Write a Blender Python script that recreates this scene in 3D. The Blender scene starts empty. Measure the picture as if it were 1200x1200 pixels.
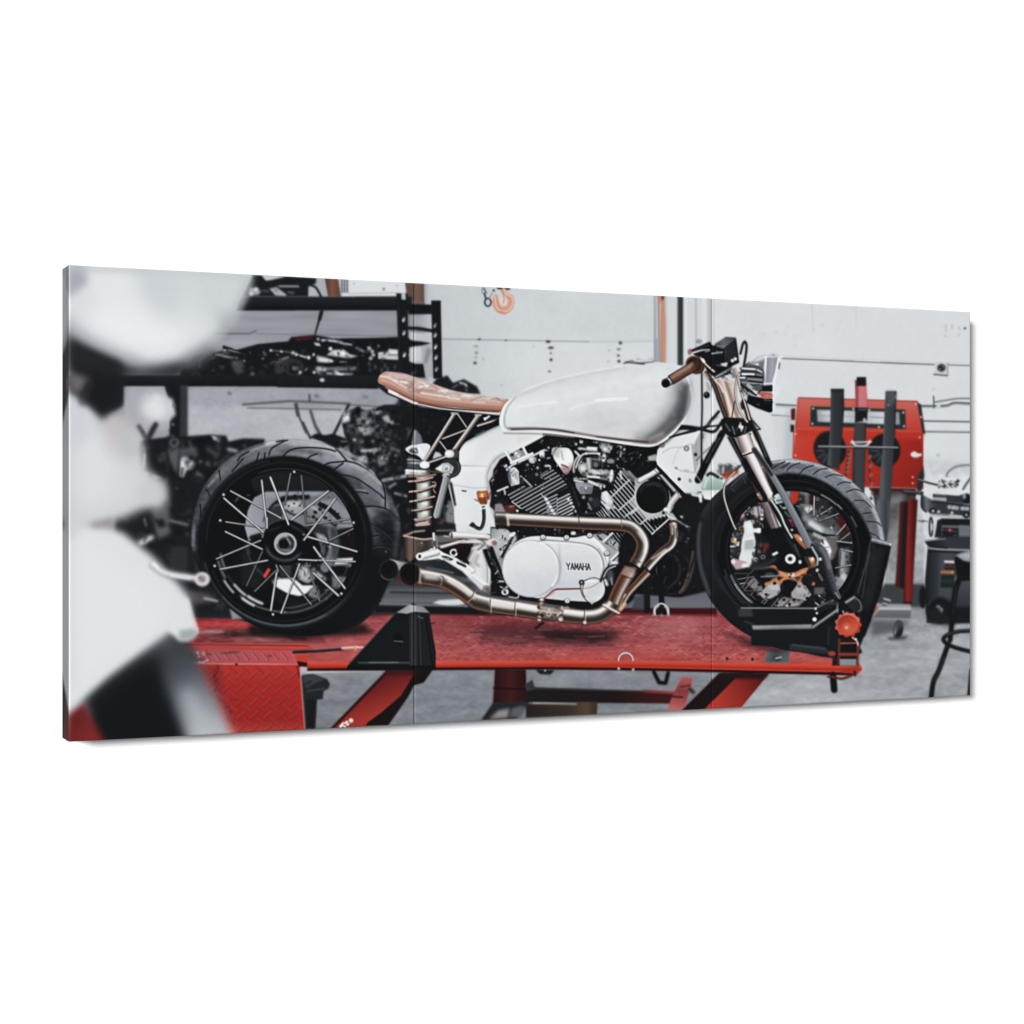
import bpy, math, random
import numpy as np

# ---------------------------------------------------------------- ink engine
# The printed picture is drawn as vector shapes on an artwork sheet, then laid on the
# canvas faces as per-vertex ink colours; every printed thing becomes its own mesh.
AX0, AY0, AX1, AY1, K = 68.0, 298.0, 1146.0, 882.0, 1.5
AW, AH = int((AX1 - AX0) * K), int((AY1 - AY0) * K)
IMG = np.full((AH, AW, 3), 210.0, np.float32)
IDM = np.zeros((AH, AW), np.int16)
IDS = ['wall_print']
rng = np.random.default_rng(7)
_o = [0.0, 0.0, 1.0]
_clip = [None]

def Z(x0=0, y0=0, span=None):
    """origin of the drawing block; span = width covered by 1200 drawing units"""
    _o[0], _o[1], _o[2] = x0, y0, (span / 1200.0 if span else 1.0)

def col(c):
    if isinstance(c, str):
        return np.array([int(c[i:i + 2], 16) for i in (0, 2, 4)], np.float32)
    if isinstance(c, (int, float)):
        return np.array([c, c, c], np.float32)
    return np.array(c, np.float32)

def pid(name):
    if name not in IDS:
        IDS.append(name)
    return IDS.index(name)

def R(pts):
    p = np.asarray(pts, np.float64).reshape(-1, 2)
    return np.stack([(_o[0] + p[:, 0] * _o[2] - AX0) * K, (_o[1] + p[:, 1] * _o[2] - AY0) * K], 1)

def spl(p, closed, n=8):
    m = len(p)
    if m < 3:
        return p
    if closed:
        q = np.vstack([p[-1:], p, p[:2]])
        segs = m
    else:
        q = np.vstack([2 * p[:1] - p[1:2], p, 2 * p[-1:] - p[-2:-1]])
        segs = m - 1
    t = np.linspace(0, 1, n, endpoint=False)[:, None]
    out = []
    for i in range(segs):
        a, b, c, d = q[i], q[i + 1], q[i + 2], q[i + 3]
        out.append(0.5 * (2 * b + (c - a) * t + (2 * a - 5 * b + 4 * c - d) * t * t + (3 * b - a - 3 * c + d) * t ** 3))
    if not closed:
        out.append(p[-1:])
    return np.vstack(out)

def box_of(p, pad):
    x0 = max(0, int(math.floor(p[:, 0].min() - pad))); x1 = min(AW, int(math.ceil(p[:, 0].max() + pad)) + 1)
    y0 = max(0, int(math.floor(p[:, 1].min() - pad))); y1 = min(AH, int(math.ceil(p[:, 1].max() + pad)) + 1)
    return (x0, y0, x1, y1) if x1 > x0 and y1 > y0 else None

def cover(p, bb, sub=4):
    x0, y0, x1, y1 = bb
    w, h = x1 - x0, y1 - y0
    acc = np.zeros((h * sub, w + 3), np.float64)
    q = p - (x0, y0)
    nq = np.roll(q, -1, 0)
    rows, xs = [], []
    for (ax, ay), (bx, by) in zip(q, nq):
        if ay == by:
            continue
        lo, hi = (ay, by) if ay < by else (by, ay)
        r0 = max(0, math.ceil(lo * sub - 0.5)); r1 = min(h * sub - 1, math.ceil(hi * sub - 0.5) - 1)
        if r1 < r0:
            continue
        r = np.arange(r0, r1 + 1)
        yy = (r + 0.5) / sub
        rows.append(r); xs.append(ax + (yy - ay) * (bx - ax) / (by - ay))
    if not rows:
        return np.zeros((h, w), np.float32)
    rows = np.concatenate(rows); xs = np.clip(np.concatenate(xs), 0, w)
    o = np.lexsort((xs, rows)); rows, xs = rows[o], xs[o]
    first = np.r_[True, rows[1:] != rows[:-1]]
    start = np.maximum.accumulate(np.where(first, np.arange(len(rows)), 0))
    sg = np.where((np.arange(len(rows)) - start) % 2 == 0, 1.0, -1.0)
    fl = np.floor(xs).astype(int); fr = xs - fl
    np.add.at(acc, (rows, fl), sg * (1 - fr)); np.add.at(acc, (rows, fl + 1), sg * fr)
    m = np.cumsum(acc, 1)[:, :w].reshape(h, sub, w).mean(1)
    return np.clip(m, 0, 1).astype(np.float32)

def gauss(m, s):
    if s <= 0.05:
        return m
    r = max(1, int(math.ceil(s * 2.6)))
    k = np.exp(-0.5 * (np.arange(-r, r + 1) / s) ** 2); k /= k.sum()
    ed = 'edge' if m.ndim == 2 else 'edge'
    a = np.pad(m, ((r, r), (0, 0)), ed); out = np.zeros_like(m)
    for i, w in enumerate(k):
        out += np.float32(w) * a[i:i + m.shape[0]]
    a = np.pad(out, ((0, 0), (r, r)), ed); out = np.zeros_like(m)
    for i, w in enumerate(k):
        out += np.float32(w) * a[:, i:i + m.shape[1]]
    return out

def ramp(t, stops):
    ts = [s[0] for s in stops]; cs = np.array([col(s[1]) for s in stops])
    return np.stack([np.interp(t, ts, cs[:, i]) for i in range(3)], -1).astype(np.float32)

def put(bb, m, c, name=None, a=1.0):
    x0, y0, x1, y1 = bb
    if _clip[0] is not None:
        m = m * _clip[0][y0:y1, x0:x1]
    if name is not None:
        IDM[y0:y1, x0:x1][m > 0.5] = pid(name)
    m = (m * a)[..., None]
    v = IMG[y0:y1, x0:x1]
    v += (c - v) * m

def gradcol(bb, g):
    (ax, ay), (bx, by) = R([g[0], g[1]])
    x0, y0, x1, y1 = bb
    X, Y = np.meshgrid(np.arange(x0, x1) + .5, np.arange(y0, y1) + .5)
    d = (bx - ax) ** 2 + (by - ay) ** 2
    return ramp(((X - ax) * (bx - ax) + (Y - ay) * (by - ay)) / d, g[2])

def poly(pts, c=0, n=None, b=0, s=0, a=1.0, g=None):
    """filled outline; b = blur, s = 1 smooth outline, g = gradient (p0, p1, stops)"""
    p = R(pts)
    if s:
        p = spl(p, True)
    b = b * _o[2] * K
    bb = box_of(p, b * 2.7 + 2)
    if bb is None:
        return
    m = gauss(cover(p, bb), b)
    put(bb, m, gradcol(bb, g) if g else col(c), n, a)

def ep(cx, cy, rx, ry, rot=0, a0=0, a1=360, k=48):
    t = np.radians(np.linspace(a0, a1, k, endpoint=(a1 - a0) % 360 != 0))
    x, y = rx * np.cos(t), ry * np.sin(t)
    r = math.radians(rot)
    return np.stack([cx + x * math.cos(r) - y * math.sin(r), cy + x * math.sin(r) + y * math.cos(r)], 1)

def ell(cx, cy, rx, ry, c=0, n=None, rot=0, **kw):
    poly(ep(cx, cy, rx, ry, rot), c, n, **kw)

def dist(p, bb):
    x0, y0, x1, y1 = bb
    X, Y = np.meshgrid(np.arange(x0, x1) + .5, np.arange(y0, y1) + .5)
    best = np.full(X.shape, 1e18); side = np.zeros(X.shape); tt = np.zeros(X.shape)
    seg = np.hypot(*(p[1:] - p[:-1]).T); L = max(seg.sum(), 1e-9); s0 = 0
    for i in range(len(p) - 1):
        a, d = p[i], p[i + 1] - p[i]
        l2 = d @ d
        if l2 < 1e-12:
            continue
        t = np.clip(((X - a[0]) * d[0] + (Y - a[1]) * d[1]) / l2, 0, 1)
        ex, ey = X - a[0] - t * d[0], Y - a[1] - t * d[1]
        q = ex * ex + ey * ey
        k = q < best
        best = np.where(k, q, best)
        side = np.where(k, np.sign(d[0] * ey - d[1] * ex), side)
        tt = np.where(k, (s0 + t * seg[i]) / L, tt)
        s0 += seg[i]
    return np.sqrt(best), side, tt

def line(pts, w, c=0, n=None, b=0, s=0, a=1.0, w2=None, r=None, flat=False, g=None):
    """stroke of width w (to w2 at its end); r = colour stops across it from -1 (left/top) to 1"""
    p = R(pts)
    if s:
        p = spl(p, False, 6)
    f = _o[2] * K
    b = b * f
    wm = max(w, w2 or 0) * f
    bb = box_of(p, wm / 2 + b * 2.7 + 2)
    if bb is None:
        return
    d, sd, t = dist(p, bb)
    hw = (w + ((w2 if w2 is not None else w) - w) * t) * f / 2
    m = np.clip(hw - d + 0.5, 0, 1) * np.minimum(1, hw * 2 + .15)
    if flat:
        q = np.stack(np.meshgrid(np.arange(bb[0], bb[2]) + .5, np.arange(bb[1], bb[3]) + .5), -1)
        for e, o_ in ((p[0], p[1]), (p[-1], p[-2])):
            v = (o_ - e) / max(np.hypot(*(o_ - e)), 1e-9)
            pr = (q - e) @ v
            near = np.hypot(*np.moveaxis(q - e, -1, 0)) < wm
            m = np.where(near, m * np.clip(pr + .5, 0, 1), m)
    m = gauss(m.astype(np.float32), b)
    if r:
        cc = ramp(np.clip(d * sd / np.maximum(hw, 1e-6), -1, 1), r)
    elif g:
        cc = ramp(t, g)
    else:
        cc = col(c)
    put(bb, m, cc, n, a)

def ring(cx, cy, rx, ry, w, c=0, n=None, rot=0, a0=0, a1=360, **kw):
    p = ep(cx, cy, rx, ry, rot, a0, a1, 64)
    if (a1 - a0) % 360 == 0:
        p = np.vstack([p, p[:1]])
    line(p, w, c, n, **kw)

def dots(L, r, c=0, n=None, b=0, a=1.0):
    for x, y in L:
        ell(x, y, r, r, c, n, b=b, a=a)

class clip:
    def __init__(self, pts=None, s=0, names=None, b=0, inv=False):
        if names:
            m = np.isin(IDM, [pid(k) for k in names]).astype(np.float32)
        else:
            p = R(pts)
            if s:
                p = spl(p, True)
            m = cover(p, (0, 0, AW, AH))
        if b:
            m = gauss(m, b * _o[2] * K)
        self.m = 1 - m if inv else m
    def __enter__(self):
        self.old = _clip[0]
        _clip[0] = self.m if self.old is None else self.m * self.old
    def __exit__(self, *e):
        _clip[0] = self.old

def noise(bbox, amp, sx, sy, seed=1, n=None, tint=(1, 1, 1), rot=0):
    """soft mottling of amplitude amp inside a box, grain size sx by sy"""
    p = R([bbox[:2], bbox[2:]])
    bb = box_of(p, 0)
    if bb is None:
        return
    x0, y0, x1, y1 = bb
    rg = np.random.default_rng(seed)
    f = _o[2] * K
    m = rg.standard_normal((y1 - y0, x1 - x0)).astype(np.float32)
    rx, ry = sx * f, sy * f
    def b1(a, s, ax):
        if s < .3:
            return a
        r = max(1, int(math.ceil(s * 2.4))); k = np.exp(-.5 * (np.arange(-r, r + 1) / s) ** 2); k /= k.sum()
        pw = [(0, 0), (0, 0)]; pw[ax] = (r, r)
        q = np.pad(a, pw, 'wrap' if a.shape[ax] > r else 'edge'); o = np.zeros_like(a)
        for i, w in enumerate(k):
            o += np.float32(w) * (q[i:i + a.shape[0]] if ax == 0 else q[:, i:i + a.shape[1]])
        return o
    m = b1(b1(m, rx, 1), ry, 0)
    m *= amp / max(m.std(), 1e-6)
    if _clip[0] is not None:
        m = m * _clip[0][y0:y1, x0:x1]
    if n is not None:
        m = m * np.isin(IDM[y0:y1, x0:x1], [pid(k) for k in ([n] if isinstance(n, str) else n)])
    IMG[y0:y1, x0:x1] += m[..., None] * np.array(tint, np.float32)

def text(glyphs, o, ux, uy, w, c, n=None, b=0):
    """stroke lettering: glyph strokes on a unit grid, o = origin, ux/uy = advance and height vectors"""
    G = {'Y': [[(0, 0), (.5, .5), (1, 0)], [(.5, .5), (.5, 1)]], 'A': [[(0, 1), (.5, 0), (1, 1)], [(.22, .68), (.78, .68)]],
         'M': [[(0, 1), (.05, 0), (.5, .75), (.95, 0), (1, 1)]], 'H': [[(0, 0), (0, 1)], [(1, 0), (1, 1)], [(0, .5), (1, .5)]]}
    for i, ch in enumerate(glyphs):
        for st in G[ch]:
            line([(o[0] + (i * 1.32 + x) * ux[0] + y * uy[0], o[1] + (i * 1.32 + x) * ux[1] + y * uy[1]) for x, y in st], w, c, n, b=b)

def junk(bbox, n, seed, size=(6, 26), pal=('0c0f13', '15191d', '2a2d32', '3d4046', '5d6066', '8b8e93', 'b9bcc0', 'dfe2e4'),
         wt=(5, 5, 5, 4, 3, 2, 1.4, .7), b=3, a=.9, name=None, ang=None):
    """cluster of small hard-edged machine bits: bolts, brackets, short rods and rings"""
    rg = random.Random(seed)
    for _ in range(n):
        x, y = rg.uniform(bbox[0], bbox[2]), rg.uniform(bbox[1], bbox[3])
        r = rg.uniform(*size) * rg.uniform(.5, 1)
        c = rg.choices(pal, wt)[0]
        k = rg.random()
        t = ang + rg.gauss(0, .2) if ang is not None else rg.uniform(0, 6.28)
        if k < .45:
            line([(x - r * math.cos(t), y - r * math.sin(t)), (x + r * math.cos(t), y + r * math.sin(t))], r * rg.uniform(.25, .8), c, name, b=b, a=a)
        elif k < .7:
            ell(x, y, r * .7, r * .55, c, name, rot=rg.uniform(0, 180), b=b, a=a)
        elif k < .82:
            ring(x, y, r * .8, r * .7, r * .3, c, name, b=b, a=a)
        else:
            q = [(x + r * math.cos(t + u) * rg.uniform(.6, 1.2), y + r * math.sin(t + u) * rg.uniform(.6, 1.2)) for u in (0, 1.4, 3, 4.6)]
            poly(q, c, name, b=b, a=a)
# ------------------------------------------------------------ workshop background
Z()
W_ = 'workshop_wall'
poly([(60, 290), (1150, 290), (1150, 890), (60, 890)], 'd2d6da', W_)
# grey stretch of wall behind the shelving
poly([(60, 290), (500, 290), (505, 640), (60, 640)], '85868d', W_, b=6)
poly([(270, 360), (470, 360), (470, 442), (270, 442)], '94969d', W_, b=3)
poly([(130, 398), (468, 394), (468, 420), (130, 430)], '96989f', W_, b=5)
poly([(60, 310), (480, 310), (480, 352), (60, 352)], 'a9acb1', W_, b=2)
poly([(140, 452), (470, 454), (480, 640), (140, 640)], '9c9ea5', W_, b=3)
poly([(270, 478), (470, 482), (470, 600), (270, 600)], 'b4b6bb', W_, b=3)
poly([(216, 476), (330, 479), (330, 520), (216, 530)], 'b2b4ba', W_, b=4)
noise((200, 360, 470, 440), 4, 18, 2, 3)
noise((200, 452, 480, 560), 3, 12, 6, 4)
noise((200, 452, 480, 560), 1.5, 1.4, 1.4, 5)
line([(235, 391), (292, 391), (300, 388)], 1.2, '4b4b52', W_, b=.5)
line([(300, 391), (468, 394)], 1.2, '67686f', W_, b=.6, a=.7)
line([(285, 474), (340, 470), (410, 473)], 2.6, '5e5a60', W_, b=.7)
line([(290, 478), (350, 479), (400, 480)], 1.6, '6a686e', W_, b=.6)
line([(405, 474), (470, 478)], 1.2, '55575d', W_, b=.6)
for q in ((269, 461, 2.4, .8), (371, 464, 3, .6), (428, 465, 4, .45)):
    ell(q[0], q[1], q[2], 1.8, '4a4b52', b=1.2, a=q[3], rot=20)
# right of the shelving: pale garage door and wall
poly([(503, 300), (800, 300), (800, 600), (503, 600)], 'ccd1d4', W_, b=2, g=((503, 400), (640, 400), [(0, 'bcc0c4'), (.5, 'c9ced1'), (1, 'd3d7da')]))
poly([(500, 300), (790, 300), (790, 400), (500, 395)], 'c6cbce', b=6, a=.6)
poly([(830, 300), (1150, 300), (1150, 600), (830, 600)], 'd8dcdf', W_, b=2)
poly([(1000, 300), (1150, 300), (1150, 430), (1000, 425)], 'd4d8db', b=20, a=.5)
poly([(880, 420), (1150, 425), (1150, 560), (880, 560)], 'd6dadd', b=6)
noise((503, 330, 1140, 600), 1.0, 14, 9, 6)
noise((503, 330, 1140, 600), .7, 2, 2.2, 7)
Z(560, 330, 260)
line([(-220, 310), (600, 325)], 7, '8a8f94', b=2, a=.75)
line([(600, 325), (960, 322)], 5, 'a4a9ae', b=3, a=.7)
for x, y, rx, ry, k in ((380, 325, 13, 7, 45), (395, 358, 16, 7, 60), (395, 388, 7, 7, 120), (396, 423, 8, 8, 40), (387, 486, 9, 6, 110), (771, 332, 9, 8, 40),
                        (762, 366, 12, 7, 130), (760, 400, 8, 7, 80), (763, 431, 9, 8, 50), (152, 318, 7, 4, 80), (8, 312, 10, 5, 60), (710, 372, 8, 4, 160), (-10, 350, 14, 6, 150),
                        (-8, 385, 9, 8, 130), (-10, 410, 6, 6, 140), (-15, 440, 9, 8, 60), (300, 350, 4, 3, 150), (705, 432, 8, 5, 170), (30, 420, 5, 5, 150), (130, 560, 5, 4, 150)):
    ell(x, y, rx, ry, k, b=3, a=.9)
Z()
# door frame strips, dark pole, grey pole and orange hose
poly([(766, 340), (782, 340), (783, 440), (766, 440)], 'c2c6ca', W_, b=.8)
line([(767.5, 338), (767.5, 430)], 1.6, '7d848d', b=.6)
line([(768.5, 398), (770, 425)], 2.2, '7f96ad', b=.6)
poly([(766, 342), (781, 342), (782, 425), (770, 425)], 'b9bdc2', b=1.5, a=.6)
poly([(782, 335), (836, 335), (836, 460), (782, 460)], 'd0d4d7', W_, b=1)
line([(777, 336), (776.5, 424)], 3.6, 'c98a70', 'orange_hose', s=1, b=.5, r=[(-1, '9a6a58'), (-.2, 'd29a82'), (.6, 'c08068'), (1, '7e5648')])
line([(779.5, 336), (776, 350)], 3.5, '5e3c34', 'orange_hose', b=.6)
line([(772, 346), (778.5, 370), (778.5, 424)], 2.8, 'c88f76', 'orange_hose', s=1, b=.5)
line([(771.5, 338), (773, 424)], 1.4, 'a06a58', b=.6)
line([(769.5, 398), (772, 430)], 4, '98a6b2', b=.8, a=.8)
line([(797.3, 335), (797.3, 428)], 6.4, '2f3439', 'dark_pole', b=.5, flat=True)
line([(794.4, 335), (794.4, 426)], 1.2, '6d7277', b=.5)
line([(804, 335), (804, 440)], 2, 'dfe3e5', b=.7)
line([(815.5, 340), (815.8, 420)], 1.4, 'a4a9ae', b=.6)
line([(826, 345), (827, 420)], 5, 'dde1e3', b=1.5)
poly([(829, 346), (836, 346), (836, 440), (829, 440)], 'b9bdc2', b=1.6)
Z(780, 340, 260)
# wall seam, conduit, scuffs
line([(790, 60), (800, 220)], 5, 'b2b7bb', b=3, a=.6)
line([(1030, 75), (1032, 200)], 4, 'b8bcc0', b=3, a=.5)
for x, y, rx, ry in ((530, 240, 16, 7), (600, 225, 10, 7), (645, 235, 8, 6), (700, 245, 7, 6), (660, 190, 9, 5), (930, 215, 8, 5), (845, 190, 14, 5), (945, 178, 8, 5), (700, 300, 12, 4), (1010, 100, 9, 4), (1060, 108, 12, 3)):
    ell(x, y, rx, ry, 'b5babf', b=6, a=.5)
Z(900, 350, 260)
for x, y, rx, ry in ((962, 150, 5, 12), (962, 172, 4, 10), (960, 202, 9, 5), (995, 150, 4, 16), (1034, 160, 5, 12), (1034, 195, 5, 8), (1065, 160, 6, 6), (920, 846, 10, 9), (895, 490, 7, 5)):
    ell(x, y, rx, ry, 'a3a8ac', b=4, a=.7)
dots([(1065, 160)], 6, '4c5055', b=1.5)
C_ = 'wall_conduit'
line([(20, 303), (70, 318), (300, 327), (700, 345), (1110, 357)], 17, 'd9dde0', C_, b=1.5, r=[(-1, 'b5babe'), (-.4, 'eaedee'), (.2, 'b5babe'), (.7, '5a6066'), (1, '80868b')])
line([(90, 322), (260, 330), (470, 336)], 5, '74797e', b=2, a=.5)
line([(610, 343), (895, 356)], 5, '6c7177', b=2, a=.8)
poly([(902, 335), (974, 340), (972, 412), (900, 408)], 'c9cdd0', 'junction_box', b=2)
line([(898, 410), (970, 416)], 9, '666b70', b=2)
line([(973, 350), (972, 410)], 5, '83888d', b=2)
line([(903, 337), (972, 341)], 4, 'e5e8e9', b=1.5)
ell(938, 374, 24, 22, '50555b', 'junction_box', b=2)
ell(938, 374, 14, 14, '22262b', b=1.5)
dots([(946, 368), (930, 380)], 4, '8e9398', b=1.5)
line([(45, 572), (150, 578)], 9, '5d6368', C_, b=2)
line([(45, 582), (140, 590)], 7, 'b5babe', b=2)
line([(830, 582), (960, 580), (1010, 565), (1110, 570)], 15, '565c62', C_, s=1, b=2, r=[(-1, '8e9398'), (-.3, '3c4146'), (.4, 'a4a9ad'), (1, '70757a')])
line([(900, 560), (960, 550), (1030, 540), (1110, 541)], 8, '6f757a', C_, s=1, b=2)
line([(896, 528), (897, 590)], 7, '4e5459', C_, b=1.5)
ell(922, 582, 12, 14, 'c8ccd0', b=2)
line([(20, 629), (130, 637)], 8, '868c91', C_, b=2)
line([(835, 661), (1110, 666)], 12, '6d7378', C_, b=1.5, r=[(-1, 'b5babd'), (0, '5d6368'), (1, '94999d')])
line([(835, 716), (1110, 720)], 14, '7c8287', C_, b=2, r=[(-1, 'cfd3d6'), (0, 'a4a9ad'), (.7, '4d5358'), (1, '7f8489')])
poly([(840, 860), (1100, 890), (1100, 960), (830, 960)], 'c3c7cb', b=14, a=.7)
poly([(20, 640), (150, 640), (150, 900), (60, 930)], 'cdd1d4', b=10, a=.8)
poly([(100, 600), (150, 600), (130, 860), (90, 880)], 'a9aeb3', b=14, a=.6)
# ---------------------------------------------------------------- hoist hook
Z(560, 330, 260)
H_ = 'chain_hoist_hook'
line([(110, 34), (168, 38)], 14, '2b2422', H_, b=2)
line([(140, 42), (150, 68), (163, 84), (165, 112), (150, 135), (128, 138), (112, 122), (100, 96), (97, 82)], 21, 'd2a18b', H_, s=1, b=1.5)
line([(180, 78), (188, 112), (178, 148), (146, 170), (108, 160), (88, 128), (88, 92), (98, 76)], 14, 'cc9a84', H_, s=1, b=1.5)
line([(140, 44), (155, 72), (180, 84), (186, 112), (172, 145), (144, 158), (112, 148), (98, 118), (97, 84)], 21, 'd8ac99', H_, s=1, b=1.5, r=[(-1, 'c07a5c'), (-.5, 'e6c6b8'), (.2, 'd6ac9a'), (1, 'a87a68')])
ell(139, 108, 21, 25, 'd5d2d0', b=2)
poly([(128, 62), (148, 76), (160, 100), (154, 118), (138, 90)], 'd2cbc7', b=2)
line([(128, 48), (142, 92), (136, 118)], 6, 'c58a70', H_, s=1, b=1.5)
line([(112, 160), (150, 172)], 6, 'c98468', b=2, s=1)
for a_, b_ in (((28, 36), (48, 62)), ((34, 66), (40, 90))):
    line([a_, b_], 6, '5a6066', H_, b=1.5)
ring(32, 50, 10, 16, 5, '777c81', H_, b=1.2)
ring(54, 112, 17, 21, 9, '33383d', H_, b=1.5)
line([(36, 62), (44, 92)], 8, '3a3f44', H_, b=1.5)
line([(78, 60), (62, 92)], 6, '8b8f93', H_, b=1.5)
dots([(86, 48)], 7, '4a4f54', H_, b=1.5)
# ---------------------------------------------------------------- storage shelf
S_ = 'storage_shelf'
Z(400, 320, 150)
poly([(-100, 40), (0, 48), (0, 215), (-100, 205)], 'b9bdc1', 'cardboard_box#1', b=3)
Z(270, 310, 150)
poly([(885, 125), (1010, 130), (1035, 300), (915, 300)], '6d4a3e', 'cardboard_box#2', b=4, g=((900, 0), (1030, 0), [(0, '57392f'), (.4, '7d5546'), (1, '5d3f34')]))
poly([(1030, 130), (1200, 135), (1600, 150), (1620, 290), (1050, 300)], 'd3d7da', 'cardboard_box#3', b=4)
Z(400, 320, 150)
poly([(60, 60), (600, 90), (605, 205), (60, 200)], 'd6dadd', 'cardboard_box#4', b=3)
line([(70, 192), (520, 184)], 6, '8c8d92', b=3, a=.8)
for x in (5, 30, 55):
    line([(x, 60), (x + 2, 180)], 13, '4c4f56', b=4)
for y in (75, 110, 150, 172):
    line([(0, y), (62, y + 4)], 9, '83868c', b=4)
dots([(398, 150)], 13, '80838a', b=5)
dots([(520, 118), (118, 98)], 8, 'a3a6ab', b=4)
poly([(598, 92), (775, 100), (778, 292), (628, 285)], '6b5046', 'cardboard_box#5', b=3, g=((598, 0), (778, 0), [(0, '5f4a42'), (.5, '664d44'), (.62, '725a51'), (1, '63493f')]))
line([(640, 268), (775, 280)], 14, '6e645e', b=5)
Z(270, 310, 150)
# boxes and parts on the top shelf
poly([(210, 100), (290, 102), (340, 150), (420, 130), (520, 110), (805, 128), (800, 180), (735, 200), (730, 300), (110, 300), (160, 200)], '14181c', 'spare_part#top', b=7)
poly([(300, 105), (520, 112), (400, 140), (330, 148)], 'c5c9cc', b=6)
line([(440, 205), (630, 205)], 26, '3a3d42', b=6)
line([(460, 203), (640, 205)], 14, '9b9ea3', b=5)
poly([(365, 225), (430, 212), (520, 275), (525, 298), (420, 290)], 'a9acb0', b=6)
line([(410, 225), (440, 255)], 16, '787a7f', b=6)
poly([(180, 220), (255, 215), (285, 255), (265, 285), (170, 292)], 'a2a5aa', b=9)
dots([(195, 275), (240, 232)], 16, 'dcdfe1', b=8)
line([(545, 260), (590, 265)], 26, '4d5157', b=6)
line([(300, 245), (360, 250)], 24, '43474d', b=7)
poly([(735, 205), (800, 225), (820, 298), (735, 298)], 'b0b3b8', W_, b=4)
line([(740, 190), (800, 215), (850, 300)], 20, '1b1e22', 'black_cable', s=1, b=4)
poly([(100, 302), (1700, 300), (1700, 430), (60, 432)], '14181c', S_, b=5, g=((0, 300), (0, 432), [(0, '1d2125'), (.45, '1a1e22'), (.7, '0e1115'), (1, '0a0d11')]))
line([(860, 440), (835, 510), (795, 650)], 26, '1a1c21', 'black_cable', w2=14, b=4)
line([(850, 450), (838, 510)], 32, '15181c', 'black_cable', b=4)
# upper shelf contents
M_ = 'spare_part'
poly([(60, 800), (260, 745), (540, 720), (570, 680), (790, 660), (900, 680), (960, 695), (1700, 690), (1700, 1070), (-300, 1070), (-120, 850)], '0f1216', M_, b=5)
poly([(590, 700), (640, 680), (780, 672), (770, 700), (640, 715)], '4c161b', b=5)
line([(410, 860), (600, 810)], 30, '24101a', b=12, a=.8)
line([(-420, 1000), (-330, 880), (-180, 855), (0, 800)], 40, '34373d', M_, s=1, b=8)
line([(-260, 855), (-110, 860), (60, 800), (140, 830)], 0.1, '888888')
line([(-330, 865), (-210, 848), (-100, 880), (40, 800)], 5, '4a4d53', b=3)
line([(-60, 775), (60, 820), (170, 862)], 30, '0e1014', b=4)
line([(-20, 800), (70, 825), (150, 858)], 17, 'b7a7a2', b=5, r=[(-1, '38393d'), (-.2, 'e0d0cb'), (.3, '8d7f7b'), (1, '202226')])
poly([(185, 865), (320, 865), (325, 915), (260, 890), (185, 885)], '9b9ea3', b=4)
line([(312, 820), (316, 900)], 15, 'b1b4b8', b=4)
line([(186, 820), (190, 875)], 13, '6d7075', b=4)
poly([(-480, 1070), (-460, 1000), (-330, 900), (-150, 880), (60, 830), (420, 830), (420, 1070)], '111418', M_, b=10)
line([(-290, 960), (-270, 880), (-200, 850), (-110, 850), (-20, 870), (60, 880)], 30, '8d8f92', M_, s=1, b=6, r=[(-1, '3a3c40'), (-.3, 'b0b2b5'), (.4, '55585c'), (1, '1b1d20')])
junk((-440, 900, 420, 1060), 60, 101, (12, 46), pal=('101317', '1d2024', '34373c', '5d6066', '8d9095'), wt=(5, 4, 3, 2, .8), b=7)
poly([(10, 890), (120, 900), (130, 1010), (60, 1030), (10, 950)], '45494e', b=14)
poly([(410, 920), (520, 860), (600, 900), (480, 1030), (420, 1030)], '35343a', b=10)
line([(490, 885), (545, 868)], 16, '7e8187', b=5)
ell(600, 972, 90, 88, '2d3035', b=8); ell(600, 972, 55, 55, '14171b', b=6); ell(598, 970, 24, 24, '6c6f75', b=7)
line([(370, 805), (470, 812), (590, 830), (735, 875)], 14, '74777c', b=5, s=1, a=.8)
for x, y, r in ((380, 805, 12), (478, 815, 12), (588, 825, 17), (618, 845, 15), (735, 872, 18), (782, 845, 15), (822, 700, 15), (938, 790, 19), (860, 1080, 25), (785, 1010, 16)):
    ell(x, y, r, r, 'd9dcde', b=5)
line([(655, 855), (705, 868)], 17, 'b9bcc0', b=4)
poly([(780, 730), (830, 735), (850, 765), (800, 760)], 'd4d7da', b=5)
line([(860, 710), (960, 715), (1060, 735), (1130, 750)], 22, 'c5c8cc', s=1, b=5)
line([(880, 735), (1000, 760), (1100, 790)], 16, '0a0c10', b=4)
poly([(960, 800), (1060, 795), (1120, 840), (1200, 858), (1110, 880), (1000, 865), (900, 850)], 'b9bcc1', b=6)
poly([(975, 810), (1060, 810), (1080, 850), (990, 850)], 'e9ecee', b=5)
poly([(800, 850), (900, 870), (980, 910), (900, 925), (815, 915)], 'a9acb1', b=7)
line([(840, 890), (950, 905)], 22, 'dfe2e4', b=6)
line([(1030, 915), (1085, 918)], 20, '7b7e84', b=6)
junk((430, 740, 1250, 1040), 46, 102, (10, 36), pal=('0d1014', '1d2024', '3d4046', '8b8e93', 'c5c8cc'), wt=(5, 4, 2, 1, .6), b=4, a=.8)
line([(780, 940), (1200, 930)], 22, '0b0e12', b=4)
poly([(790, 955), (890, 965), (960, 960), (1200, 955), (1180, 990), (1000, 1000), (880, 990), (840, 1040), (800, 1010)], '6e7177', b=7)
line([(830, 975), (880, 985)], 40, 'b5b8bc', b=8)
line([(910, 1020), (1020, 1030), (1130, 1028)], 26, '8f9297', b=6)
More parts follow.
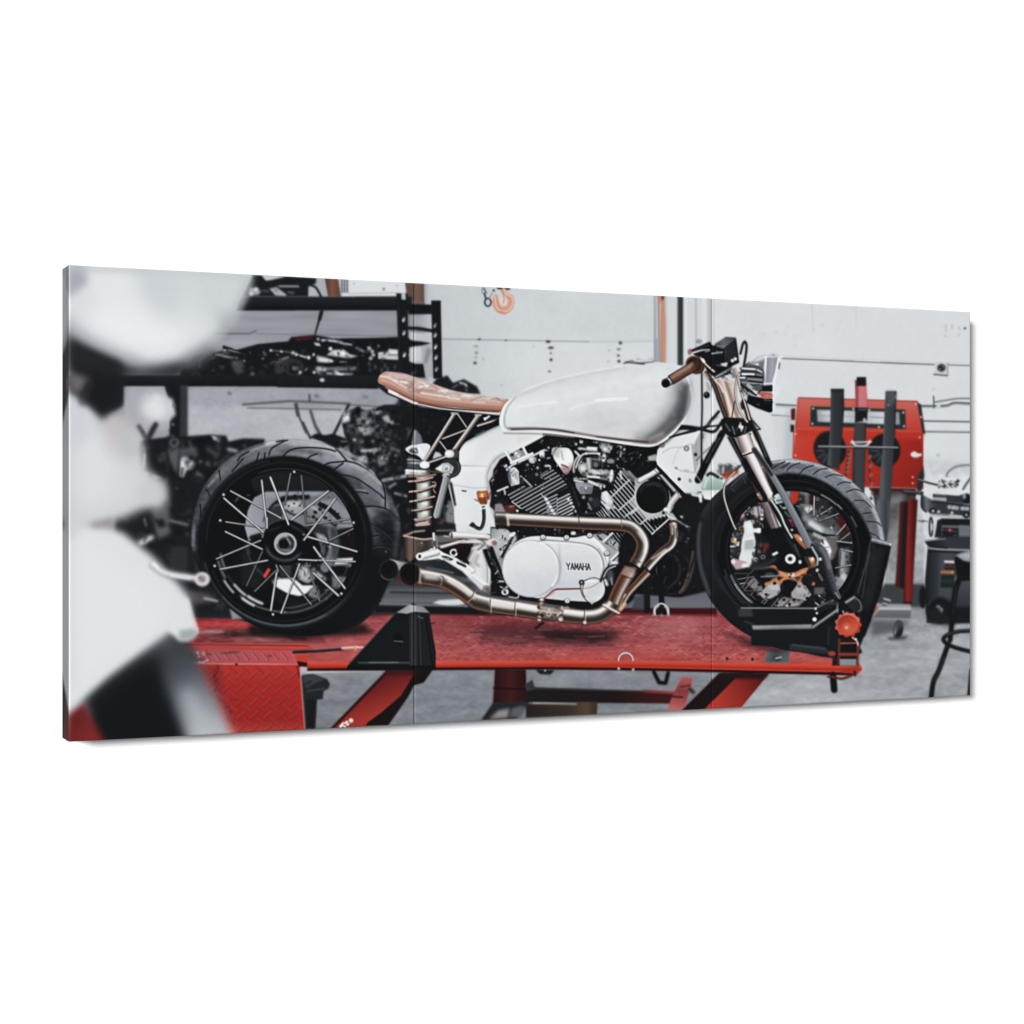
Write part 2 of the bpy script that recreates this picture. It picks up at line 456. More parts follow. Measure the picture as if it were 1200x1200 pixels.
line([(1000, 1026), (1060, 1028)], 14, 'c9ccd0', b=5)
line([(860, 1040), (910, 1050)], 14, '6a6d73', b=5)
Z(400, 320, 150)
poly([(-10, 615), (200, 612), (420, 606), (540, 600), (540, 700), (60, 690)], '0d0e13', M_, b=5)
line([(0, 655), (95, 672)], 18, 'a9acb0', b=4)
line([(140, 700), (210, 735)], 22, '7c7f84', b=6)
dots([(290, 735), (300, 768), (275, 800)], 18, 'b3b6ba', b=6)
poly([(345, 742), (440, 735), (440, 710), (530, 718), (535, 815), (345, 805)], 'c3c7ca', M_, b=4)
line([(440, 770), (530, 768)], 10, '5c6667', b=4)
line([(360, 770), (430, 772)], 8, '9aa2a6', b=4)
line([(445, 745), (520, 742)], 16, 'e4e8ea', b=4)
poly([(250, 820), (540, 820), (540, 930), (350, 930), (250, 900)], '15181d', M_, b=6)
for x, y in ((262, 850), (320, 880), (410, 870), (435, 900), (500, 880), (380, 910), (270, 905)):
    ell(x, y, 11, 22, '4d5158', b=7)
poly([(640, 830), (700, 850), (770, 850), (790, 980), (640, 980)], '101317', M_, b=5)
# lower board of the upper bay
Z(60, 300, 300)
poly([(60, 560), (1690, 560), (1690, 612), (60, 610)], '0f1317', S_, b=2, g=((0, 556), (0, 612), [(0, '1b1f23'), (.5, '12161a'), (1, '0a0d11')]))
Z(400, 320, 150)
poly([(-600, 965), (345, 962), (345, 1085), (-600, 1070)], '15191d', S_, b=4, g=((0, 965), (0, 1080), [(0, '191d21'), (.5, '15191d'), (1, '0d1014')]))
ell(-180, 1003, 24, 18, 'c5c8cb', b=5)
# posts and side frame
line([(630, 515), (700, 518), (850, 540)], 32, '15191d', S_, b=4)
poly([(628, 288), (850, 296), (850, 385), (628, 385)], '0d1014', S_, b=4)
poly([(628, 632), (720, 640), (845, 658), (760, 680), (628, 690)], '0d0f14', M_, b=5)
poly([(640, 400), (845, 395), (845, 490), (640, 500)], 'a2a5ab', W_, b=5, g=((640, 0), (845, 0), [(0, '8d9096'), (1, 'b9bcc1')]))
poly([(640, 552), (848, 572), (850, 645), (640, 625)], 'bcbfc3', W_, b=5)
poly([(640, 700), (840, 665), (860, 780), (862, 980), (790, 980), (770, 850), (700, 850), (640, 830)], 'a9adb2', W_, b=5)
poly([(640, 700), (750, 690), (750, 830), (640, 830)], 'c4c8cb', b=8)
poly([(800, 700), (770, 850), (800, 850), (850, 720)], '878a90', b=8)
poly([(842, 258), (932, 258), (946, 990), (862, 990)], '0f1317', S_, b=3)
poly([(515, 190), (622, 190), (628, 930), (540, 930)], '12161a', S_, b=3)
line([(535, 270), (545, 930)], 8, '23282c', b=3)
poly([(562, 185), (600, 185), (605, 250), (565, 250)], 'bcc1c6', b=4)
for x, y, k in ((585, 435, 'c5c9cc'), (588, 560, 'c0c4c8'), (592, 765, 'cdd1d4'), (878, 490, '8e9297'), (881, 580, 'b5b9bd'), (884, 690, 'd0d4d6'), (888, 790, 'c5c9cc'), (892, 900, '9ea2a7')):
    ell(x, y, 13, 28, k, rot=18, b=3)
    line([(x + 14, y - 26), (x - 4, y - 8)], 7, '0f1317', b=3)
# things behind the seat
Z(340, 310, 260)
poly([(790, 620), (850, 600), (880, 640), (940, 620), (1010, 660), (1030, 700), (900, 700), (760, 660)], '15181c', M_, b=4)
ell(940, 660, 30, 26, '1b1d21', M_, b=3)
line([(920, 640), (950, 650), (955, 680)], 12, 'b9bcc0', s=1, b=3)
line([(880, 665), (905, 650)], 10, '5d6066', b=3)
# ---------------------------------------------------------------- lower bay
Z(60, 300, 300)
poly([(85, 590), (350, 590), (340, 700), (240, 760), (140, 700), (85, 640)], '1d2024', 'storage_shelf', b=8)
poly([(590, 605), (640, 605), (640, 1200), (590, 1200)], '33353a', S_, b=5)
poly([(530, 605), (605, 605), (602, 880), (560, 880)], '101318', S_, b=4)
poly([(340, 612), (530, 612), (560, 700), (555, 810), (420, 830), (345, 760)], 'a6a9af', W_, b=4)
poly([(480, 640), (570, 670), (570, 760), (540, 780), (490, 760)], 'b9bcc1', b=8)
ell(485, 710, 62, 62, 'dadde0', b=22)
line([(555, 690), (570, 740)], 26, 'c8cbd0', b=8)
line([(410, 800), (440, 850)], 20, '241c1e', M_, b=6); line([(490, 790), (455, 855)], 24, '2b2224', M_, b=6)
dots([(575, 700), (570, 790), (568, 845)], 8, '6f6a70', b=4)
poly([(400, 900), (430, 860), (560, 850), (740, 838), (820, 842), (830, 870), (900, 855), (1000, 858), (1000, 880), (900, 910), (800, 1000), (720, 1100), (700, 1200), (600, 1300), (520, 1200), (520, 1040), (420, 1000)], '13161a', M_, b=5)
poly([(640, 870), (745, 842), (750, 862), (700, 890)], '0a0c10', b=4)
poly([(748, 842), (775, 845), (778, 862), (765, 866)], 'a9acb2', b=3)
poly([(830, 880), (900, 862), (905, 880), (850, 910)], '0e1014', b=4)
dots([(437, 900), (437, 985)], 8, '5a5d63', b=4)
line([(437, 930), (434, 1000)], 9, 'c9ccd0', b=4); line([(437, 900), (437, 1000)], 6, '85888e', b=3)
poly([(545, 900), (600, 895), (600, 940), (590, 1030), (560, 970)], '55585d', b=7)
poly([(600, 900), (680, 895), (690, 940), (640, 960), (600, 940)], '4b4e53', b=7)
poly([(605, 950), (650, 930), (640, 1000), (615, 1040), (605, 1030)], 'a8abb1', b=5)
line([(618, 950), (612, 1030)], 15, 'e0e2e6', b=5)
poly([(640, 960), (680, 960), (660, 1000), (630, 1000)], 'c7cac8', b=6)
dots([(700, 965), (735, 970)], 9, '62656a', b=5)
junk((420, 860, 820, 1060), 50, 104, (10, 36), pal=('0d1014', '1b1e22', '34373c', '5d6066', '9da0a5'), wt=(5, 4, 3, 1.5, .6), b=6)
line([(690, 1060), (640, 1180)], 30, '3e4146', b=12)
line([(735, 905), (780, 935)], 20, '42454a', b=8); line([(840, 930), (790, 970)], 18, '303338', b=7)
line([(830, 905), (870, 915)], 14, 'aaadb1', b=6)
poly([(300, 1060), (560, 1040), (720, 1060), (720, 1420), (640, 1680), (300, 1680)], '17191d', M_, b=8)
poly([(470, 1060), (545, 1040), (560, 1300), (500, 1330), (470, 1200)], '5d5e63', W_, b=10)
junk((330, 1060, 720, 1640), 60, 103, (14, 50), pal=('101216', '1d2024', '2d3036', '44474c', '6a6c70'), wt=(5, 4, 3, 2, .6), b=8)
line([(420, 1345), (470, 1320)], 26, 'c5c7ca', b=8); line([(560, 1240), (640, 1260)], 10, '8e9094', b=6)
line([(1150, 690), (1165, 760), (1195, 830)], 8, '3c3e43', M_, b=3)
# hanging rods and the engine on the lower shelf
Z(340, 440, 150)
line([(48, 270), (70, 380)], 20, '3e4046', M_, b=5); line([(120, 440), (190, 590)], 20, '33363b', M_, b=5)
line([(180, 180), (185, 240)], 18, '46484e', b=6)
line([(190, 330), (235, 470), (285, 560)], 24, '4b4d52', M_, w2=30, b=6)
line([(548, 280), (480, 410), (405, 560)], 26, '1f2226', M_, b=5)
poly([(180, 580), (240, 545), (330, 560), (400, 545), (520, 590), (620, 600), (560, 700), (420, 680), (300, 620)], '0f1216', M_, b=6)
E_ = 'spare_engine'
poly([(480, 420), (540, 330), (620, 300), (720, 330), (790, 310), (880, 275), (1040, 270), (1040, 180), (1200, 230), (1200, 1000), (830, 980), (780, 900), (640, 800), (560, 720), (520, 600)], '16191d', E_, b=6)
poly([(500, 330), (560, 330), (560, 430), (480, 460)], 'b3b6ba', b=10)
poly([(660, 330), (740, 320), (730, 420), (660, 420)], '7d8086', b=12)
line([(640, 310), (600, 380)], 44, '101317', b=8)
ell(720, 500, 70, 62, '8d9095', b=14); ell(735, 445, 26, 22, 'd0d3d6', b=9); ell(770, 470, 20, 22, '0e1115', b=7)
dots([(645, 435), (525, 400)], 24, 'e6e9ea', b=9)
ell(700, 530, 55, 22, 'b2b5b9', b=12)
dots([(635, 555), (670, 610), (560, 480)], 26, '54575c', b=12)
poly([(790, 340), (850, 325), (870, 350), (810, 370)], 'aeb1b6', b=8)
poly([(860, 385), (920, 370), (940, 420), (900, 450)], 'b0b3ac', b=9)
line([(775, 320), (880, 300)], 14, '14171b', b=4)
line([(670, 705), (810, 705)], 30, 'b5b8bc', b=8); line([(790, 690), (840, 690)], 24, '8d9095', b=8)
poly([(460, 660), (520, 700), (640, 760), (720, 760), (730, 830), (560, 790), (470, 730)], '979aa0', W_, b=9)
ell(690, 780, 36, 30, 'b5b8bd', b=12); ell(860, 800, 40, 45, '8a8d90', b=14); ell(910, 880, 18, 18, '7f8287', b=8); ell(530, 690, 30, 22, '6b6e74', b=8)
dots([(600, 720), (760, 620), (850, 640), (930, 520), (950, 660), (1010, 700), (820, 560), (780, 870)], 22, '3a3d42', b=12)
junk((560, 330, 960, 900), 70, 105, (10, 34), pal=('0e1115', '24272b', '44474c', '6d7075', 'a0a3a8', 'd5d8db'), wt=(5, 3, 3, 2, 1.4, .8), b=7, a=.8)
dots([(835, 760), (880, 790), (850, 830), (790, 800), (960, 430), (900, 600)], 14, '62656a', b=8)
dots([(740, 380), (690, 430), (660, 470), (830, 430), (600, 640), (720, 650)], 16, '101317', b=8)
poly([(1140, 560), (1200, 540), (1200, 660), (1150, 640)], '8b8e93', b=10)
noise((480, 300, 1100, 950), 10, 14, 12, 11, n=E_)
poly([(1000, 250), (1130, 260), (1120, 1200), (960, 1200)], '0e1115', S_, b=14)
# gap and dark wall behind the rear spring
Z(340, 310, 260)
poly([(590, 700), (730, 790), (1130, 830), (1100, 900), (900, 1000), (760, 1050), (660, 1100), (600, 1300), (480, 1300), (560, 1000)], '14171b', M_, b=8)
poly([(640, 900), (690, 880), (720, 960), (680, 1000), (640, 980)], '777a80', b=10)
dots([(740, 820), (800, 880), (930, 880), (760, 900)], 26, '2d3035', b=14)
noise((700, 780, 1000, 1000), 8, 12, 12, 13, n=M_)
Z()
poly([(440, 560), (520, 540), (530, 720), (430, 720)], '101317', M_, b=3)
line([(449, 563), (480, 557)], 4, '9a9da2', b=.8)
line([(463, 578), (490, 585)], 3, '8b8e93', b=.7)
noise((160, 440, 480, 640), 1.2, 2.5, 2.5, 14)

Z()
with clip(names=['spare_part', 'spare_part#top', 'spare_engine']):
    junk((150, 395, 520, 440), 230, 111, (1.5, 5), pal=('0c0f13', '1d2024', '34373d', '5b5e64', '9da0a5', 'dfe2e4'), wt=(5, 4, 3, 2, 1, .5), b=.7, a=.75)
    junk((150, 480, 480, 720), 620, 112, (1.2, 5), pal=('0b0d11', '1b1e22', '2d3035', '44474c', '74777c', 'b0b3b8'), wt=(5, 4, 3, 2, .8, .3), b=.9, a=.7)
    junk((400, 470, 560, 600), 260, 113, (1.2, 5), pal=('0b0d11', '1b1e22', '2d3035', '4b4e54', '85888d', 'c5c8cb'), wt=(5, 4, 3, 2, 1, .5), b=.9, a=.7)
    junk((400, 490, 470, 560), 130, 114, (1.5, 5), pal=('101317', '2d3035', '6d7075', 'a9acb0', 'e0e3e5'), wt=(4, 3, 2, 1.6, .8), b=1, a=.75)
    junk((500, 440, 570, 475), 60, 115, (1.2, 4), pal=('101317', '2d3035', '4d5056', '8d9095'), wt=(4, 3, 2, .8), b=.4, a=.85)
# ------------------------------------------------------------ floor, machines by the wall
Z()
F_ = 'concrete_floor'
poly([(200, 640), (520, 640), (850, 640), (850, 700), (520, 760), (200, 760)], '2b2e33', F_, b=2)
poly([(520, 655), (850, 655), (850, 740), (520, 740)], '55585f', F_, b=3, g=((0, 655), (0, 715), [(0, '2c2f34'), (.5, '5d6067'), (1, '70737a')]))
poly([(60, 800), (1150, 760), (1150, 900), (60, 900)], '777b82', F_, b=1, g=((0, 770), (0, 868), [(0, '8b8e95'), (1, '7a7e84')]))
poly([(840, 690), (1150, 690), (1150, 900), (840, 900)], '84888d', F_, b=3, g=((900, 690), (960, 850), [(0, '54575d'), (.35, '868a90'), (.75, 'a9acb1'), (1, 'a6a9ae')]))
poly([(985, 740), (1145, 735), (1145, 900), (1000, 900)], '9da0a5', b=16, a=.5)
poly([(840, 800), (1000, 800), (1000, 850), (840, 850)], 'b0b3b7', b=14, a=.7)
with clip([(300, 776), (1150, 700), (1150, 900), (300, 900)]):
    noise((300, 690, 1145, 880), 4, 9, 2.4, 21, n=F_)
    noise((300, 690, 1145, 880), 3, 2.2, 1.0, 22, n=F_)
    noise((980, 700, 1145, 880), 3, 3.5, 2, 23, n=F_)
Z(900, 350, 260)
# ---- blast cabinet
B_ = 'blast_cabinet'
poly([(165, 535), (810, 555), (840, 720), (840, 1030), (520, 1020), (300, 900), (135, 865), (150, 700)], 'd63a2c', B_, b=2, g=((150, 560), (820, 1000), [(0, 'dd5548'), (.3, 'd93c2c'), (.7, 'c02e22'), (1, '9c221c')]))
poly([(165, 535), (808, 555), (835, 722), (150, 703)], 'de5f55', B_, b=2, g=((0, 540), (0, 710), [(0, 'e0756b'), (.5, 'dc5c50'), (1, 'd84536')]))
poly([(150, 706), (835, 724), (838, 760), (146, 740)], 'd83a2a', b=8, a=.8)
line([(150, 702), (836, 722)], 5, 'ec8374', b=3, a=.6)
poly([(806, 560), (828, 572), (852, 735), (836, 728)], '33302f', B_, b=2)
line([(166, 536), (808, 556)], 5, '8d3a33', b=2)
line([(163, 540), (148, 705)], 6, 'a5463d', b=3)
line([(140, 720), (135, 862)], 6, '9c2f25', b=3)
poly([(232, 582), (742, 600), (746, 706), (228, 688)], '23302f', B_ + '/window', b=2)
poly([(264, 600), (710, 614), (714, 682), (268, 666)], 'b3b7bc', B_ + '/window', b=3, g=((264, 0), (714, 0), [(0, '9da1a7'), (.2, 'd3d6d9'), (.5, 'aeb1b7'), (.8, 'd0d3d6'), (1, '8e9298')]))
line([(270, 632), (700, 646)], 4, '7f8389', b=4, a=.6)
line([(290, 618), (420, 622)], 4, 'dfe2e4', b=3); line([(560, 640), (620, 644)], 5, '8d9197', b=3)
dots([(244, 594), (240, 676), (732, 616), (736, 690), (462, 597), (548, 602), (480, 690), (600, 694)], 6, 'c9cccc', b=2)
ell(335, 815, 88, 100, '17191c', B_ + '/glove_port#1', rot=-15, b=3)
ell(630, 822, 86, 92, '15181c', B_ + '/glove_port#2', b=3)
for cx in (335, 630):
    for k in range(7):
        a0 = 1.9 + k * .24
        line([(cx + 30 * math.cos(a0), 820 + 34 * math.sin(a0)), (cx + 74 * math.cos(a0), 818 + 84 * math.sin(a0))], 9, '5d636b' if k % 2 else '2c3036', b=4, a=.8)
ring(335, 815, 84, 94, 5, '3c2420', a0=200, a1=330, b=3)
dots([(150, 732), (148, 848), (820, 750), (783, 965), (783, 998), (828, 640), (800, 570)], 6, 'f0b0a6', b=2)
poly([(770, 838), (790, 824), (815, 838), (832, 836), (830, 850), (795, 862), (775, 852)], 'd9dcde', B_ + '/latch', b=2)
line([(790, 858), (815, 862)], 4, '777b80', b=2)
poly([(124, 598), (148, 592), (146, 656), (126, 656)], '571c1a', B_, b=2)
poly([(122, 680), (142, 684), (140, 722), (122, 720)], '1b1616', B_, b=2)
poly([(810, 960), (830, 930), (840, 900), (846, 960), (830, 1040), (806, 1040)], '2b2a2e', B_, b=3)
line([(520, 1018), (800, 1026)], 6, 'd9847a', b=2)
# dark space and legs below the cabinet
poly([(560, 1024), (800, 1030), (800, 1110), (760, 1200), (700, 1230), (600, 1230)], '3f3c3c', B_ + '/hopper', b=3)
poly([(560, 1024), (800, 1030), (798, 1066), (560, 1058)], '38141a', b=4)
poly([(660, 1040), (750, 1046), (720, 1230), (640, 1240)], '504d4c', b=8)
poly([(640, 1080), (730, 1060), (690, 1460), (620, 1460)], '7c7b7c', 'workshop_wall', b=10)
Z(900, 590, 260)
poly([(660, 0), (740, 0), (712, 430), (630, 430)], '8f9092', 'workshop_wall', b=5, g=((0, 0), (0, 430), [(0, '565355'), (.5, '8e8f91'), (1, '9fa2a5')]))
poly([(805, -40), (830, -20), (845, 200), (845, 450), (770, 450)], 'bfc3c6', 'workshop_wall', b=4, g=((0, -40), (0, 450), [(0, 'ccd0d3'), (.5, 'b9bdc0'), (1, '989b9e')]))
noise((640, 0, 850, 440), 6, 9, 9, 31, n='workshop_wall')
poly([(630, 432), (850, 436), (850, 560), (560, 560)], '3d4044', 'concrete_floor', b=6)
poly([(732, -10), (775, -10), (745, 470), (690, 440)], '191819', B_ + '/leg#1', b=4)
poly([(716, -10), (735, -10), (712, 455), (690, 450)], '4d191b', B_ + '/leg#1', b=4)
poly([(760, -25), (810, -20), (778, 545), (732, 545)], '7d1d1c', B_ + '/leg#2', b=3, g=((735, 300), (792, 300), [(0, '5a1517'), (.35, '9d2a26'), (.7, '7b1d1c'), (1, '471214')]))
poly([(735, 530), (778, 532), (776, 548), (732, 546)], '2b1216', b=3)
# ---- grey forked stand in front of the cabinet
Z(900, 350, 260)
line([(735, 1045), (832, 1052)], 20, '24282b', B_ + '/arm', b=3); line([(735, 1040), (825, 1046)], 5, '7d8285', b=2)
G_ = 'forked_stand'
poly([(470, 440), (532, 440), (540, 590), (474, 590)], 'c2626a', G_, b=2, g=((470, 0), (540, 0), [(0, '8f4047'), (.2, 'a94f57'), (.35, 'd07e85'), (.9, 'cf7a80'), (1, '9c4a50')]))
poly([(480, 424), (530, 424), (530, 472), (478, 472)], '15161a', G_, b=2)
poly([(472, 588), (540, 590), (536, 660), (470, 668)], '17181c', G_, b=2)
line([(490, 600), (535, 600)], 6, '62656a', b=2); dots([(522, 655)], 8, 'dfe2e3', b=3)
poly([(470, 668), (532, 672), (520, 1100), (455, 1000), (460, 800)], '3c3f42', G_, b=2, g=((455, 0), (530, 0), [(0, '26292c'), (.3, '414447'), (.8, '3b3e41'), (1, '25282b')]))
poly([(340, 490), (410, 490), (412, 600), (400, 760), (385, 930), (320, 900), (335, 700)], '30353a', G_, b=2, g=((335, 0), (412, 0), [(0, '4d5256'), (.2, '33383b'), (.8, '2a2f32'), (1, '171a1d')]))
poly([(340, 488), (410, 488), (410, 505), (340, 505)], '23272a', b=2)
poly([(636, 500), (695, 500), (690, 700), (655, 1200), (590, 1200), (622, 760)], '3a4044', G_, b=2, g=((620, 0), (695, 0), [(0, '555b5f'), (.25, '3f4549'), (.75, '343a3e'), (1, '1d2023')]))
poly([(640, 500), (692, 502), (690, 560), (650, 590)], '555b5e', b=8, a=.8)
dots([(650, 575), (690, 530)], 5, '9ca1a4', b=3)
line([(275, 800), (700, 806)], 15, '8b9094', G_ + '/cross_bar', b=2, r=[(-1, '2b2f33'), (-.4, 'b9bdc0'), (.2, '6a6f74'), (1, '1b1e22')])
line([(455, 770), (475, 795), (530, 795), (552, 770)], 12, 'c5c9cb', G_, s=1, b=2)
line([(448, 778), (560, 774)], 7, 'eef0f1', b=3); line([(465, 806), (540, 808)], 8, '26292d', b=3)
for x0, x1 in ((440, 425), (548, 562)):
    for k in range(11):
        t = k / 10
        x = x0 + (x1 - x0) * t + (4 if k % 2 else -4)
        y = 830 + (250 if x0 > 500 else 120) * t
        ell(x, y, 6, 11, '8b877f' if k % 2 else '3b3733', G_ + '/chain', rot=25 if k % 2 else -25, b=2); ell(x + 1, y + 1, 2.5, 5, '3a2a28', rot=25 if k % 2 else -25, b=1.5)
Z(900, 590, 260)
poly([(655, -20), (660, 100), (640, 215), (560, 215), (590, -20)], '45484c', G_, b=4, g=((600, 0), (660, 0), [(0, '63676b'), (.6, '3b3e42'), (1, '52565a')]))
# base of the stand, castor
poly([(560, 550), (600, 540), (770, 545), (775, 565), (770, 632), (570, 630)], '7d8084', G_ + '/base', b=3, g=((0, 545), (0, 630), [(0, '8d9094'), (.25, 'a9acb0'), (.4, '6d7074'), (.8, '5f6266'), (1, '8a8d91')]))
line([(588, 570), (770, 572)], 6, 'cfd2d4', b=3)
line([(575, 622), (765, 628)], 6, 'a9acb0', b=3)
poly([(575, 545), (600, 535), (600, 575), (565, 620), (552, 620)], 'b9a29b', b=3)
line([(592, 560), (572, 590)], 10, 'a4574a', b=4)
poly([(615, 520), (640, 490), (665, 530), (640, 555), (615, 552)], '3a3d41', G_, b=3)
line([(628, 515), (660, 525)], 9, 'd0d3d5', b=3); line([(620, 540), (645, 545)], 9, 'b4b7ba', b=3)
ell(704, 682, 27, 50, '121416', G_ + '/castor', rot=8, b=3)
ell(690, 684, 9, 34, '5b5e62', rot=8, b=3); ell(688, 690, 4, 20, 'a9acb0', rot=8, b=3)
line([(702, 640), (722, 652)], 16, '33363a', b=3)
poly([(640, 725), (760, 715), (740, 735), (660, 738)], '3b3e43', b=7)
poly([(560, 632), (770, 636), (700, 690), (560, 720)], '4e5156', b=12, a=.8)
# ---- drilling machine, bin and stool at the right edge
Z(1040, 530, 100)
D_ = 'bench_machine'
noise((480, 150, 1180, 620), 4, 25, 25, 33, n='workshop_wall')
line([(830, 340), (860, 270), (960, 205), (1080, 182), (1180, 180)], 28, '7d8188', 'black_cable', s=1, b=7)
line([(1180, 350), (1100, 460), (1065, 520)], 30, '54585f', 'black_cable', s=1, b=7)
line([(420, 380), (560, 425), (700, 460)], 26, '2e3237', 'black_cable', b=5, s=1)
line([(430, 380), (520, 400)], 10, 'aeb4b8', b=4)
junk((720, 390, 840, 490), 20, 5, (20, 50), pal=('15181d', '23272c', '3a3e44', 'd9dcde'), wt=(5, 4, 2, 1), b=7, name=D_)
junk((870, 400, 990, 500), 22, 6, (20, 50), pal=('15181d', '23272c', '3a3e44', 'e4e7e8'), wt=(5, 4, 2, 1), b=7, name=D_)
line([(790, 380), (960, 380)], 26, 'e5e8e9', b=8); line([(810, 430), (880, 500), (1000, 550)], 24, 'd9dcdf', b=6)
dots([(912, 418), (915, 475), (775, 455)], 15, 'f2f4f5', b=6)
poly([(480, 590), (620, 665), (640, 680), (1180, 740), (1180, 900), (590, 850), (500, 820), (470, 760)], '454950', D_, b=6, g=((480, 0), (700, 0), [(0, '24272c'), (.3, '6d7177'), (.6, '4d5157'), (1, '33373d')]))
poly([(640, 590), (1000, 610), (1060, 590), (1180, 610), (1180, 730), (640, 690)], '33363d', D_, b=6)
poly([(640, 630), (830, 640), (830, 690), (640, 670)], 'a9adb3', b=6)
line([(650, 602), (860, 618)], 26, '2b2e34', b=6); line([(670, 600), (830, 612)], 8, '8b8f95', b=5)
ell(1115, 650, 62, 72, '15181d', D_, b=8); ell(1080, 620, 22, 40, '9ea2a8', b=9)
line([(620, 700), (1060, 735)], 18, '1a1d22', b=6)
line([(480, 600), (480, 760), (540, 840)], 22, '202328', s=1, b=6)
for x, y, w in ((870, 770, 34), (930, 778, 50), (978, 785, 30), (1060, 790, 44), (1120, 795, 40)):
    ell(x, y, w * .8, 26, 'c5c8cc', b=9)
line([(850, 765), (990, 785)], 10, '8e9197', b=5); line([(1030, 788), (1140, 800)], 10, '9a9da3', b=5)
ell(640, 825, 52, 44, '101317', b=7); dots([(642, 825), (720, 835), (908, 852), (1110, 880)], 20, 'd5d8da', b=7)
poly([(590, 850), (1060, 905), (1050, 930), (740, 910), (600, 900)], 'b4b7bb', b=6)
line([(600, 858), (860, 882)], 12, '33363c', b=5)
ell(1110, 880, 56, 52, '1d2025', b=9); dots([(1110, 880)], 17, 'c0c3c6', b=7)
poly([(760, 930), (1180, 940), (1180, 1040), (740, 1030)], '15181b', D_, b=6)
poly([(740, 1030), (1180, 1040), (1180, 1200), (740, 1200)], '5d6165', D_, b=6)
poly([(770, 1060), (1000, 1070), (1000, 1200), (770, 1200)], '191c21', b=6)
line([(830, 1095), (930, 1105)], 30, '7a2a2c', b=8); dots([(878, 1095)], 18, 'd58084', b=6)
for x, y in ((790, 1090), (960, 1115), (950, 1170)):
    line([(x - 24, y), (x + 24, y + 4)], 9, '6d7074', b=5)
poly([(700, 960), (760, 930), (760, 1200), (660, 1200), (690, 1040)], '1d2025', D_, b=7)
ring(612, 1050, 22, 130, 22, '16191d', D_, b=5)
line([(628, 1010), (630, 1090)], 18, 'd5d8da', b=6)
line([(430, 965), (500, 960), (560, 975)], 14, '4e5257', b=5); ell(490, 968, 30, 16, '4b4f54', b=6); ell(480, 960, 14, 8, 'b9bdc0', b=4)
Z(1020, 610, 120)
poly([(1040, 50), (1180, 60), (1180, 180), (1040, 180)], '6d7175', b=6)
poly([(820, 190), (1180, 190), (1180, 350), (660, 320)], '2e3136', D_, b=6)
N_ = 'wheeled_bin'
poly([(635, 245), (870, 210), (1180, 210), (1180, 330), (680, 310)], '25282d', N_, b=5, g=((640, 0), (900, 0), [(0, '15181d'), (.5, '23262c'), (1, '33363b')]))
line([(650, 235), (780, 222), (880, 215)], 14, '85888e', b=5)
line([(680, 315), (800, 335), (1160, 345)], 20, '8f9399', N_, b=5, s=1)
line([(700, 305), (900, 322)], 16, '101216', b=5)
poly([(670, 330), (800, 350), (1180, 360), (1180, 1200), (660, 1200), (640, 700)], '3a3d45', N_, b=5, g=((640, 0), (1180, 0), [(0, '15181d'), (.12, '25282e'), (.32, '393c44'), (.6, '3f4249'), (1, '2b2e33')]))
poly([(820, 385), (1000, 385), (960, 900), (800, 900)], '484b53', b=14, a=.8)
poly([(680, 345), (1140, 365), (1100, 380), (690, 368)], '101216', b=6)
poly([(865, 468), (985, 472), (982, 500), (866, 496)], 'e0d8da', b=5)
line([(880, 520), (985, 525)], 22, '2f1c1e', b=5); ell(935, 535, 22, 26, '6d2c26', b=7); line([(875, 560), (985, 562)], 24, '231a1c', b=5)
line([(835, 602), (965, 606)], 28, 'c07a42', b=5); dots([(960, 606)], 12, 'f0a85c', b=5)
poly([(830, 640), (980, 640), (970, 790), (820, 785)], '1d2625', b=5)
poly([(840, 680), (960, 685), (955, 735), (835, 730)], '26332f', b=7)
ell(615, 900, 45, 130, '14161a', N_, b=8)
ell(815, 1050, 165, 160, '121519', N_ + '/bin_wheel', b=6)
ring(815, 1050, 150, 148, 12, '3c4047', a0=200, a1=320, b=6)
ell(820, 1050, 70, 72, '1c1f24', b=10)
dots([(825, 1045), (790, 1010)], 22, '6d7076', b=8); line([(800, 1000), (845, 1050), (830, 1085)], 9, 'a9acb1', b=5)
L_ = 'bar_stool'
poly([(1000, 720), (1180, 700), (1180, 1200), (980, 1200)], '33353a', N_, b=10, g=((0, 720), (0, 1200), [(0, '4a4d53'), (.6, '33363b'), (1, '1c1f23')]))
poly([(985, 440), (1040, 400), (1180, 470), (1180, 700), (1060, 705), (1010, 640)], '0e1114', L_ + '/seat', b=6)
poly([(1000, 410), (1060, 380), (1180, 350), (1180, 490), (1090, 470)], '9da0a5', L_ + '/seat', b=8)
poly([(1030, 420), (1180, 380), (1180, 440)], 'aeb1b6', b=10)
poly([(1010, 650), (1040, 670), (1010, 720), (985, 700)], '85888c', b=6)
Z(900, 590, 260)
noise((830, 640, 1100, 720), 5, 6, 4, 36, n='concrete_floor')
poly([(850, 560), (1010, 620), (1000, 660), (880, 650)], '1d2024', b=10)
poly([(1000, 560), (1100, 560), (1100, 640), (1000, 650)], '17191d', N_, b=6)
line([(1040, 395), (1012, 480), (995, 640), (985, 740)], 32, '101317', L_ + '/leg#1', s=1, b=3, w2=26)
line([(1018, 450), (1000, 600)], 5, '33363b', b=3)
line([(975, 760), (925, 900), (895, 965), (883, 1045)], 27, '0f1216', L_ + '/leg#1', s=1, b=3)
line([(955, 830), (900, 960)], 5, '3a3d42', b=3)
line([(1095, 900), (1088, 1040)], 12, '0f1216', L_ + '/leg#2', b=2, w2=20)
line([(1100, 688), (1020, 694), (965, 715), (950, 742), (1000, 775), (1100, 803)], 22, '111418', L_ + '/foot_ring', s=1, b=3)
line([(1090, 684), (1020, 690), (965, 712)], 5, '5a5d62', s=1, b=3)
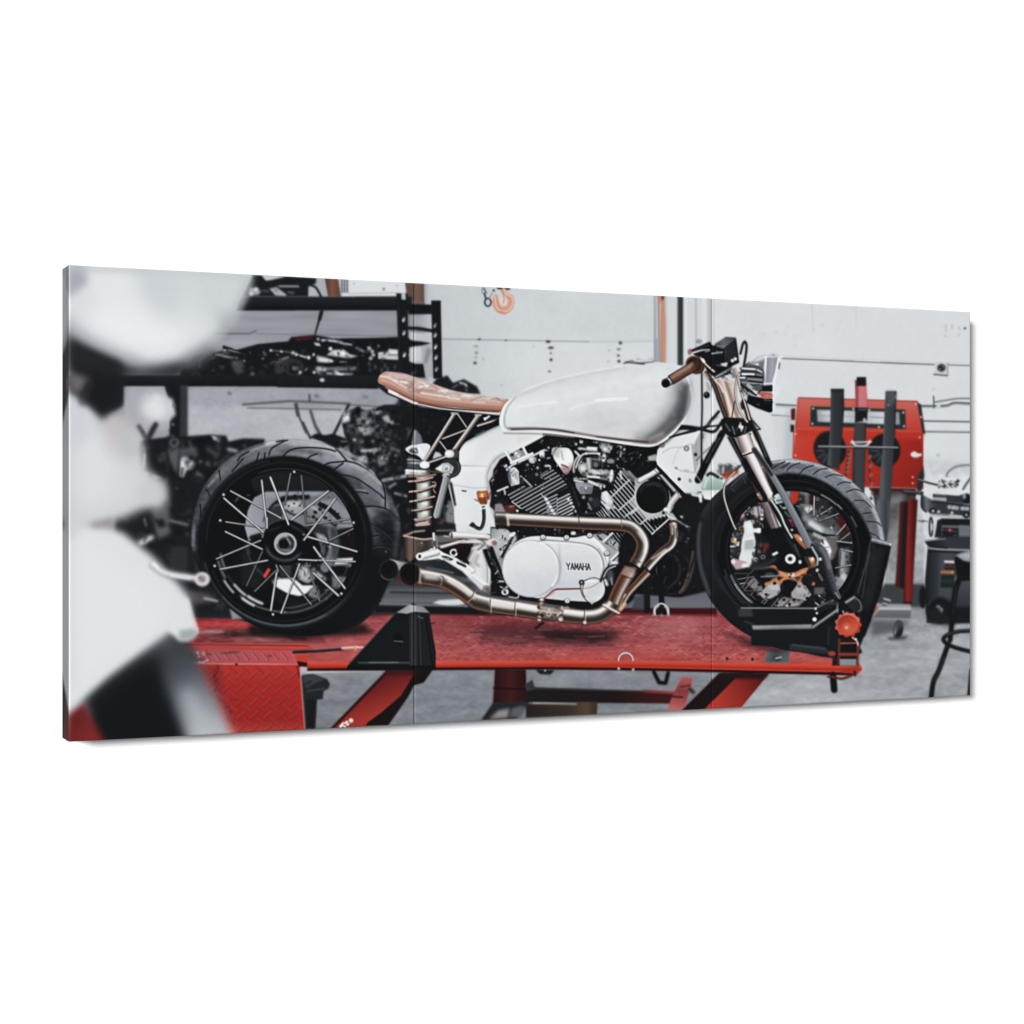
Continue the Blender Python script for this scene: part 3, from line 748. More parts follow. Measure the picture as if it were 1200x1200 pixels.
# ------------------------------------------------------------ lift table
T_ = 'lift_table'
Z(540, 680, 300)
dk = 'b5484b'
Z()
poly([(180, 720), (300, 731), (500, 718), (850, 717), (965, 718), (985, 784), (640, 780), (340, 780), (200, 760)], 'a84a4e', T_, b=1, g=((0, 720), (0, 784), [(0, '98484d'), (.3, 'ac565a'), (.65, 'bc5d5e'), (.9, 'c6564f'), (1, 'd04c40')]))
Z(540, 680, 300)
poly([(500, 130), (1200, 130), (1200, 168), (560, 158)], '40161d', T_, b=3)
line([(500, 152), (1200, 164)], 7, '8e3038', b=3)
poly([(-180, 140), (540, 150), (540, 170), (-180, 160)], '23161a', T_, b=4)
# grime and tread on the deck
with clip([(-400, 150), (600, 160), (1240, 165), (1800, 200), (1800, 420), (-800, 400)]):
    noise((-800, 140, 1800, 420), 4.5, 26, 6, 41, n=T_, tint=(1, 1.05, 1.05))
    noise((-800, 140, 1800, 330), 1.5, 9, 2.2, 45, n=T_)
    noise((-800, 140, 1800, 420), 1.5, 5, 3.5, 42, n=T_)
    rg = random.Random(4)
    for r_ in range(13):
        y = 172 + r_ * 14 + r_ * r_ * .35
        for q in range(64):
            x = -420 + q * 32 + (16 if r_ % 2 else 0) + rg.uniform(-3, 3)
            if rg.random() < .72:
                line([(x, y + (4 if (q + r_) % 2 else -3)), (x + 17, y + (-3 if (q + r_) % 2 else 4))], 4, rg.choice(['6d2b31', '7d3338', 'c99291', '7a2f34']), b=1.6, a=.6)
    poly([(60, 225), (380, 215), (720, 245), (760, 262), (660, 300), (400, 295), (150, 280)], '3a2226', b=26, a=.8, s=1)
    poly([(380, 238), (700, 242), (730, 262), (640, 288), (460, 286)], '1f1519', b=12, a=.75, s=1)
    for q in range(60):
        x, y = rg.uniform(40, 760), rg.uniform(205, 310)
        line([(x, y), (x + rg.uniform(20, 90), y + rg.uniform(-6, 6))], rg.uniform(3, 8), rg.choice(['2b171b', '5d2a2f', '8a4a4e', 'b06a6c', '3a2024']), b=2.5, a=.4)
    for q in range(150):
        x, y = rg.uniform(-400, 1600), rg.uniform(175, 380)
        line([(x, y), (x + rg.uniform(10, 60), y + rg.uniform(-3, 3))], rg.uniform(2, 6), rg.choice(['7a3238', '8d3d40', 'c98a88', 'd49c9a', '6d2a30']), b=2.5, a=.3)
    poly([(100, 215), (370, 190), (420, 215), (200, 250)], '5d2a2f', b=14, a=.7)
    poly([(860, 190), (1100, 180), (1120, 250), (900, 260)], 'b47a7a', b=25, a=.55)
    poly([(-200, 170), (40, 165), (60, 250), (-160, 290)], '8a4044', b=22, a=.5)
    poly([(940, 170), (1200, 178), (1200, 215), (960, 200)], 'c27072', b=14, a=.6)
    poly([(500, 330), (1000, 330), (1000, 380), (500, 380)], 'cf5a55', b=16, a=.5)
    poly([(0, 340), (400, 340), (400, 372), (0, 372)], 'b2474a', b=12, a=.5)
line([(350, 225), (385, 200)], 12, '1c1417', b=3)
# front edge
Z()
poly([(352, 779), (486, 779), (640, 780), (760, 778), (840, 778), (1006, 780), (1006, 790), (840, 786), (640, 784), (352, 786)], 'd8432f', T_, b=.6)
poly([(340, 780), (640, 776), (1008, 778), (1008, 788), (640, 783), (486, 782), (352, 780)], 'dc4634', b=.8)
line([(350, 779.5), (486, 779.5), (640, 777.5), (760, 778), (1007, 783)], 6.5, 'd94733', T_, b=.6, r=[(-1, 'e05a48'), (0, 'd84432'), (1, 'a92c24')])
line([(355, 784.8), (486, 784), (640, 783), (760, 784.5), (1000, 790)], 3.2, '2b0f12', T_, b=.5)
# under the deck: legs and cross members
Z(340, 700, 200)
poly([(700, 495), (1010, 500), (940, 600), (870, 620), (830, 700), (690, 900), (500, 905), (280, 930)], '1b1213', T_ + '/scissor_leg#1', b=3)
poly([(700, 500), (870, 500), (870, 540), (780, 690), (640, 810), (545, 880), (520, 920), (280, 930)], '8c2724', T_ + '/scissor_leg#1', b=3, g=((560, 560), (640, 820), [(0, '5a1a1b'), (.5, '8e2825'), (1, 'b03a30')]))
poly([(690, 500), (720, 500), (310, 920), (280, 925)], '2d1114', b=4)
poly([(700, 498), (880, 500), (860, 550), (660, 545)], '421518', b=10)
line([(355, 912), (400, 875)], 16, 'd9dcdc', b=3); line([(385, 910), (410, 890)], 14, 'e4e5e5', b=3)
line([(372, 885), (400, 905)], 6, '8c2724', b=2)
dots([(428, 866)], 16, 'cfd0cf', b=4); line([(350, 905), (375, 880)], 7, 'f0f0f0', b=2)
Z(540, 680, 300)
poly([(160, 415), (305, 418), (310, 575), (150, 580), (155, 510)], '361519', T_ + '/scissor_leg#2', b=3, g=((155, 0), (310, 0), [(0, '2b1114'), (.5, '451a1d'), (1, '261013')]))
line([(155, 505), (310, 512)], 8, '1c0c0f', b=3)
poly([(150, 575), (330, 560), (260, 650), (95, 656)], '26262a', T_ + '/scissor_leg#3', b=4)
poly([(175, 610), (230, 600), (220, 645), (130, 652)], '8d8788', b=8)
poly([(240, 600), (300, 585), (290, 640), (225, 645)], '5a5d61', b=7)
poly([(305, 500), (1010, 525), (990, 578), (300, 572)], '251a1c', T_ + '/cross_member#1', b=3, g=((300, 0), (1000, 0), [(0, '1d1a1c'), (.6, '201719'), (.8, '3a1a1b'), (1, '4a1c1d')]))
line([(860, 520), (1000, 526)], 14, '9c4646', b=4, g=[(0, '6d3234'), (1, 'a55050')])
line([(330, 508), (850, 520)], 6, '3c3a3d', b=3)
poly([(300, 490), (335, 465), (350, 510), (310, 520)], '34363a', T_, b=3)
poly([(305, 580), (640, 570), (638, 630), (305, 645)], '2b2421', 'cardboard_box', b=3, g=((300, 0), (640, 0), [(0, '231d1b'), (.6, '37302b'), (.85, '544434'), (1, '332a25')]))
line([(340, 576), (540, 580)], 6, 'b9b4ae', b=3)
poly([(350, 418), (440, 422), (420, 442), (370, 440)], '1f2226', T_, b=3); dots([(395, 424)], 4, 'c9ccce', b=2)
line([(905, 430), (930, 480), (960, 482), (972, 435)], 18, '101317', 'tie_down_strap#1', b=3)
poly([(1035, 455), (1085, 455), (1082, 490), (1045, 605), (968, 608), (990, 545)], 'a85353', T_ + '/cross_member#2', b=3, g=((1030, 460), (1000, 600), [(0, 'b55c5a'), (.4, '8f4243'), (.6, 'a04a4a'), (1, 'c26a66')]))
line([(1030, 500), (1075, 492)], 5, '4e1d20', b=3); line([(990, 545), (1040, 548)], 6, '2a1214', b=3)
line([(1075, 510), (1090, 525)], 18, '33262a', b=5)
poly([(1180, 470), (1210, 440), (1380, 430), (1250, 620), (1040, 608)], '1d1315', T_ + '/scissor_leg#4', b=3)
line([(1085, 500), (1130, 495), (1140, 515)], 4, '6d7074', s=1, b=3)
Z(780, 570, 260)
poly([(290, 1010), (560, 1012), (390, 1210), (90, 1210)], '1f1315', T_ + '/scissor_leg#4', b=3)
poly([(400, 1015), (555, 1012), (395, 1215), (200, 1215)], '9c2b26', T_ + '/scissor_leg#4', b=3, g=((480, 1020), (300, 1200), [(0, '701f1e'), (.4, '9c2c27'), (1, 'c23f33')]))
poly([(300, 1010), (560, 1010), (530, 1040), (290, 1040)], '2c1114', b=8)
line([(905, 1020), (912, 1100)], 36, '15181b', T_, b=3)
line([(880, 1030), (900, 1030), (955, 1040), (1010, 1020)], 14, '6d2a26', T_, s=1, b=3)
poly([(935, 985), (1042, 975), (1036, 1020), (1010, 1012), (960, 1010)], 'b23a30', T_, b=3)
line([(1022, 1000), (1026, 1024)], 10, '2b1d1f', b=2)
# steel plate, tie rings
poly([(548, 878), (672, 884), (668, 956), (535, 958)], '55585c', T_ + '/steel_plate', b=3, g=((540, 880), (670, 956), [(0, '6d7074'), (.4, '4c4f53'), (1, '606367')]))
line([(535, 955), (668, 956)], 6, 'a9645e', b=3)
ell(603, 930, 22, 14, '303337', b=4); line([(595, 930), (625, 924)], 8, 'b5b8bb', b=3)
dots([(332, 932), (470, 935)], 8, '2b1416', b=3)
ring(805, 900, 0.1, 0.1, 0.1, 0)
Z(560, 580, 260)
ring(800, 895, 38, 40, 9, 'c9c5c4', T_ + '/tie_ring#1', a0=180, a1=360, b=2)
ring(800, 897, 33, 35, 4, '5d4a4a', a0=180, a1=360, b=2)
dots([(762, 940), (840, 945)], 8, 'a9a9aa', b=2)
line([(955, 640), (960, 610), (990, 592), (1020, 605), (1030, 640)], 13, 'a9acae', T_ + '/tie_ring#2', s=1, b=2)
line([(968, 640), (990, 610), (1014, 640)], 15, '1b1d20', b=3)
line([(945, 650), (1035, 650)], 6, '8a7577', b=3)
# rear deck stretch, edge rails
Z(200, 700, 160)
with clip([(0, 180), (560, 185), (800, 260), (1500, 300), (1500, 560), (0, 600)]):
    poly([(100, 150), (700, 190), (820, 260), (760, 300), (200, 300)], 'b3393a', T_, b=4, g=((0, 180), (0, 300), [(0, '9d3034'), (.5, 'c0484a'), (1, '95383b')]))
    poly([(230, 300), (800, 270), (1320, 330), (1380, 405), (200, 410)], '8a4043', T_, b=10)
    poly([(240, 320), (560, 290), (900, 300), (1200, 350), (1200, 385), (800, 350), (500, 350)], '3d2426', b=18, a=.9)
    poly([(250, 285), (480, 285), (460, 310), (270, 320)], 'b98a8a', b=12, a=.7)
    poly([(500, 360), (1000, 345), (1100, 385), (600, 395)], 'a5686a', b=10, a=.7)
    noise((100, 170, 1200, 420), 6, 22, 7, 44, n=T_)
    poly([(80, 400), (1200, 405), (1260, 470), (80, 470)], 'c24846', T_, b=3)
line([(90, 412), (800, 420), (1200, 426)], 8, '6d1d20', b=3)
line([(60, 408), (1200, 418)], 5, 'd26a62', b=3, a=.7)
line([(700, 440), (1200, 440)], 12, 'd65044', b=4)
poly([(1085, 468), (1200, 462), (1200, 490), (1085, 492)], '26262b', b=3)
poly([(1100, 505), (1200, 500), (1200, 575), (1115, 570)], 'cf4434', T_, b=3)
poly([(1110, 560), (1200, 575), (1200, 610), (1125, 605)], '2a1417', b=4)
# ramp with tread pattern
P_ = T_ + '/ramp'
poly([(60, 450), (1070, 470), (1110, 585), (60, 590)], 'c2585c', P_, b=3, g=((60, 0), (1100, 0), [(0, '8d5052'), (.3, 'b0585c'), (.6, 'c4555a'), (1, 'd0565a')]))
poly([(-600, 585), (1110, 590), (1138, 640), (1185, 1240), (-600, 1240)], 'b92d28', P_, b=3, g=((0, 590), (0, 1200), [(0, 'c83a33'), (.3, 'ba2c28'), (.8, 'ae2623'), (1, 'c24a45')]))
poly([(280, 600), (440, 600), (520, 1150), (380, 1150)], '8e2a2c', b=22, a=.6)
line([(120, 580), (1110, 590)], 8, 'e08a86', b=4, a=.75)
rg = random.Random(9)
with clip([(-600, 600), (1110, 600), (1130, 640), (1178, 1240), (-600, 1240)]):
    for r_ in range(11):
        y = 628 + r_ * 58
        for q in range(16):
            x = -520 + q * 118 + (58 if r_ % 2 else 0) + r_ * 2
            sl = 1 if r_ % 2 == 0 else -1
            p0, p1 = (x - 34, y - 30 * sl), (x + 34, y + 30 * sl)
            line([(p0[0] + 3, p0[1] + 7), (p1[0] + 3, p1[1] + 7)], 12, '7a201f', b=6, a=.6)
            line([p0, p1], 10, rg.choice(['d05c54', 'ca5048', 'c4463f']), b=5, a=.5)
with clip([(60, 455), (1070, 472), (1105, 582), (60, 585)]):
    for q in range(12):
        x = 120 + q * 86
        line([(x, 490), (x + 50, 550)], 12, '7c3038', b=5, a=.7)
        line([(x - 8, 490), (x + 42, 550)], 7, 'e0a0a0', b=4, a=.6)
    for x, y, w in ((200, 520, 40), (240, 545, 34), (150, 500, 30), (490, 490, 60), (340, 500, 26), (560, 480, 50), (870, 515, 26)):
        ell(x, y, w, 9, '4d3034', b=6, a=.6)
    junk((120, 470, 320, 580), 26, 8, (10, 34), pal=('d9c9ca', '6d4044', '3b2427', 'e8dcdc'), wt=(2, 3, 2, 1), b=4, a=.6)
line([(140, 578), (290, 572)], 9, 'dcb8b8', b=4)
for k in range(16):
    ell(400 + rg.uniform(-18, 18), 600 + k * 15, rg.uniform(6, 14), rg.uniform(5, 10), '4d1a1c', b=5, a=.8)
junk((390, 860, 600, 1100), 16, 10, (8, 26), pal=('5a1a1b', '6d2224', '471315'), wt=(1, 1, 1), b=6, a=.6, ang=.8)
dots([(578, 590)], 11, '3b1416', b=4)
line([(1136, 640), (1145, 760), (1180, 1180)], 9, 'e58a88', b=4, a=.8)
line([(1118, 600), (1128, 700)], 16, '8e2625', b=5)
poly([(1140, 610), (1200, 615), (1200, 700), (1145, 700)], 'a9acb1', b=5)
poly([(1150, 690), (1200, 700), (1200, 1220), (1195, 1220)], '202428', b=6)
# black castor unit on the floor beside the ramp
Z(340, 700, 200)
poly([(85, 545), (160, 540), (260, 575), (280, 610), (270, 640), (235, 660), (230, 715), (190, 720), (178, 925), (110, 925)], '1f2327', 'floor_jack', b=3)
poly([(90, 550), (160, 545), (250, 578), (180, 600), (110, 640), (95, 600)], '3a3f43', b=6)
line([(110, 610), (150, 590)], 10, '15181b', b=3); line([(120, 660), (240, 640)], 10, '43484c', b=4)
poly([(110, 720), (180, 720), (170, 920), (120, 920)], '121519', b=4)
# hydraulic hose lying on the deck
line([(25, 383), (180, 378), (370, 363)], 20, '191b1e', 'air_hose', b=3, r=[(-1, '55585c'), (-.3, '1d1f22'), (1, '0c0d10')])
line([(370, 360), (440, 356), (470, 354)], 22, 'd6aa94', 'air_hose/fitting', b=3, r=[(-1, 'f0d2c2'), (0, 'dcae96'), (1, '8a5a4a')])
line([(455, 345), (460, 372)], 10, 'c8947c', b=3); line([(470, 352), (515, 352)], 12, 'd9c4ba', 'air_hose/fitting', b=3)
# ------------------------------------------------------------ rear wheel
_n = [0]
def spoke(p0, p1, w, k, name, b=1.6, hi=True, same=None):
    if same is None:
        _n[0] += 1
        same = _n[0]
    name = name and '%s#%d' % (name, same)
    k = int(k * .9)
    w = w * .9
    k2 = min(255, k + 26)
    line([(p0[0] + 1.5, p0[1] + 2.5), (p1[0] + 1.5, p1[1] + 2.5)], w + 3, '0a0c10', b=b, a=.55)
    line([p0, p1], w, name and (k, k, k + 3), name, b=b, r=[(-1, (k * .7,) * 3), (-.2, (k2, k2, k2)), (1, (k * .6,) * 3)] if hi else None)
Y_ = 'motorcycle/tyre#rear'
Z(220, 505, 260)
# shade and clutter under the wheel
poly([(0, 600), (120, 600), (260, 1000), (0, 1010)], '1a1c20', 'spare_part', b=10)
junk((0, 840, 230, 1000), 26, 51, (8, 34), pal=('101317', '1b1e22', '2d3035', '53565b'), wt=(4, 4, 2, 1), b=5)
line([(40, 600), (60, 760)], 26, '3a3c41', b=10)
poly([(0, 860), (120, 880), (150, 920), (40, 940)], '5b5658', b=10, a=.8)
line([(90, 905), (160, 920)], 12, 'a3a6a9', b=4)
poly([(225, 960), (290, 1000), (310, 1015), (240, 1018)], '8f8f90', b=4)
poly([(330, 1040), (640, 1070), (950, 1040), (1010, 1090), (900, 1105), (560, 1125), (330, 1100)], '150f12', b=14, a=.9)
OUT = [(18, 600), (32, 450), (82, 310), (170, 196), (290, 106), (420, 60), (560, 46), (690, 60), (800, 94), (880, 150), (968, 205), (1052, 285), (1112, 370), (1150, 480), (1158, 600), (1134, 735), (1092, 850), (1020, 960), (930, 1045), (820, 1088), (650, 1108), (470, 1090), (330, 1035), (210, 940), (115, 830), (48, 725)]
poly(OUT, '1a1d21', Y_, s=1, b=2)
with clip(OUT, s=1):
    ring(545, 585, 515, 505, 130, '0c0e12', a0=20, a1=150, b=20)
    # upper tread, lit from above
    line([(60, 460), (120, 320), (215, 215), (330, 140), (470, 100), (600, 95), (720, 115), (830, 165), (930, 240), (1010, 340), (1060, 450)], 98, '5a5d63', s=1, b=12, g=[(0, '2b2e32'), (.18, '505358'), (.4, '6d7077'), (.6, '8b8e95'), (.8, '7b7e85'), (1, '4d5056')])
    line([(110, 300), (215, 190), (330, 115), (440, 72)], 9, '8d9096', s=1, b=4)
    line([(430, 66), (560, 52), (690, 64), (790, 95)], 26, 'b6b9be', s=1, b=6)
    line([(560, 62), (690, 76), (790, 110), (840, 150)], 34, 'a4a7ac', s=1, b=8)
    line([(850, 150), (950, 200), (1040, 285)], 42, '9da0a6', s=1, b=8)
    line([(960, 240), (1040, 330), (1075, 410)], 44, '7d8086', s=1, b=10)
    line([(1085, 360), (1130, 460), (1135, 540)], 26, '565a60', s=1, b=8)
    line([(500, 110), (620, 105), (720, 125)], 24, '5b5e65', s=1, b=9)
    line([(480, 150), (620, 140), (740, 180)], 22, '8d9096', s=1, b=8)
    poly([(850, 230), (920, 250), (960, 330), (900, 320)], '44474d', b=12)
    poly([(830, 270), (880, 300), (930, 370), (890, 380)], '797c83', b=14)
    poly([(880, 340), (980, 340), (1000, 400), (930, 400)], '5b5e64', b=12)
    line([(905, 322), (960, 330)], 14, '8d949b', b=7)
    poly([(940, 400), (1000, 420), (1010, 470), (960, 470)], '7d8188', b=12)
    line([(1100, 440), (1130, 560), (1120, 680)], 20, '3d4146', s=1, b=8)
    poly([(960, 430), (990, 430), (1010, 560), (970, 560)], '565a61', b=14)
    poly([(1040, 420), (1100, 440), (1120, 560), (1080, 640), (1050, 520)], '1c2024', b=16)
    poly([(990, 520), (1040, 560), (1050, 640), (1000, 620)], '33373d', b=14)
    line([(35, 640), (30, 540), (60, 430), (110, 340)], 24, '4b4f53', s=1, b=8)
    line([(28, 620), (34, 520)], 12, '6d7175', b=5)
    poly([(170, 200), (250, 140), (330, 115), (310, 200), (190, 290)], '55585d', b=18)
    line([(150, 260), (250, 160)], 20, '6a6d72', b=10)
    noise((0, 40, 1160, 620), 4, 9, 6, 52, n=Y_)
    # grooves
    gr = '14171b'
    for q in ([(440, 130), (455, 95), (510, 62), (540, 50)], [(415, 160), (418, 120)], [(515, 136), (560, 102), (640, 90), (740, 96), (800, 110)], [(638, 165), (660, 140), (700, 124)],
              [(720, 202), (760, 175), (845, 165)], [(790, 82), (830, 125), (860, 160)], [(845, 162), (900, 172), (960, 200), (1010, 235)], [(762, 245), (800, 205), (840, 175)],
              [(795, 242), (860, 242), (920, 262), (980, 300), (1035, 340), (1062, 365)], [(885, 340), (920, 330), (975, 338)], [(1050, 270), (1068, 340), (1068, 415)],
              [(940, 412), (1010, 408), (1070, 422), (1110, 450), (1150, 490)], [(975, 495), (1020, 520), (1075, 560), (1110, 600)], [(985, 575), (1030, 565)], [(980, 635), (1040, 620), (1100, 640)],
              [(100, 320), (112, 330), (120, 352)], [(170, 215), (178, 270)], [(270, 160), (290, 135), (330, 112)], [(68, 400), (76, 470)], [(240, 220), (300, 150)], [(370, 170), (385, 120)], [(480, 60), (520, 50)], [(60, 560), (80, 640)]):
        line(q, 8.5, '0f1216', s=1, b=2, a=.95)
        line([(x + 5, y + 5) for x, y in q], 4, 'a5a8ae', s=1, b=2, a=.3)
    dots([(1072, 653)], 5, '6d7175', b=2)
    # lower tread and sidewall
    ring(528, 602, 455, 452, 34, '0d1013', b=6)
    ring(528, 602, 446, 449, 26, '2b2f33', a0=20, a1=165, b=8)
    ring(528, 604, 440, 448, 8, '5b5f64', a0=60, a1=140, b=4)
    ring(528, 604, 442, 446, 6, '3a3e43', a0=20, a1=62, b=4)
    ring(520, 600, 456, 446, 5, '53565c', a0=195, a1=260, b=4, a=.5)
    poly([(900, 700), (1000, 640), (1110, 700), (1040, 900), (900, 1040), (780, 1080), (860, 900)], '0e1115', b=24, a=.9)
# rim and what shows through it
RM = 'motorcycle/rim#rear'
ell(522, 605, 436, 441, '0b0d11', RM, b=2)
ring(525, 604, 425, 432, 5, '2a2d32', a0=180, a1=330, b=3)
ring(520, 604, 392, 400, 4, '3b3e43', a0=250, a1=330, b=2)
ring(522, 603, 416, 426, 7, '1d2024', a0=20, a1=160, b=3)
OPEN = ep(520, 606, 384, 390)
with clip(OPEN):
    poly([(340, 160), (820, 160), (930, 420), (930, 760), (800, 960), (560, 1000)], '16191d', 'motorcycle/brake_disc#rear', b=4)
    poly([(330, 225), (860, 260), (860, 330), (360, 330)], '1b1e22', b=5)
    poly([(420, 330), (860, 328), (900, 400), (905, 480), (880, 520), (700, 560), (420, 590), (380, 560), (330, 600), (308, 520), (325, 430), (360, 360)], '85888f', 'motorcycle/brake_disc#rear', b=3, g=((310, 600), (880, 340), [(0, 'a0a3aa'), (.3, '868991'), (.6, '6d7077'), (1, '63666d')]))
    poly([(420, 330), (760, 328), (700, 350), (420, 360)], '8f9299', b=6)
    poly([(690, 380), (800, 370), (880, 450), (880, 520), (800, 500)], '83868d', b=6)
    poly([(512, 352), (660, 345), (660, 370), (560, 372), (470, 400), (430, 460), (405, 500), (420, 440), (460, 390)], '16191e', b=5)
    poly([(430, 440), (470, 405), (520, 400), (510, 480), (420, 520)], '33353a', b=6)
    # perforated carrier and caliper
    ring(585, 610, 205, 200, 52, '6b6e73', 'motorcycle/brake_disc#rear', a0=255, a1=400, b=4)
    poly([(525, 380), (620, 380), (640, 440), (570, 470), (520, 440)], '97999d', b=5)
    poly([(540, 388), (600, 386), (600, 410), (550, 412)], 'b5b8bb', b=7)
    dots([(575, 392), (606, 404), (546, 406)], 5, '1a1d21', b=2)
    line([(530, 430), (580, 455), (640, 440)], 12, '2d3035', s=1, b=4)
    poly([(640, 420), (700, 400), (760, 440), (790, 500), (740, 510), (680, 490)], '7d8082', b=6)
    line([(660, 405), (760, 455)], 10, 'b0b3b5', b=5)
    for x, y in ((690, 440), (715, 425), (745, 470), (680, 465), (770, 490), (735, 445)):
        ell(x, y, 11, 9, '17191d', rot=30, b=3)
    line([(720, 400), (760, 420), (800, 455), (815, 470)], 26, '16191d', s=1, b=3)
    for k in range(6):
        line([(706 + k * 20, 398 + k * 11), (716 + k * 20, 386 + k * 12)], 9, '16191d', b=2)
    poly([(640, 500), (700, 500), (760, 520), (740, 660), (700, 690), (640, 600)], '2d3035', b=8)
    poly([(690, 550), (740, 565), (750, 600), (720, 610)], '9a9da1', b=6)
    poly([(770, 520), (800, 520), (830, 600), (800, 660), (770, 600)], '3d4045', b=7)
    poly([(700, 590), (740, 600), (745, 670), (705, 680)], '55585c', b=7)
    poly([(780, 590), (820, 590), (810, 690), (780, 690)], '44474b', b=7)
    poly([(820, 560), (920, 520), (930, 690), (830, 690)], '17121a', b=8)
    line([(812, 512), (905, 512)], 14, '83868a', b=3); line([(800, 500), (880, 500)], 6, '4d5054', b=3)
    poly([(805, 690), (905, 685), (900, 700), (860, 720), (790, 725)], 'c3c6c8', b=4)
    line([(790, 728), (905, 722)], 8, '8a8d92', b=4); line([(855, 740), (905, 728)], 12, 'b4b7ba', b=4)
    poly([(780, 770), (860, 790), (830, 850), (780, 850)], '6b6d6f', b=7); poly([(800, 790), (860, 780), (840, 830)], '77797b', b=8)
    poly([(800, 730), (900, 735), (860, 790), (780, 780)], '0e1114', b=6)
    junk((560, 330, 900, 700), 60, 132, (4, 18), pal=('101316', '2b2e32', '5b5e62', '9da0a4', 'd0d3d5'), wt=(4, 3, 3, 1.6, .8), b=2.4, a=.75)
    # underside: calliper cluster, white paper glow
    poly([(590, 740), (620, 730), (670, 760), (690, 800), (650, 830), (600, 815)], '8e9193', b=6)
    ell(635, 770, 26, 34, 'b2b5b7', b=9)
    line([(600, 810), (650, 832), (690, 815)], 12, '1b1e22', s=1, b=4)
    line([(680, 750), (740, 800)], 22, '7a7d80', b=6); line([(690, 770), (720, 790)], 8, 'd0d2d3', b=4)
    poly([(500, 715), (560, 720), (560, 790), (500, 790)], '3a3d41', b=8)
    junk((500, 710, 780, 830), 40, 53, (5, 22), b=3, a=.75)
    poly([(440, 805), (500, 800), (570, 795), (620, 835), (690, 835), (640, 880), (600, 895), (540, 880), (480, 850)], 'dcdfe0', b=4)
    poly([(470, 840), (540, 885), (620, 900), (700, 860), (720, 930), (560, 960), (440, 900)], '17191d', b=6)
    line([(450, 800), (560, 800)], 5, '8d9093', b=3)
    poly([(660, 860), (690, 830), (710, 860), (715, 910), (680, 905), (650, 890)], '7c7f82', b=6)
    junk((650, 850, 760, 920), 14, 54, (5, 16), b=3, a=.7)
    poly([(310, 640), (420, 640), (480, 720), (460, 840), (330, 900), (240, 840), (250, 700)], '101215', b=12)
    poly([(300, 640), (340, 700), (420, 760), (380, 850), (290, 830)], '1b1e20', b=8)
    line([(318, 640), (350, 720), (420, 790)], 7, '4c4f54', s=1, b=4, a=.7)
    line([(320, 620), (330, 660)], 20, '33363b', b=6)
    line([(345, 578), (390, 565)], 26, '121519', b=5)
    # red valve cap
    line([(438, 752), (418, 785)], 22, 'd24d43', 'motorcycle/valve_cap', b=2, r=[(-1, '8d2a24'), (0, 'e0574b'), (1, '9d332c')])
# inner barrel reflections
for a0, a1, r_, w, c in ((112, 150, 352, 8, '3e4146'), (88, 130, 372, 7, '8a8d92'), (45, 92, 378, 7, '74777c'), (45, 90, 352, 8, '5b5e63'), (110, 124, 348, 16, 'c5c8cb'), (127, 140, 352, 14, 'b4b7bb'), (116, 127, 376, 14, 'c9ccd0'), (136, 148, 384, 12, 'b9bcc0'), (150, 164, 372, 15, '64676c'), (156, 170, 350, 13, '6d7075'), (20, 50, 372, 6, '43464b')):
    ring(520, 606, r_ * .99, r_, w, c, a0=a0, a1=a1, b=4, a=.85)
line([(175, 360), (340, 600)], .1, 0)
line([(258, 380), (280, 352)], 8, '4d5054', b=3); line([(320, 350), (336, 346)], 6, '4b4e53', b=3)
# spokes
SP = 'motorcycle/spoke'
for p0, p1, w, k in (((232, 325), (505, 472), 10, 185), ((196, 364), (408, 548), 11, 205), ((206, 492), (410, 522), 9, 165), ((204, 545), (402, 640), 10, 190), ((400, 268), (428, 525), 11, 205),
                     ((447, 252), (545, 505), 12, 215), ((556, 230), (525, 395), 10, 120), ((614, 242), (640, 510), 9, 120), ((760, 325), (550, 488), 11, 205), ((798, 365), (628, 590), 11, 200),
                     ((870, 475), (635, 512), 9, 150), ((895, 528), (765, 592), 8, 150), ((915, 652), (650, 572), 11, 200), ((905, 706), (600, 695), 10, 190), ((850, 850), (682, 628), 13, 195),
                     ((815, 890), (680, 768), 14, 190), ((715, 920), (632, 682), 8, 130), ((668, 938), (498, 728), 8, 160), ((505, 985), (605, 720), 10, 200), ((450, 970), (482, 760), 12, 200),
                     ((362, 868), (480, 752), 8, 130), ((318, 838), (405, 650), 8, 110), ((155, 692), (395, 592), 9, 175), ((176, 748), (432, 700), 10, 185), ((478, 725), (490, 760), 10, 150)):
    spoke(p0, p1, w, k, SP)
dots([(194, 345), (146, 730), (461, 992), (897, 496), (576, 221), (831, 880), (176, 484)], 7, 'b4b7ba', b=2)
# hub
HB = 'motorcycle/hub'
ell(528, 612, 124, 116, '0c0e12', HB, b=3)
poly([(430, 520), (520, 480), (600, 500), (680, 560), (720, 640), (680, 700), (590, 710), (450, 690), (410, 600)], '0c0e12', HB, s=1, b=3)
ring(525, 610, 100, 94, 12, '2c2f33', a0=30, a1=170, b=5)
line([(430, 640), (450, 670), (500, 695), (560, 695), (600, 670)], 9, '4b4e53', s=1, b=5)
line([(440, 540), (500, 520)], 8, '2d3035', b=5); line([(560, 510), (620, 545)], 10, '34373c', b=5); ell(628, 560, 9, 6, '74777b', b=3)
ell(528, 610, 62, 60, '3b3e43', HB, b=2)
ring(528, 610, 55, 54, 12, 'a5a8ac', b=2)
ring(527, 611, 40, 40, 14, '5d6064', b=3)
ring(526, 610, 44, 44, 8, 'b4b7ba', a0=180, a1=300, b=3)
ell(520, 612, 28, 28, '0d0f13', b=3)
line([(545, 575), (565, 600), (562, 630)], 14, '25282c', s=1, b=4); line([(538, 580), (556, 612)], 7, '9da0a4', b=4)
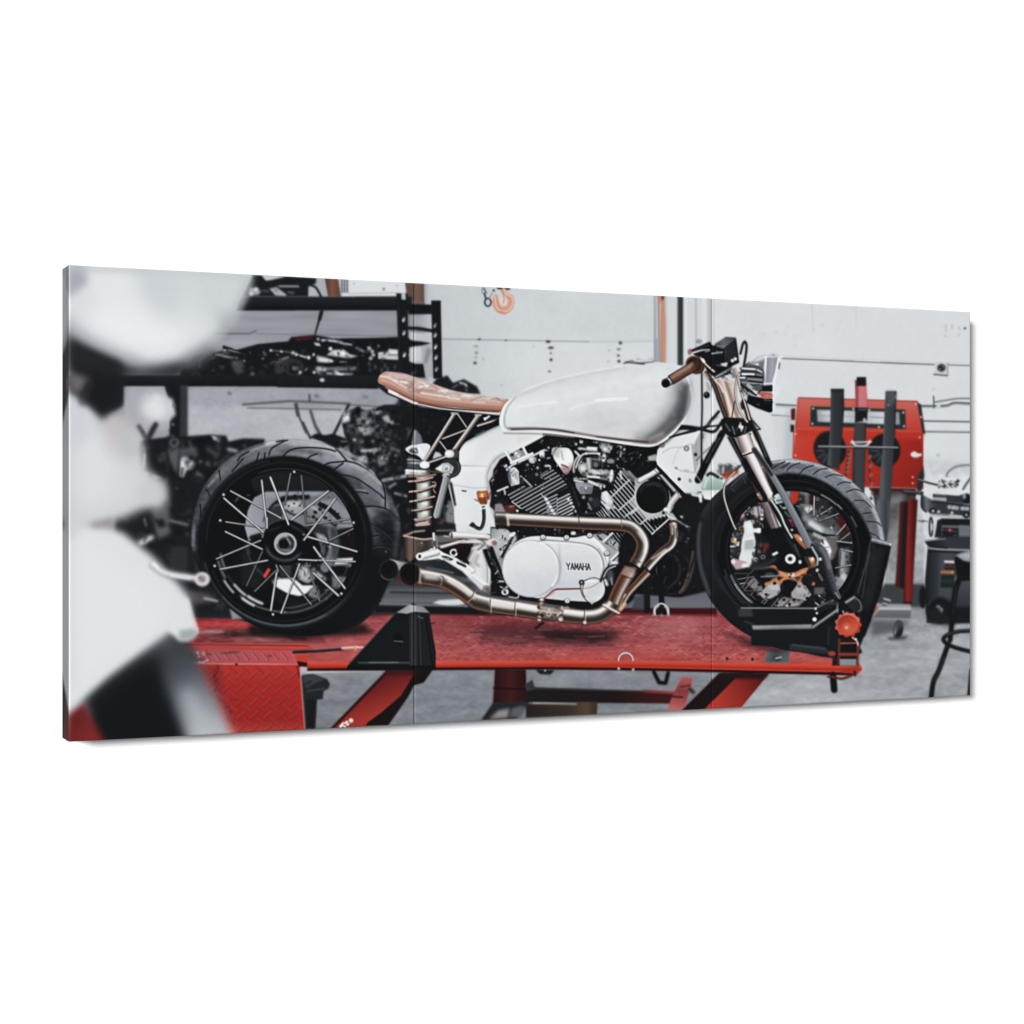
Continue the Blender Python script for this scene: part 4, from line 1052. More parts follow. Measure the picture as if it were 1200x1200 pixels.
line([(510, 640), (545, 645)], 8, '74777b', b=4)
for p0, p1, w, k, i in (((447, 252), (545, 505), 12, 215, 6), ((428, 470), (428, 525), 11, 205, 5), ((700, 495), (628, 590), 11, 200, 10), ((360, 505), (408, 548), 11, 205, 2), ((760, 604), (650, 572), 11, 200, 13), ((700, 700), (600, 695), 10, 190, 14), ((720, 680), (682, 628), 13, 195, 15), ((340, 610), (402, 640), 10, 190, 4)):
    spoke(p0, p1, w, k, SP, same=i)
# ------------------------------------------------------------ behind the exhaust: deck strip, jack stand
Z(440, 600, 160)
poly([(130, 600), (1100, 620), (1100, 900), (40, 880), (40, 800)], '4b4e54', 'concrete_floor', b=6, g=((0, 640), (0, 820), [(0, '3a3d42'), (.3, '5d6066'), (.55, '55585d'), (.8, '6b6e74'), (1, '3d4045')]))
line([(130, 705), (700, 715)], 16, '24272b', b=6)
poly([(500, 800), (560, 775), (740, 765), (790, 810), (640, 830)], 'd2d5d7', b=5)
line([(40, 808), (800, 828)], 14, '9a9da1', b=4)
for k in range(34):
    line([(44 + k * 22, 808 + k * .6), (54 + k * 22, 818 + k * .6)], 7, '24272b', b=3)
poly([(0, 825), (860, 840), (1000, 900), (0, 886)], '17181b', 'lift_table', b=4)
line([(0, 888), (1000, 905)], 8, '5a2428', b=5)
J_ = 'jack_stand'
poly([(185, 880), (330, 800), (470, 880), (530, 1230), (530, 1390), (-250, 1390), (-250, 1360)], '14171a', J_, b=3)
poly([(180, 885), (300, 812), (420, 830), (478, 888), (350, 878), (280, 895)], '8e8f95', J_, b=4, g=((180, 0), (480, 0), [(0, '7d7e84'), (.5, 'a6a7ac'), (.62, '8b8c91'), (1, '7a7b80')]))
poly([(290, 890), (350, 880), (370, 890), (385, 1380), (290, 1380)], '2d2d31', b=6, g=((290, 0), (385, 0), [(0, '17191c'), (.3, '35353a'), (.7, '2b2b30'), (1, '17191c')]))
poly([(390, 890), (470, 890), (520, 1370), (400, 1370)], '1d2023', b=6)
line([(440, 900), (500, 1340)], 14, '0c0e11', b=5)
line([(385, 890), (400, 1370)], 6, '4b4c52', b=4)
line([(180, 892), (-230, 1330)], 8, '303438', b=4)
line([(-150, 1325), (300, 1325)], 14, '43484b', b=5); line([(-60, 1322), (200, 1322)], 7, '74787b', b=4)
poly([(-240, 1345), (520, 1350), (525, 1388), (-250, 1388)], '0d0f12', b=4)
ell(200, 1110, 48, 46, '0c0e11', b=5); line([(165, 1135), (240, 1140)], 8, '6d7175', b=3)
line([(370, 915), (415, 935)], 7, '6d7074', b=3)
line([(490, 985), (520, 970)], 8, '2b1519', b=3)
# ------------------------------------------------------------ rear of the frame
FR = 'motorcycle'
Z(440, 425, 160)
poly([(360, 390), (1100, 440), (1090, 560), (830, 700), (740, 780), (740, 1250), (280, 1250), (270, 700), (330, 560)], '121519', FR, b=5)
junk((400, 430, 780, 720), 34, 61, (8, 30), pal=('15181c', '1d2024', '2b2e32', '4b4e52'), wt=(5, 4, 2, 1), b=6)
poly([(310, 740), (350, 580), (400, 640), (420, 720)], '8a8d92', b=8, a=.8)
line([(345, 600), (335, 720)], 14, 'a0a3a8', b=6)
poly([(560, 790), (520, 780), (500, 850), (600, 830)], 'b5b8bb', b=5)
# rear shock
SK = 'motorcycle/shock_absorber'
Z(465, 500, 120)
poly([(140, 340), (330, 340), (400, 520), (110, 520)], '3c3f43', SK, b=6)
line([(130, 385), (300, 392)], 26, '8f9297', b=6); line([(130, 425), (290, 428)], 22, 'a9acb0', b=6, g=[(0, '6d7074'), (.5, 'c0c3c6'), (1, '8b8e92')]); line([(150, 465), (280, 470)], 26, '4d5055', b=6)
poly([(100, 265), (150, 225), (230, 210), (340, 195), (395, 235), (350, 330), (310, 390), (250, 350), (150, 310)], 'd5d8db', SK, b=4, s=1)
poly([(140, 275), (180, 245), (240, 250), (250, 310), (200, 320), (150, 300)], '4b4e54', b=6)
line([(190, 255), (230, 290)], 16, 'a9acb1', b=5)
poly([(150, 330), (220, 325), (270, 360), (300, 400), (220, 380)], '1b1d21', b=5)
line([(225, 212), (225, 330)], 10, '909398', b=5, a=.7)
line([(250, 240), (310, 330)], 20, 'eceeef', b=6)
poly([(210, 560), (400, 540), (420, 1160), (240, 1160)], '8f9792', SK, b=8, g=((200, 0), (420, 0), [(0, '2b2e31'), (.2, '93988f'), (.45, 'bcc2ba'), (.7, 'a5a9a5'), (.9, '3a3d40'), (1, '16181b')]))
poly([(150, 550), (230, 550), (245, 1160), (200, 1160)], '131518', b=8)
line([(100, 530), (380, 545)], 62, 'b9bcbc', SK, b=5, flat=True, g=[(0, 'dfe1e2'), (.3, '9b9d9e'), (.6, 'c5c8c6'), (.85, '85837a'), (1, '4a4844')])
line([(105, 512), (330, 525)], 16, 'e9ebec', b=5)
line([(140, 580), (380, 575), (450, 560)], 26, '8d7068', b=5, s=1)
CO = SK
for i, (x0, y0, x1, y1, xe, ye) in enumerate(((140, 645, 300, 630, 420, 595), (150, 765, 300, 745, 440, 690), (155, 880, 300, 855, 440, 820), (180, 985, 300, 970, 410, 940), (205, 1090, 300, 1080, 400, 1062), (230, 1160, 310, 1155, 380, 1145))):
    line([(x0, y0 + 12), (x1, y1 + 14), (xe, ye + 12)], 30, '1a1b1e', s=1, b=5, a=.8)
    line([(x0, y0), (x1, y1), (xe, ye)], 26, 'c79f98', CO, s=1, b=3, r=[(-1, '6d544f'), (-.4, 'd0bdb8'), (.1, 'b5958e'), (.6, '7a5650'), (1, '33241f')])
for q in ([(415, 650), (450, 655), (455, 690), (430, 715)], [(430, 735), (440, 760), (455, 775)]):
    line(q, 14, 'b58a82', CO, s=1, b=4)
for y in (690, 790, 900, 1010):
    ell(330, y, 34, 22, 'd9ded8', b=10)
poly([(225, 560), (240, 560), (255, 1160), (240, 1160)], 'a3a8a4', b=6, a=.5)
junk((440, 930, 700, 1200), 26, 62, (12, 44), pal=('101317', '24272b', '4b4e52', '6d7075', '4a3438'), wt=(4, 4, 2, 1, 1), b=6)
poly([(590, 860), (680, 880), (700, 1150), (610, 1150)], '555c5b', b=14, a=.7)
poly([(600, 880), (640, 860), (660, 960), (620, 1000)], '7d8380', b=10, a=.7)
# white frame plate
WF = 'motorcycle/frame_plate'
Z(440, 425, 160)
poly([(735, 790), (760, 715), (880, 650), (1000, 590), (1100, 545), (1100, 600), (1500, 620), (1480, 660), (1280, 760), (1180, 790), (1090, 830), (1020, 900), (985, 1000), (1005, 1110), (1010, 1200), (1060, 1340), (1120, 1440), (1150, 1560), (960, 1560), (700, 1560), (690, 1300), (640, 1080), (660, 1020), (740, 960)], 'd9dcdf', WF, b=3, g=((740, 700), (1000, 1400), [(0, 'd3d7da'), (.35, 'dfe2e4'), (.7, 'd9dddf'), (1, 'd5d8db')]))
with clip(names=[WF]):
    line([(760, 720), (1000, 600), (1110, 550)], 12, '8e949a', b=4)
    line([(775, 730), (1000, 622), (1100, 580)], 10, 'c3c8cc', b=5)
    line([(740, 905), (985, 912)], 9, '9da2a6', b=4, g=[(0, '8f9498'), (1, 'c2c6c9')])
    line([(740, 930), (980, 935)], 30, 'e4e7e9', b=12)
    line([(660, 1070), (860, 1100), (990, 1095)], 9, 'b5b9bd', b=5, s=1)
    line([(1160, 795), (1080, 830), (1015, 905), (985, 1000), (990, 1120)], 26, '8e8380', s=1, b=10, a=.8)
    line([(1150, 780), (1060, 820), (1000, 890), (970, 980), (975, 1090)], 14, 'cfcdcc', s=1, b=8)
    line([(640, 1060), (690, 1280)], 12, 'a9aeb2', b=6)
    poly([(750, 740), (900, 690), (860, 860), (740, 880)], 'e6e9eb', b=30, a=.7)
    poly([(1240, 640), (1450, 640), (1240, 720)], 'd5cfd0', b=14, a=.7)
    line([(1000, 1230), (1060, 1400), (1110, 1480)], 18, 'a9adb0', s=1, b=8)
    poly([(720, 1150), (830, 1150), (850, 1420), (740, 1420)], 'dfe2e4', b=18, a=.7)
ell(780, 1118, 22, 15, 'd0d4d7', b=3); line([(762, 1125), (796, 1130)], 11, '3a3f43', b=3); line([(766, 1110), (796, 1108)], 6, 'f0f2f3', b=2)
# subframe struts
SS = 'motorcycle/subframe_tube'
def strut(p0, p1, w, light='cfc8c6', nm=SS):
    if p1[1] - p0[1] > abs(p1[0] - p0[0]) and p1[0] < p0[0]:
        p0, p1 = p1, p0
    line([(p0[0] + 8, p0[1] + 8), (p1[0] + 8, p1[1] + 8)], w + 6, '0f1114', b=4, a=.7)
    _n[0] += 1
    line([p0, p1], w, light, '%s#%d' % (nm, _n[0]), b=2.5, r=[(-1, '6d6866'), (-.5, 'd9d4d2'), (-.1, '9a9492'), (.5, '4e4a49'), (1, '1d1c1d')])
strut((690, 460), (435, 868), 38)
strut((725, 460), (800, 570), 17)
strut((790, 590), (590, 665), 18)
strut((565, 695), (630, 780), 18)
strut((905, 470), (690, 775), 46)
strut((1090, 490), (900, 550), 26)
strut((620, 820), (450, 880), 26)
line([(1000, 470), (960, 500)], 16, 'd9dcde', b=4); poly([(945, 485), (985, 480), (965, 505)], 'eef0f1', b=3)
line([(880, 460), (925, 458)], 20, 'aba7a5', b=3)
line([(670, 445), (720, 448)], 18, 'a9a3a0', b=3)
line([(830, 640), (1000, 560), (1080, 500)], 24, '191b1f', b=5)
line([(880, 640), (960, 600)], 14, '5a6566', b=5)
ell(700, 800, 36, 42, '4a4746', b=4); ell(650, 802, 42, 36, 'c9c4c2', b=3); ell(645, 798, 26, 22, 'e5e1e0', b=4)
ell(432, 898, 44, 32, 'dfe1e1', b=3); ell(428, 893, 26, 18, 'f1f2f2', b=4)
# upper shock mount and monoshock arm
ell(660, 925, 92, 88, '35383b', SK, b=3); ring(660, 922, 78, 74, 12, '5b5f62', a0=-40, a1=80, b=4); ring(660, 922, 86, 82, 8, '24272a', b=3)
poly([(520, 935), (590, 885), (640, 880), (690, 920), (670, 975), (600, 970)], 'b9bcbf', SK, b=4)
poly([(530, 935), (590, 900), (600, 955)], 'e0e2e3', b=5)
ell(628, 930, 44, 40, '9b9ea1', b=4); ell(622, 926, 30, 28, 'd5d7d9', b=4); ell(622, 930, 15, 15, '5d6063', b=3); ell(620, 926, 7, 7, 'e3e4e5', b=2)
line([(480, 955), (580, 965)], 10, '6d6552', b=4)
ell(620, 990, 34, 18, 'aeb0b3', SK, b=3); ell(622, 985, 20, 9, 'e3e4e6', b=3)
line([(540, 1340), (612, 1060), (622, 1015)], 66, '8a8d8e', SK, b=3, w2=62, r=[(-1, '5f6263'), (-.7, 'c2c4c4'), (-.45, '8f9293'), (.1, '9b9e9f'), (.5, '737677'), (1, '3d4041')])
line([(648, 1030), (690, 1200)], 22, '7a7d7f', b=5)
line([(665, 1060), (700, 1250)], 18, '24272a', b=6)
# brass fluid reservoir with hose
Z(530, 570, 120)
line([(368, 250), (372, 380), (350, 470), (310, 495), (230, 450)], 42, '17191c', 'motorcycle/hose', s=1, b=4, r=[(-1, '3b3e41'), (-.3, '4d5053'), (.4, '222427'), (1, '15171a')])
poly([(195, 460), (235, 415), (270, 440), (240, 480)], '303437', b=5)
line([(345, 262), (392, 250)], 16, 'e6e8e9', b=4)
BR = 'motorcycle/brass_reservoir'
poly([(285, 75), (300, 50), (410, 48), (425, 80), (425, 140), (400, 210), (330, 212), (300, 170)], 'b06a42', BR, b=4, g=((285, 0), (430, 0), [(0, '8a5236'), (.25, 'd08656'), (.45, 'f0b48a'), (.6, 'c9774a'), (1, '6e3f2b')]))
poly([(290, 60), (420, 56), (422, 76), (288, 82)], '9a6446', b=4)
poly([(300, 140), (418, 132), (404, 208), (330, 210)], '7a3f2a', b=6, a=.85)
line([(350, 90), (352, 130)], 20, 'f3c8a4', b=6); line([(385, 70), (410, 180)], 8, 'd98d60', b=4)
line([(320, 135), (415, 130)], 8, '5e3020', b=3)
line([(440, 70), (430, 150)], 14, '4b3428', b=5); line([(262, 150), (300, 175)], 12, '6b6256', b=4)
# ------------------------------------------------------------ swing arm, rear set, exhaust tail
Z(440, 600, 160)
poly([(240, 210), (300, 180), (420, 160), (500, 170), (640, 180), (860, 260), (850, 400), (800, 480), (600, 380), (380, 400), (340, 460), (260, 430), (250, 300)], '17181b', FR, b=5)
poly([(250, 215), (330, 220), (400, 235), (510, 230), (500, 330), (380, 380), (300, 440), (260, 400)], '4b3f3a', FR, b=6, g=((250, 0), (500, 0), [(0, '2b2422'), (.2, '6d5a50'), (.5, '4d4540'), (.8, '3a3633'), (1, '55504d')]))
line([(250, 210), (290, 195), (340, 175), (430, 165)], 18, '9d8a80', s=1, b=4)
line([(250, 208), (330, 225), (420, 240), (500, 232)], 15, 'b0a39b', s=1, b=4)
poly([(330, 190), (430, 175), (490, 190), (420, 225), (340, 215)], '14171a', b=5)
ell(400, 280, 20, 20, '6b5f58', b=4); ell(400, 280, 10, 10, '2b2826', b=3); dots([(405, 274)], 6, 'b5aca6', b=2)
line([(360, 75), (470, 55)], 22, '9f8f8a', 'motorcycle/shock_absorber', b=4); line([(360, 110), (450, 100)], 24, 'b0a19c', 'motorcycle/shock_absorber', b=4); line([(370, 88), (440, 78)], 8, '2b2a2b', b=3)
poly([(530, 80), (700, 100), (710, 180), (520, 190)], '191b1e', b=6)
junk((520, 60, 720, 200), 24, 63, (8, 28), pal=('0f1215', '24272a', '54504f', '8b8d8f', '5a3b40'), wt=(4, 3, 2, 1, 1), b=5)
line([(540, 165), (690, 160)], 12, '7d8083', b=4)
poly([(500, 210), (680, 200), (760, 250), (600, 320), (500, 300)], '7a7675', b=7, a=.8)
line([(520, 280), (700, 265)], 16, '3d3a3a', b=5); line([(600, 210), (680, 225)], 8, 'c9c6c4', b=4)
poly([(680, 300), (840, 260), (860, 340), (800, 440), (690, 400)], '201a1d', b=7)
# swing arm pivot casting (white)
WC = 'motorcycle/swing_arm'
poly([(840, 310), (960, 280), (990, 330), (960, 350), (1070, 600), (1100, 640), (1070, 660), (960, 640), (800, 540), (830, 440)], 'c9ccce', WC, b=4, g=((820, 0), (1080, 0), [(0, 'a5a6a7'), (.3, 'dadcdd'), (.6, 'c5c8ca'), (1, 'eceded')]))
line([(940, 350), (980, 480), (985, 620)], 8, '8b8e90', s=1, b=4)
line([(960, 340), (1090, 620)], 20, 'eff1f1', b=5)
line([(900, 380), (880, 440), (905, 470)], 30, 'b1acac', s=1, b=9)
poly([(800, 410), (850, 330), (880, 340), (830, 450)], '8b8585', b=6)
line([(870, 345), (830, 430)], 16, 'd9d6d5', b=5)
poly([(1010, 620), (1060, 595), (1090, 640), (1050, 690), (1000, 690)], '7a7c7b', FR, b=6); line([(1010, 620), (1040, 660)], 30, 'b9bbba', b=8)
poly([(940, 330), (980, 320), (1060, 500), (1100, 600), (1060, 590), (990, 470)], '121417', FR, b=5)
line([(1010, 350), (1060, 470), (1110, 560)], 14, '5b6466', s=1, b=5); line([(990, 350), (1040, 470), (1080, 540)], 8, '878d8e', s=1, b=4)
# foot-control lever (pale)
RS = 'motorcycle/foot_control'
line([(680, 205), (740, 205), (900, 215), (1000, 215)], 66, 'd9d5d5', RS, s=1, b=3, w2=40, r=[(-1, 'b5b1b1'), (-.5, 'efeced'), (.2, 'd9d5d6'), (.8, '8d8888'), (1, '5d5959')])
poly([(780, 180), (820, 148), (880, 160), (900, 200)], 'd0cdcc', RS, b=4)
line([(690, 215), (900, 225)], 8, 'a39f9f', b=4, a=.6)
line([(670, 190), (672, 225)], 14, '33302f', b=4)
line([(580, 310), (700, 275), (780, 255)], 26, 'cfcbca', RS, s=1, b=3, r=[(-1, 'e6e3e2'), (0, 'c5c1c0'), (1, '6d6968')])
line([(760, 260), (930, 265)], 28, 'b9b5b5', RS, b=4); line([(800, 258), (920, 262)], 8, 'eae7e7', b=4); line([(820, 280), (930, 285)], 10, '4a4747', b=4)
line([(930, 240), (960, 280), (900, 330)], 22, '86807f', RS, s=1, b=5); line([(900, 240), (1000, 245)], 12, '5b5656', b=4)
line([(880, 330), (920, 290)], 18, 'c5c1c0', b=5)
poly([(980, 190), (1055, 215), (1010, 235)], '1b1c1e', b=4)
ell(985, 215, 34, 17, 'd5d2d2', RS, rot=10, b=3)
ell(1030, 265, 44, 36, 'd9d7d6', RS, b=4); ell(1050, 272, 28, 26, '8b7168', RS, b=5)
# alloy foot-peg hanger
AL = 'motorcycle/foot_peg_hanger'
poly([(490, 320), (545, 320), (600, 360), (760, 430), (860, 500), (1000, 650), (990, 690), (940, 680), (780, 560), (560, 410), (430, 425), (370, 420), (355, 390), (375, 368), (470, 335)], 'd9dbdd', AL, b=3)
line([(520, 330), (512, 190)], 26, 'c9cbcd', AL, b=3, r=[(-1, '8b8e90'), (-.3, 'e9ebec'), (.5, 'b5b8ba'), (1, '55585a')]); line([(545, 310), (530, 210)], 12, '8f9294', b=4)
poly([(505, 250), (535, 255), (525, 310), (505, 300)], '4b4e50', b=4)
line([(385, 395), (540, 355)], 58, 'd9dbdc', AL, b=3, r=[(-1, 'b0b3b5'), (-.5, 'f1f2f3'), (.2, 'd5d7d9'), (.8, '8d9093'), (1, '606366')])
ell(390, 392, 32, 32, 'e3e4e5', AL, b=3); ell(389, 390, 13, 17, '1b1d20', b=3)
poly([(575, 385), (620, 385), (690, 415), (660, 430), (600, 410)], '2b2d30', b=4); line([(595, 405), (650, 415)], 8, 'c5c8c9', b=3)
poly([(710, 430), (800, 470), (795, 490), (715, 455)], '25272a', b=3)
line([(560, 350), (760, 435), (860, 510)], 10, 'f3f4f5', s=1, b=3)
line([(540, 415), (780, 560), (940, 690)], 14, '6d7073', s=1, b=5)
line([(800, 520), (860, 560), (980, 650)], 10, 'f0f1f2', b=4); line([(840, 545), (880, 520)], 6, '8b8e90', b=4)
poly([(830, 580), (850, 560), (960, 645), (930, 690)], 'cbcdcf', b=4)
ell(688, 358, 36, 34, 'dcdedf', AL, b=3); ell(686, 358, 20, 20, '1a1c1f', b=3); ell(730, 345, 20, 18, '2b2d30', b=5)
poly([(720, 320), (850, 290), (820, 380), (790, 460), (730, 420)], '191316', b=8, a=.8)
ell(975, 672, 34, 30, '8f8783', AL, b=4); ell(985, 680, 20, 18, '6b625e', b=4)
ell(1140, 705, 30, 26, 'd9dbdb', RS, b=4); ell(1140, 708, 14, 12, '77797a', b=3); line([(1150, 690), (1190, 640)], 20, 'c0c3c4', b=5)
line([(1085, 650), (1120, 665)], 18, 'a9acad', b=5)
# exhaust tail
EX = 'motorcycle/exhaust_pipe'
def pipe(q, w, w2=None, s=1, nm=EX, warm=0):
    st = [(-1, '3d3836'), (-.8, '7a7370'), (-.6, 'e2dfdd'), (-.42, 'c2bdb9'), (-.18, '7d7773'), (.1, '4b4441'), (.35, '332a27'), (.65, '43332d'), (.85, '73574a'), (1, '201719')]
    if warm:
        st = [(-1, '3a322f'), (-.75, '74665f'), (-.5, 'bfb0a6'), (-.28, '8b786c'), (.05, '5d4637'), (.4, '432d24'), (.75, '7d5340'), (1, '201716')]
    line(q, w, 0, nm, s=s, b=2.5, w2=w2, r=st, flat=True)
poly([(470, 440), (600, 420), (760, 520), (820, 580), (700, 560), (560, 520)], '2a2d31', FR, b=6)
line([(440, 490), (560, 510), (680, 535)], 14, '6d7378', s=1, b=6)
poly([(120, 410), (200, 430), (290, 450), (210, 520)], '9ea1a3', b=5)
poly([(380, 450), (440, 490), (560, 550), (600, 620), (560, 660), (300, 660)], '4b3531', EX, b=5)
pipe([(370, 560), (470, 575), (600, 605), (720, 665), (830, 745), (920, 800), (1010, 822), (1250, 850)], 148, 136)
line([(560, 560), (585, 590), (575, 640)], 10, 'b3aaa4', s=1, b=4); line([(575, 560), (600, 580), (560, 650)], 6, '3b3030', s=1, b=3)
line([(870, 690), (850, 740), (800, 790)], 8, '4b3f3b', s=1, b=3); line([(880, 700), (862, 745), (812, 795)], 6, 'c9c0ba', s=1, b=3)
line([(1020, 760), (1015, 890)], 8, '453a37', b=3); line([(1030, 760), (1026, 890)], 6, 'd8d2cd', b=3, a=.8)
poly([(430, 540), (540, 560), (560, 600), (430, 590)], 'e0d9d3', b=14, a=.7)
line([(640, 600), (780, 690), (830, 730)], 26, 'f0ebe6', s=1, b=10, a=.8)
line([(870, 760), (960, 800), (1000, 805)], 24, 'efeae5', s=1, b=9, a=.8)
line([(1040, 815), (1200, 830)], 30, 'f1ede9', b=10, a=.75)
line([(560, 640), (760, 760), (900, 850)], 18, '8a5140', s=1, b=10, a=.6)
ell(118, 510, 82, 90, '141518', EX, b=3); ell(108, 500, 54, 60, '0b0c0f', b=10); ring(118, 510, 80, 86, 8, '5b5a5d', a0=60, a1=150, b=3); ring(118, 510, 80, 86, 6, '2b2c2f', a0=150, a1=420, b=3)
ell(300, 545, 92, 100, '17171a', EX, b=3); ell(290, 535, 62, 68, '0b0b0e', b=12); ring(300, 545, 90, 98, 7, '6b3038', a0=100, a1=190, b=3); ring(300, 545, 90, 98, 6, '3c3a3c', a0=260, a1=360, b=3)
poly([(390, 490), (400, 500), (400, 640), (380, 620)], '9a8f8a', b=5)
line([(190, 590), (215, 610)], 16, '70202b', b=5)
# ------------------------------------------------------------ engine
Z(560, 330, 260)
poly([(370, 830), (620, 850), (990, 890), (960, 960), (1180, 1200), (1180, 1500), (1000, 1700), (120, 1640), (90, 1250), (60, 1080), (150, 950), (260, 890)], '101317', FR, b=3)
EN = 'motorcycle/engine_cylinder'
Z(570, 505, 120)
poly([(80, 460), (160, 330), (240, 290), (300, 360), (250, 640), (120, 700), (70, 600)], '141015', FR, b=4)
line([(120, 460), (90, 520), (70, 560)], 14, '6d6a6c', b=6)
poly([(60, 700), (140, 700), (240, 900), (120, 960), (40, 880)], '1a1c20', FR, b=6)
junk((100, 700, 260, 920), 20, 71, (8, 26), pal=('15181c', '2d3035', '6d6e72', '8d8f93', 'c5c8ca'), wt=(4, 3, 2, 1, 1), b=4)
poly([(210, 880), (280, 860), (360, 900), (340, 950), (220, 960)], '5a2f2c', b=6); line([(270, 890), (320, 880)], 12, 'b58a86', b=5)
poly([(100, 860), (180, 850), (230, 960), (90, 980)], '8b8486', b=8)
# white bracket on the rear cylinder head
poly([(240, 290), (420, 190), (470, 250), (540, 280), (420, 350), (290, 370)], '8b9093', 'motorcycle/frame_plate', b=4)
line([(225, 245), (290, 355)], 26, 'e4e6e8', 'motorcycle/frame_plate', b=3); line([(430, 185), (470, 270)], 26, 'e4e6e8', 'motorcycle/frame_plate', b=3)
line([(290, 375), (540, 265)], 30, 'dfe1e3', 'motorcycle/frame_plate', b=3); line([(310, 395), (540, 300)], 10, '8b8f92', b=4)
ell(365, 280, 44, 38, 'a5a9ac', b=6); ell(300, 280, 22, 16, '1d2024', b=5); ell(405, 215, 16, 14, '1d2024', b=5); dots([(345, 265), (375, 295), (350, 260)], 13, 'dfe1e2', b=4)
poly([(240, 420), (320, 420), (380, 470), (390, 620), (290, 650), (250, 560)], '9b9ea3', EN, b=4, g=((250, 0), (400, 0), [(0, '3b3e42'), (.3, 'b0b3b9'), (.6, '989ba2'), (1, 'c9ccd0')]))
line([(240, 455), (300, 400), (480, 320), (680, 225)], 24, 'c9ccd0', EN, b=4); line([(290, 430), (420, 370)], 12, '2d3034', b=4)
dots([(225, 410)], 22, 'b9bcc0', EN, b=4)
ell(320, 460, 40, 30, 'c0c3c8', b=6); line([(300, 480), (340, 450)], 8, '6d7076', b=4)
line([(310, 540), (350, 610)], 40, 'cfd1d6', b=9); line([(270, 500), (285, 620)], 18, '5b5e66', b=6)
line([(130, 705), (250, 655)], 20, 'd5d7d9', EN, b=4)
line([(210, 690), (220, 740)], 22, 'b0b3b6', b=5)
poly([(390, 520), (470, 580), (400, 640)], '2d3036', b=5); line([(400, 530), (460, 580), (540, 660)], 20, 'a5a8ad', b=5)
ell(540, 340, 46, 42, 'b0b3b8', EN, b=5); ell(530, 330, 22, 18, 'd0d3d6', b=5)
ell(650, 270, 34, 44, 'b9bcc4', EN, b=5); ell(645, 260, 18, 24, 'dfe1e4', b=5); dots([(620, 340), (705, 225)], 12, 'e9ebec', b=4)
junk((560, 280, 740, 440), 26, 72, (8, 26), pal=('0e1114', '1b1e23', '4b4f57', '8d9097', 'd0d3d6'), wt=(5, 4, 3, 2, 1), b=4)
poly([(430, 430), (520, 390), (640, 440), (640, 600), (550, 650), (470, 560)], '16191b', EN, b=6)
dots([(600, 435), (480, 395), (590, 510)], 18, '7c7f80', b=6); dots([(600, 430)], 8, 'd0d3d4', b=3)
line([(690, 410), (740, 410), (745, 440)], 22, 'c3c6c8', s=1, b=5); line([(640, 520), (720, 470)], 16, 'b9bcbe', b=5); line([(640, 545), (700, 560)], 16, '9da0a3', b=5)
CYL = [(240, 740), (410, 640), (550, 660), (690, 580), (640, 520), (770, 440), (860, 520), (960, 650), (1020, 760), (1110, 1010), (760, 1010), (520, 960), (400, 910), (300, 830)]
poly(CYL, '14171a', EN, b=3)
with clip(CYL):
    for k in range(-8, 16):
        y = 760 + 49 * k
        q = [(230, y + 10), (1120, y + 10 - 890 * .56)]
        line(q, 22, 'b0b5b4', b=3, r=[(-1, '34373a'), (-.3, 'a5aaab'), (.3, '7d8184'), (1, '2d3033')])
    poly([(690, 770), (980, 640), (1060, 900), (1110, 1010), (780, 1000)], '101317', b=8, a=.9)
    for k in range(8):
        y = 800 + 40 * k
        line([(710, y), (830, y - 55)], 15, 'a9adb2', b=4); line([(830, y + 10), (1010, y - 80)], 17, 'b9bdc0', b=3, a=.9)
    line([(690, 780), (740, 880), (800, 980)], 40, '8b8f98', b=7, a=.9)
    for t in range(5):
        ell(700 + t * 24, 800 + t * 44, 20, 16, 'd5d8db', b=5)
        ell(960 + t * 30, 800 + t * 46, 17, 18, 'c5c9cb', b=5)
    poly([(400, 700), (520, 650), (550, 690), (440, 740)], '5b5f66', b=8, a=.6)
    line([(640, 740), (700, 800)], 8, 'dfe2e3', b=3)
line([(300, 830), (400, 905)], 12, 'c5c8c2', b=3); dots([(362, 936)], 15, 'd9dad4', b=4)
line([(700, 580), (560, 655)], 10, '24272a', b=4, a=.6)
# air horn chrome dome
poly([(700, 90), (1200, 60), (1200, 260), (1000, 200), (760, 190), (700, 240)], '14171a', FR, b=5)
for k in range(4):
    line([(780, 90 + k * 26), (1180, 110 + k * 22)], 7, '2d3033', b=4, a=.7)
DM = 'motorcycle/chrome_cover'
poly([(770, 205), (880, 195), (980, 215), (1025, 330), (985, 460), (930, 515), (850, 410), (790, 320)], 'c9cccb', DM, s=1, b=3, g=((780, 200), (960, 500), [(0, 'a0a3a2'), (.3, 'dfe1e0'), (.6, 'f0f1f0'), (.85, 'b5a5a5'), (1, '8b6d70')]))
with clip(names=[DM]):
    poly([(790, 220), (860, 220), (850, 320), (800, 310)], 'b0b3b1', b=16); line([(880, 240), (900, 340)], 14, '8e9190', b=9); poly([(920, 240), (980, 240), (1000, 360), (940, 380)], 'f4f5f4', b=16)
    line([(880, 395), (940, 420), (960, 440)], 16, '3a2a2c', b=6); poly([(860, 420), (960, 430), (930, 520)], 'a58487', b=10); line([(880, 370), (960, 400)], 10, 'f0f0f0', b=6)
    ring(900, 340, 130, 170, 12, '4b4e4e', b=8)
poly([(760, 330), (830, 430), (930, 520), (1010, 480), (1000, 560), (1010, 640), (900, 540), (780, 440)], '0c0f10', FR, b=5)
line([(980, 640), (1060, 850), (1110, 1000)], 70, '15181b', FR, b=6); line([(1010, 660), (1090, 880)], 14, '34383b', b=6)
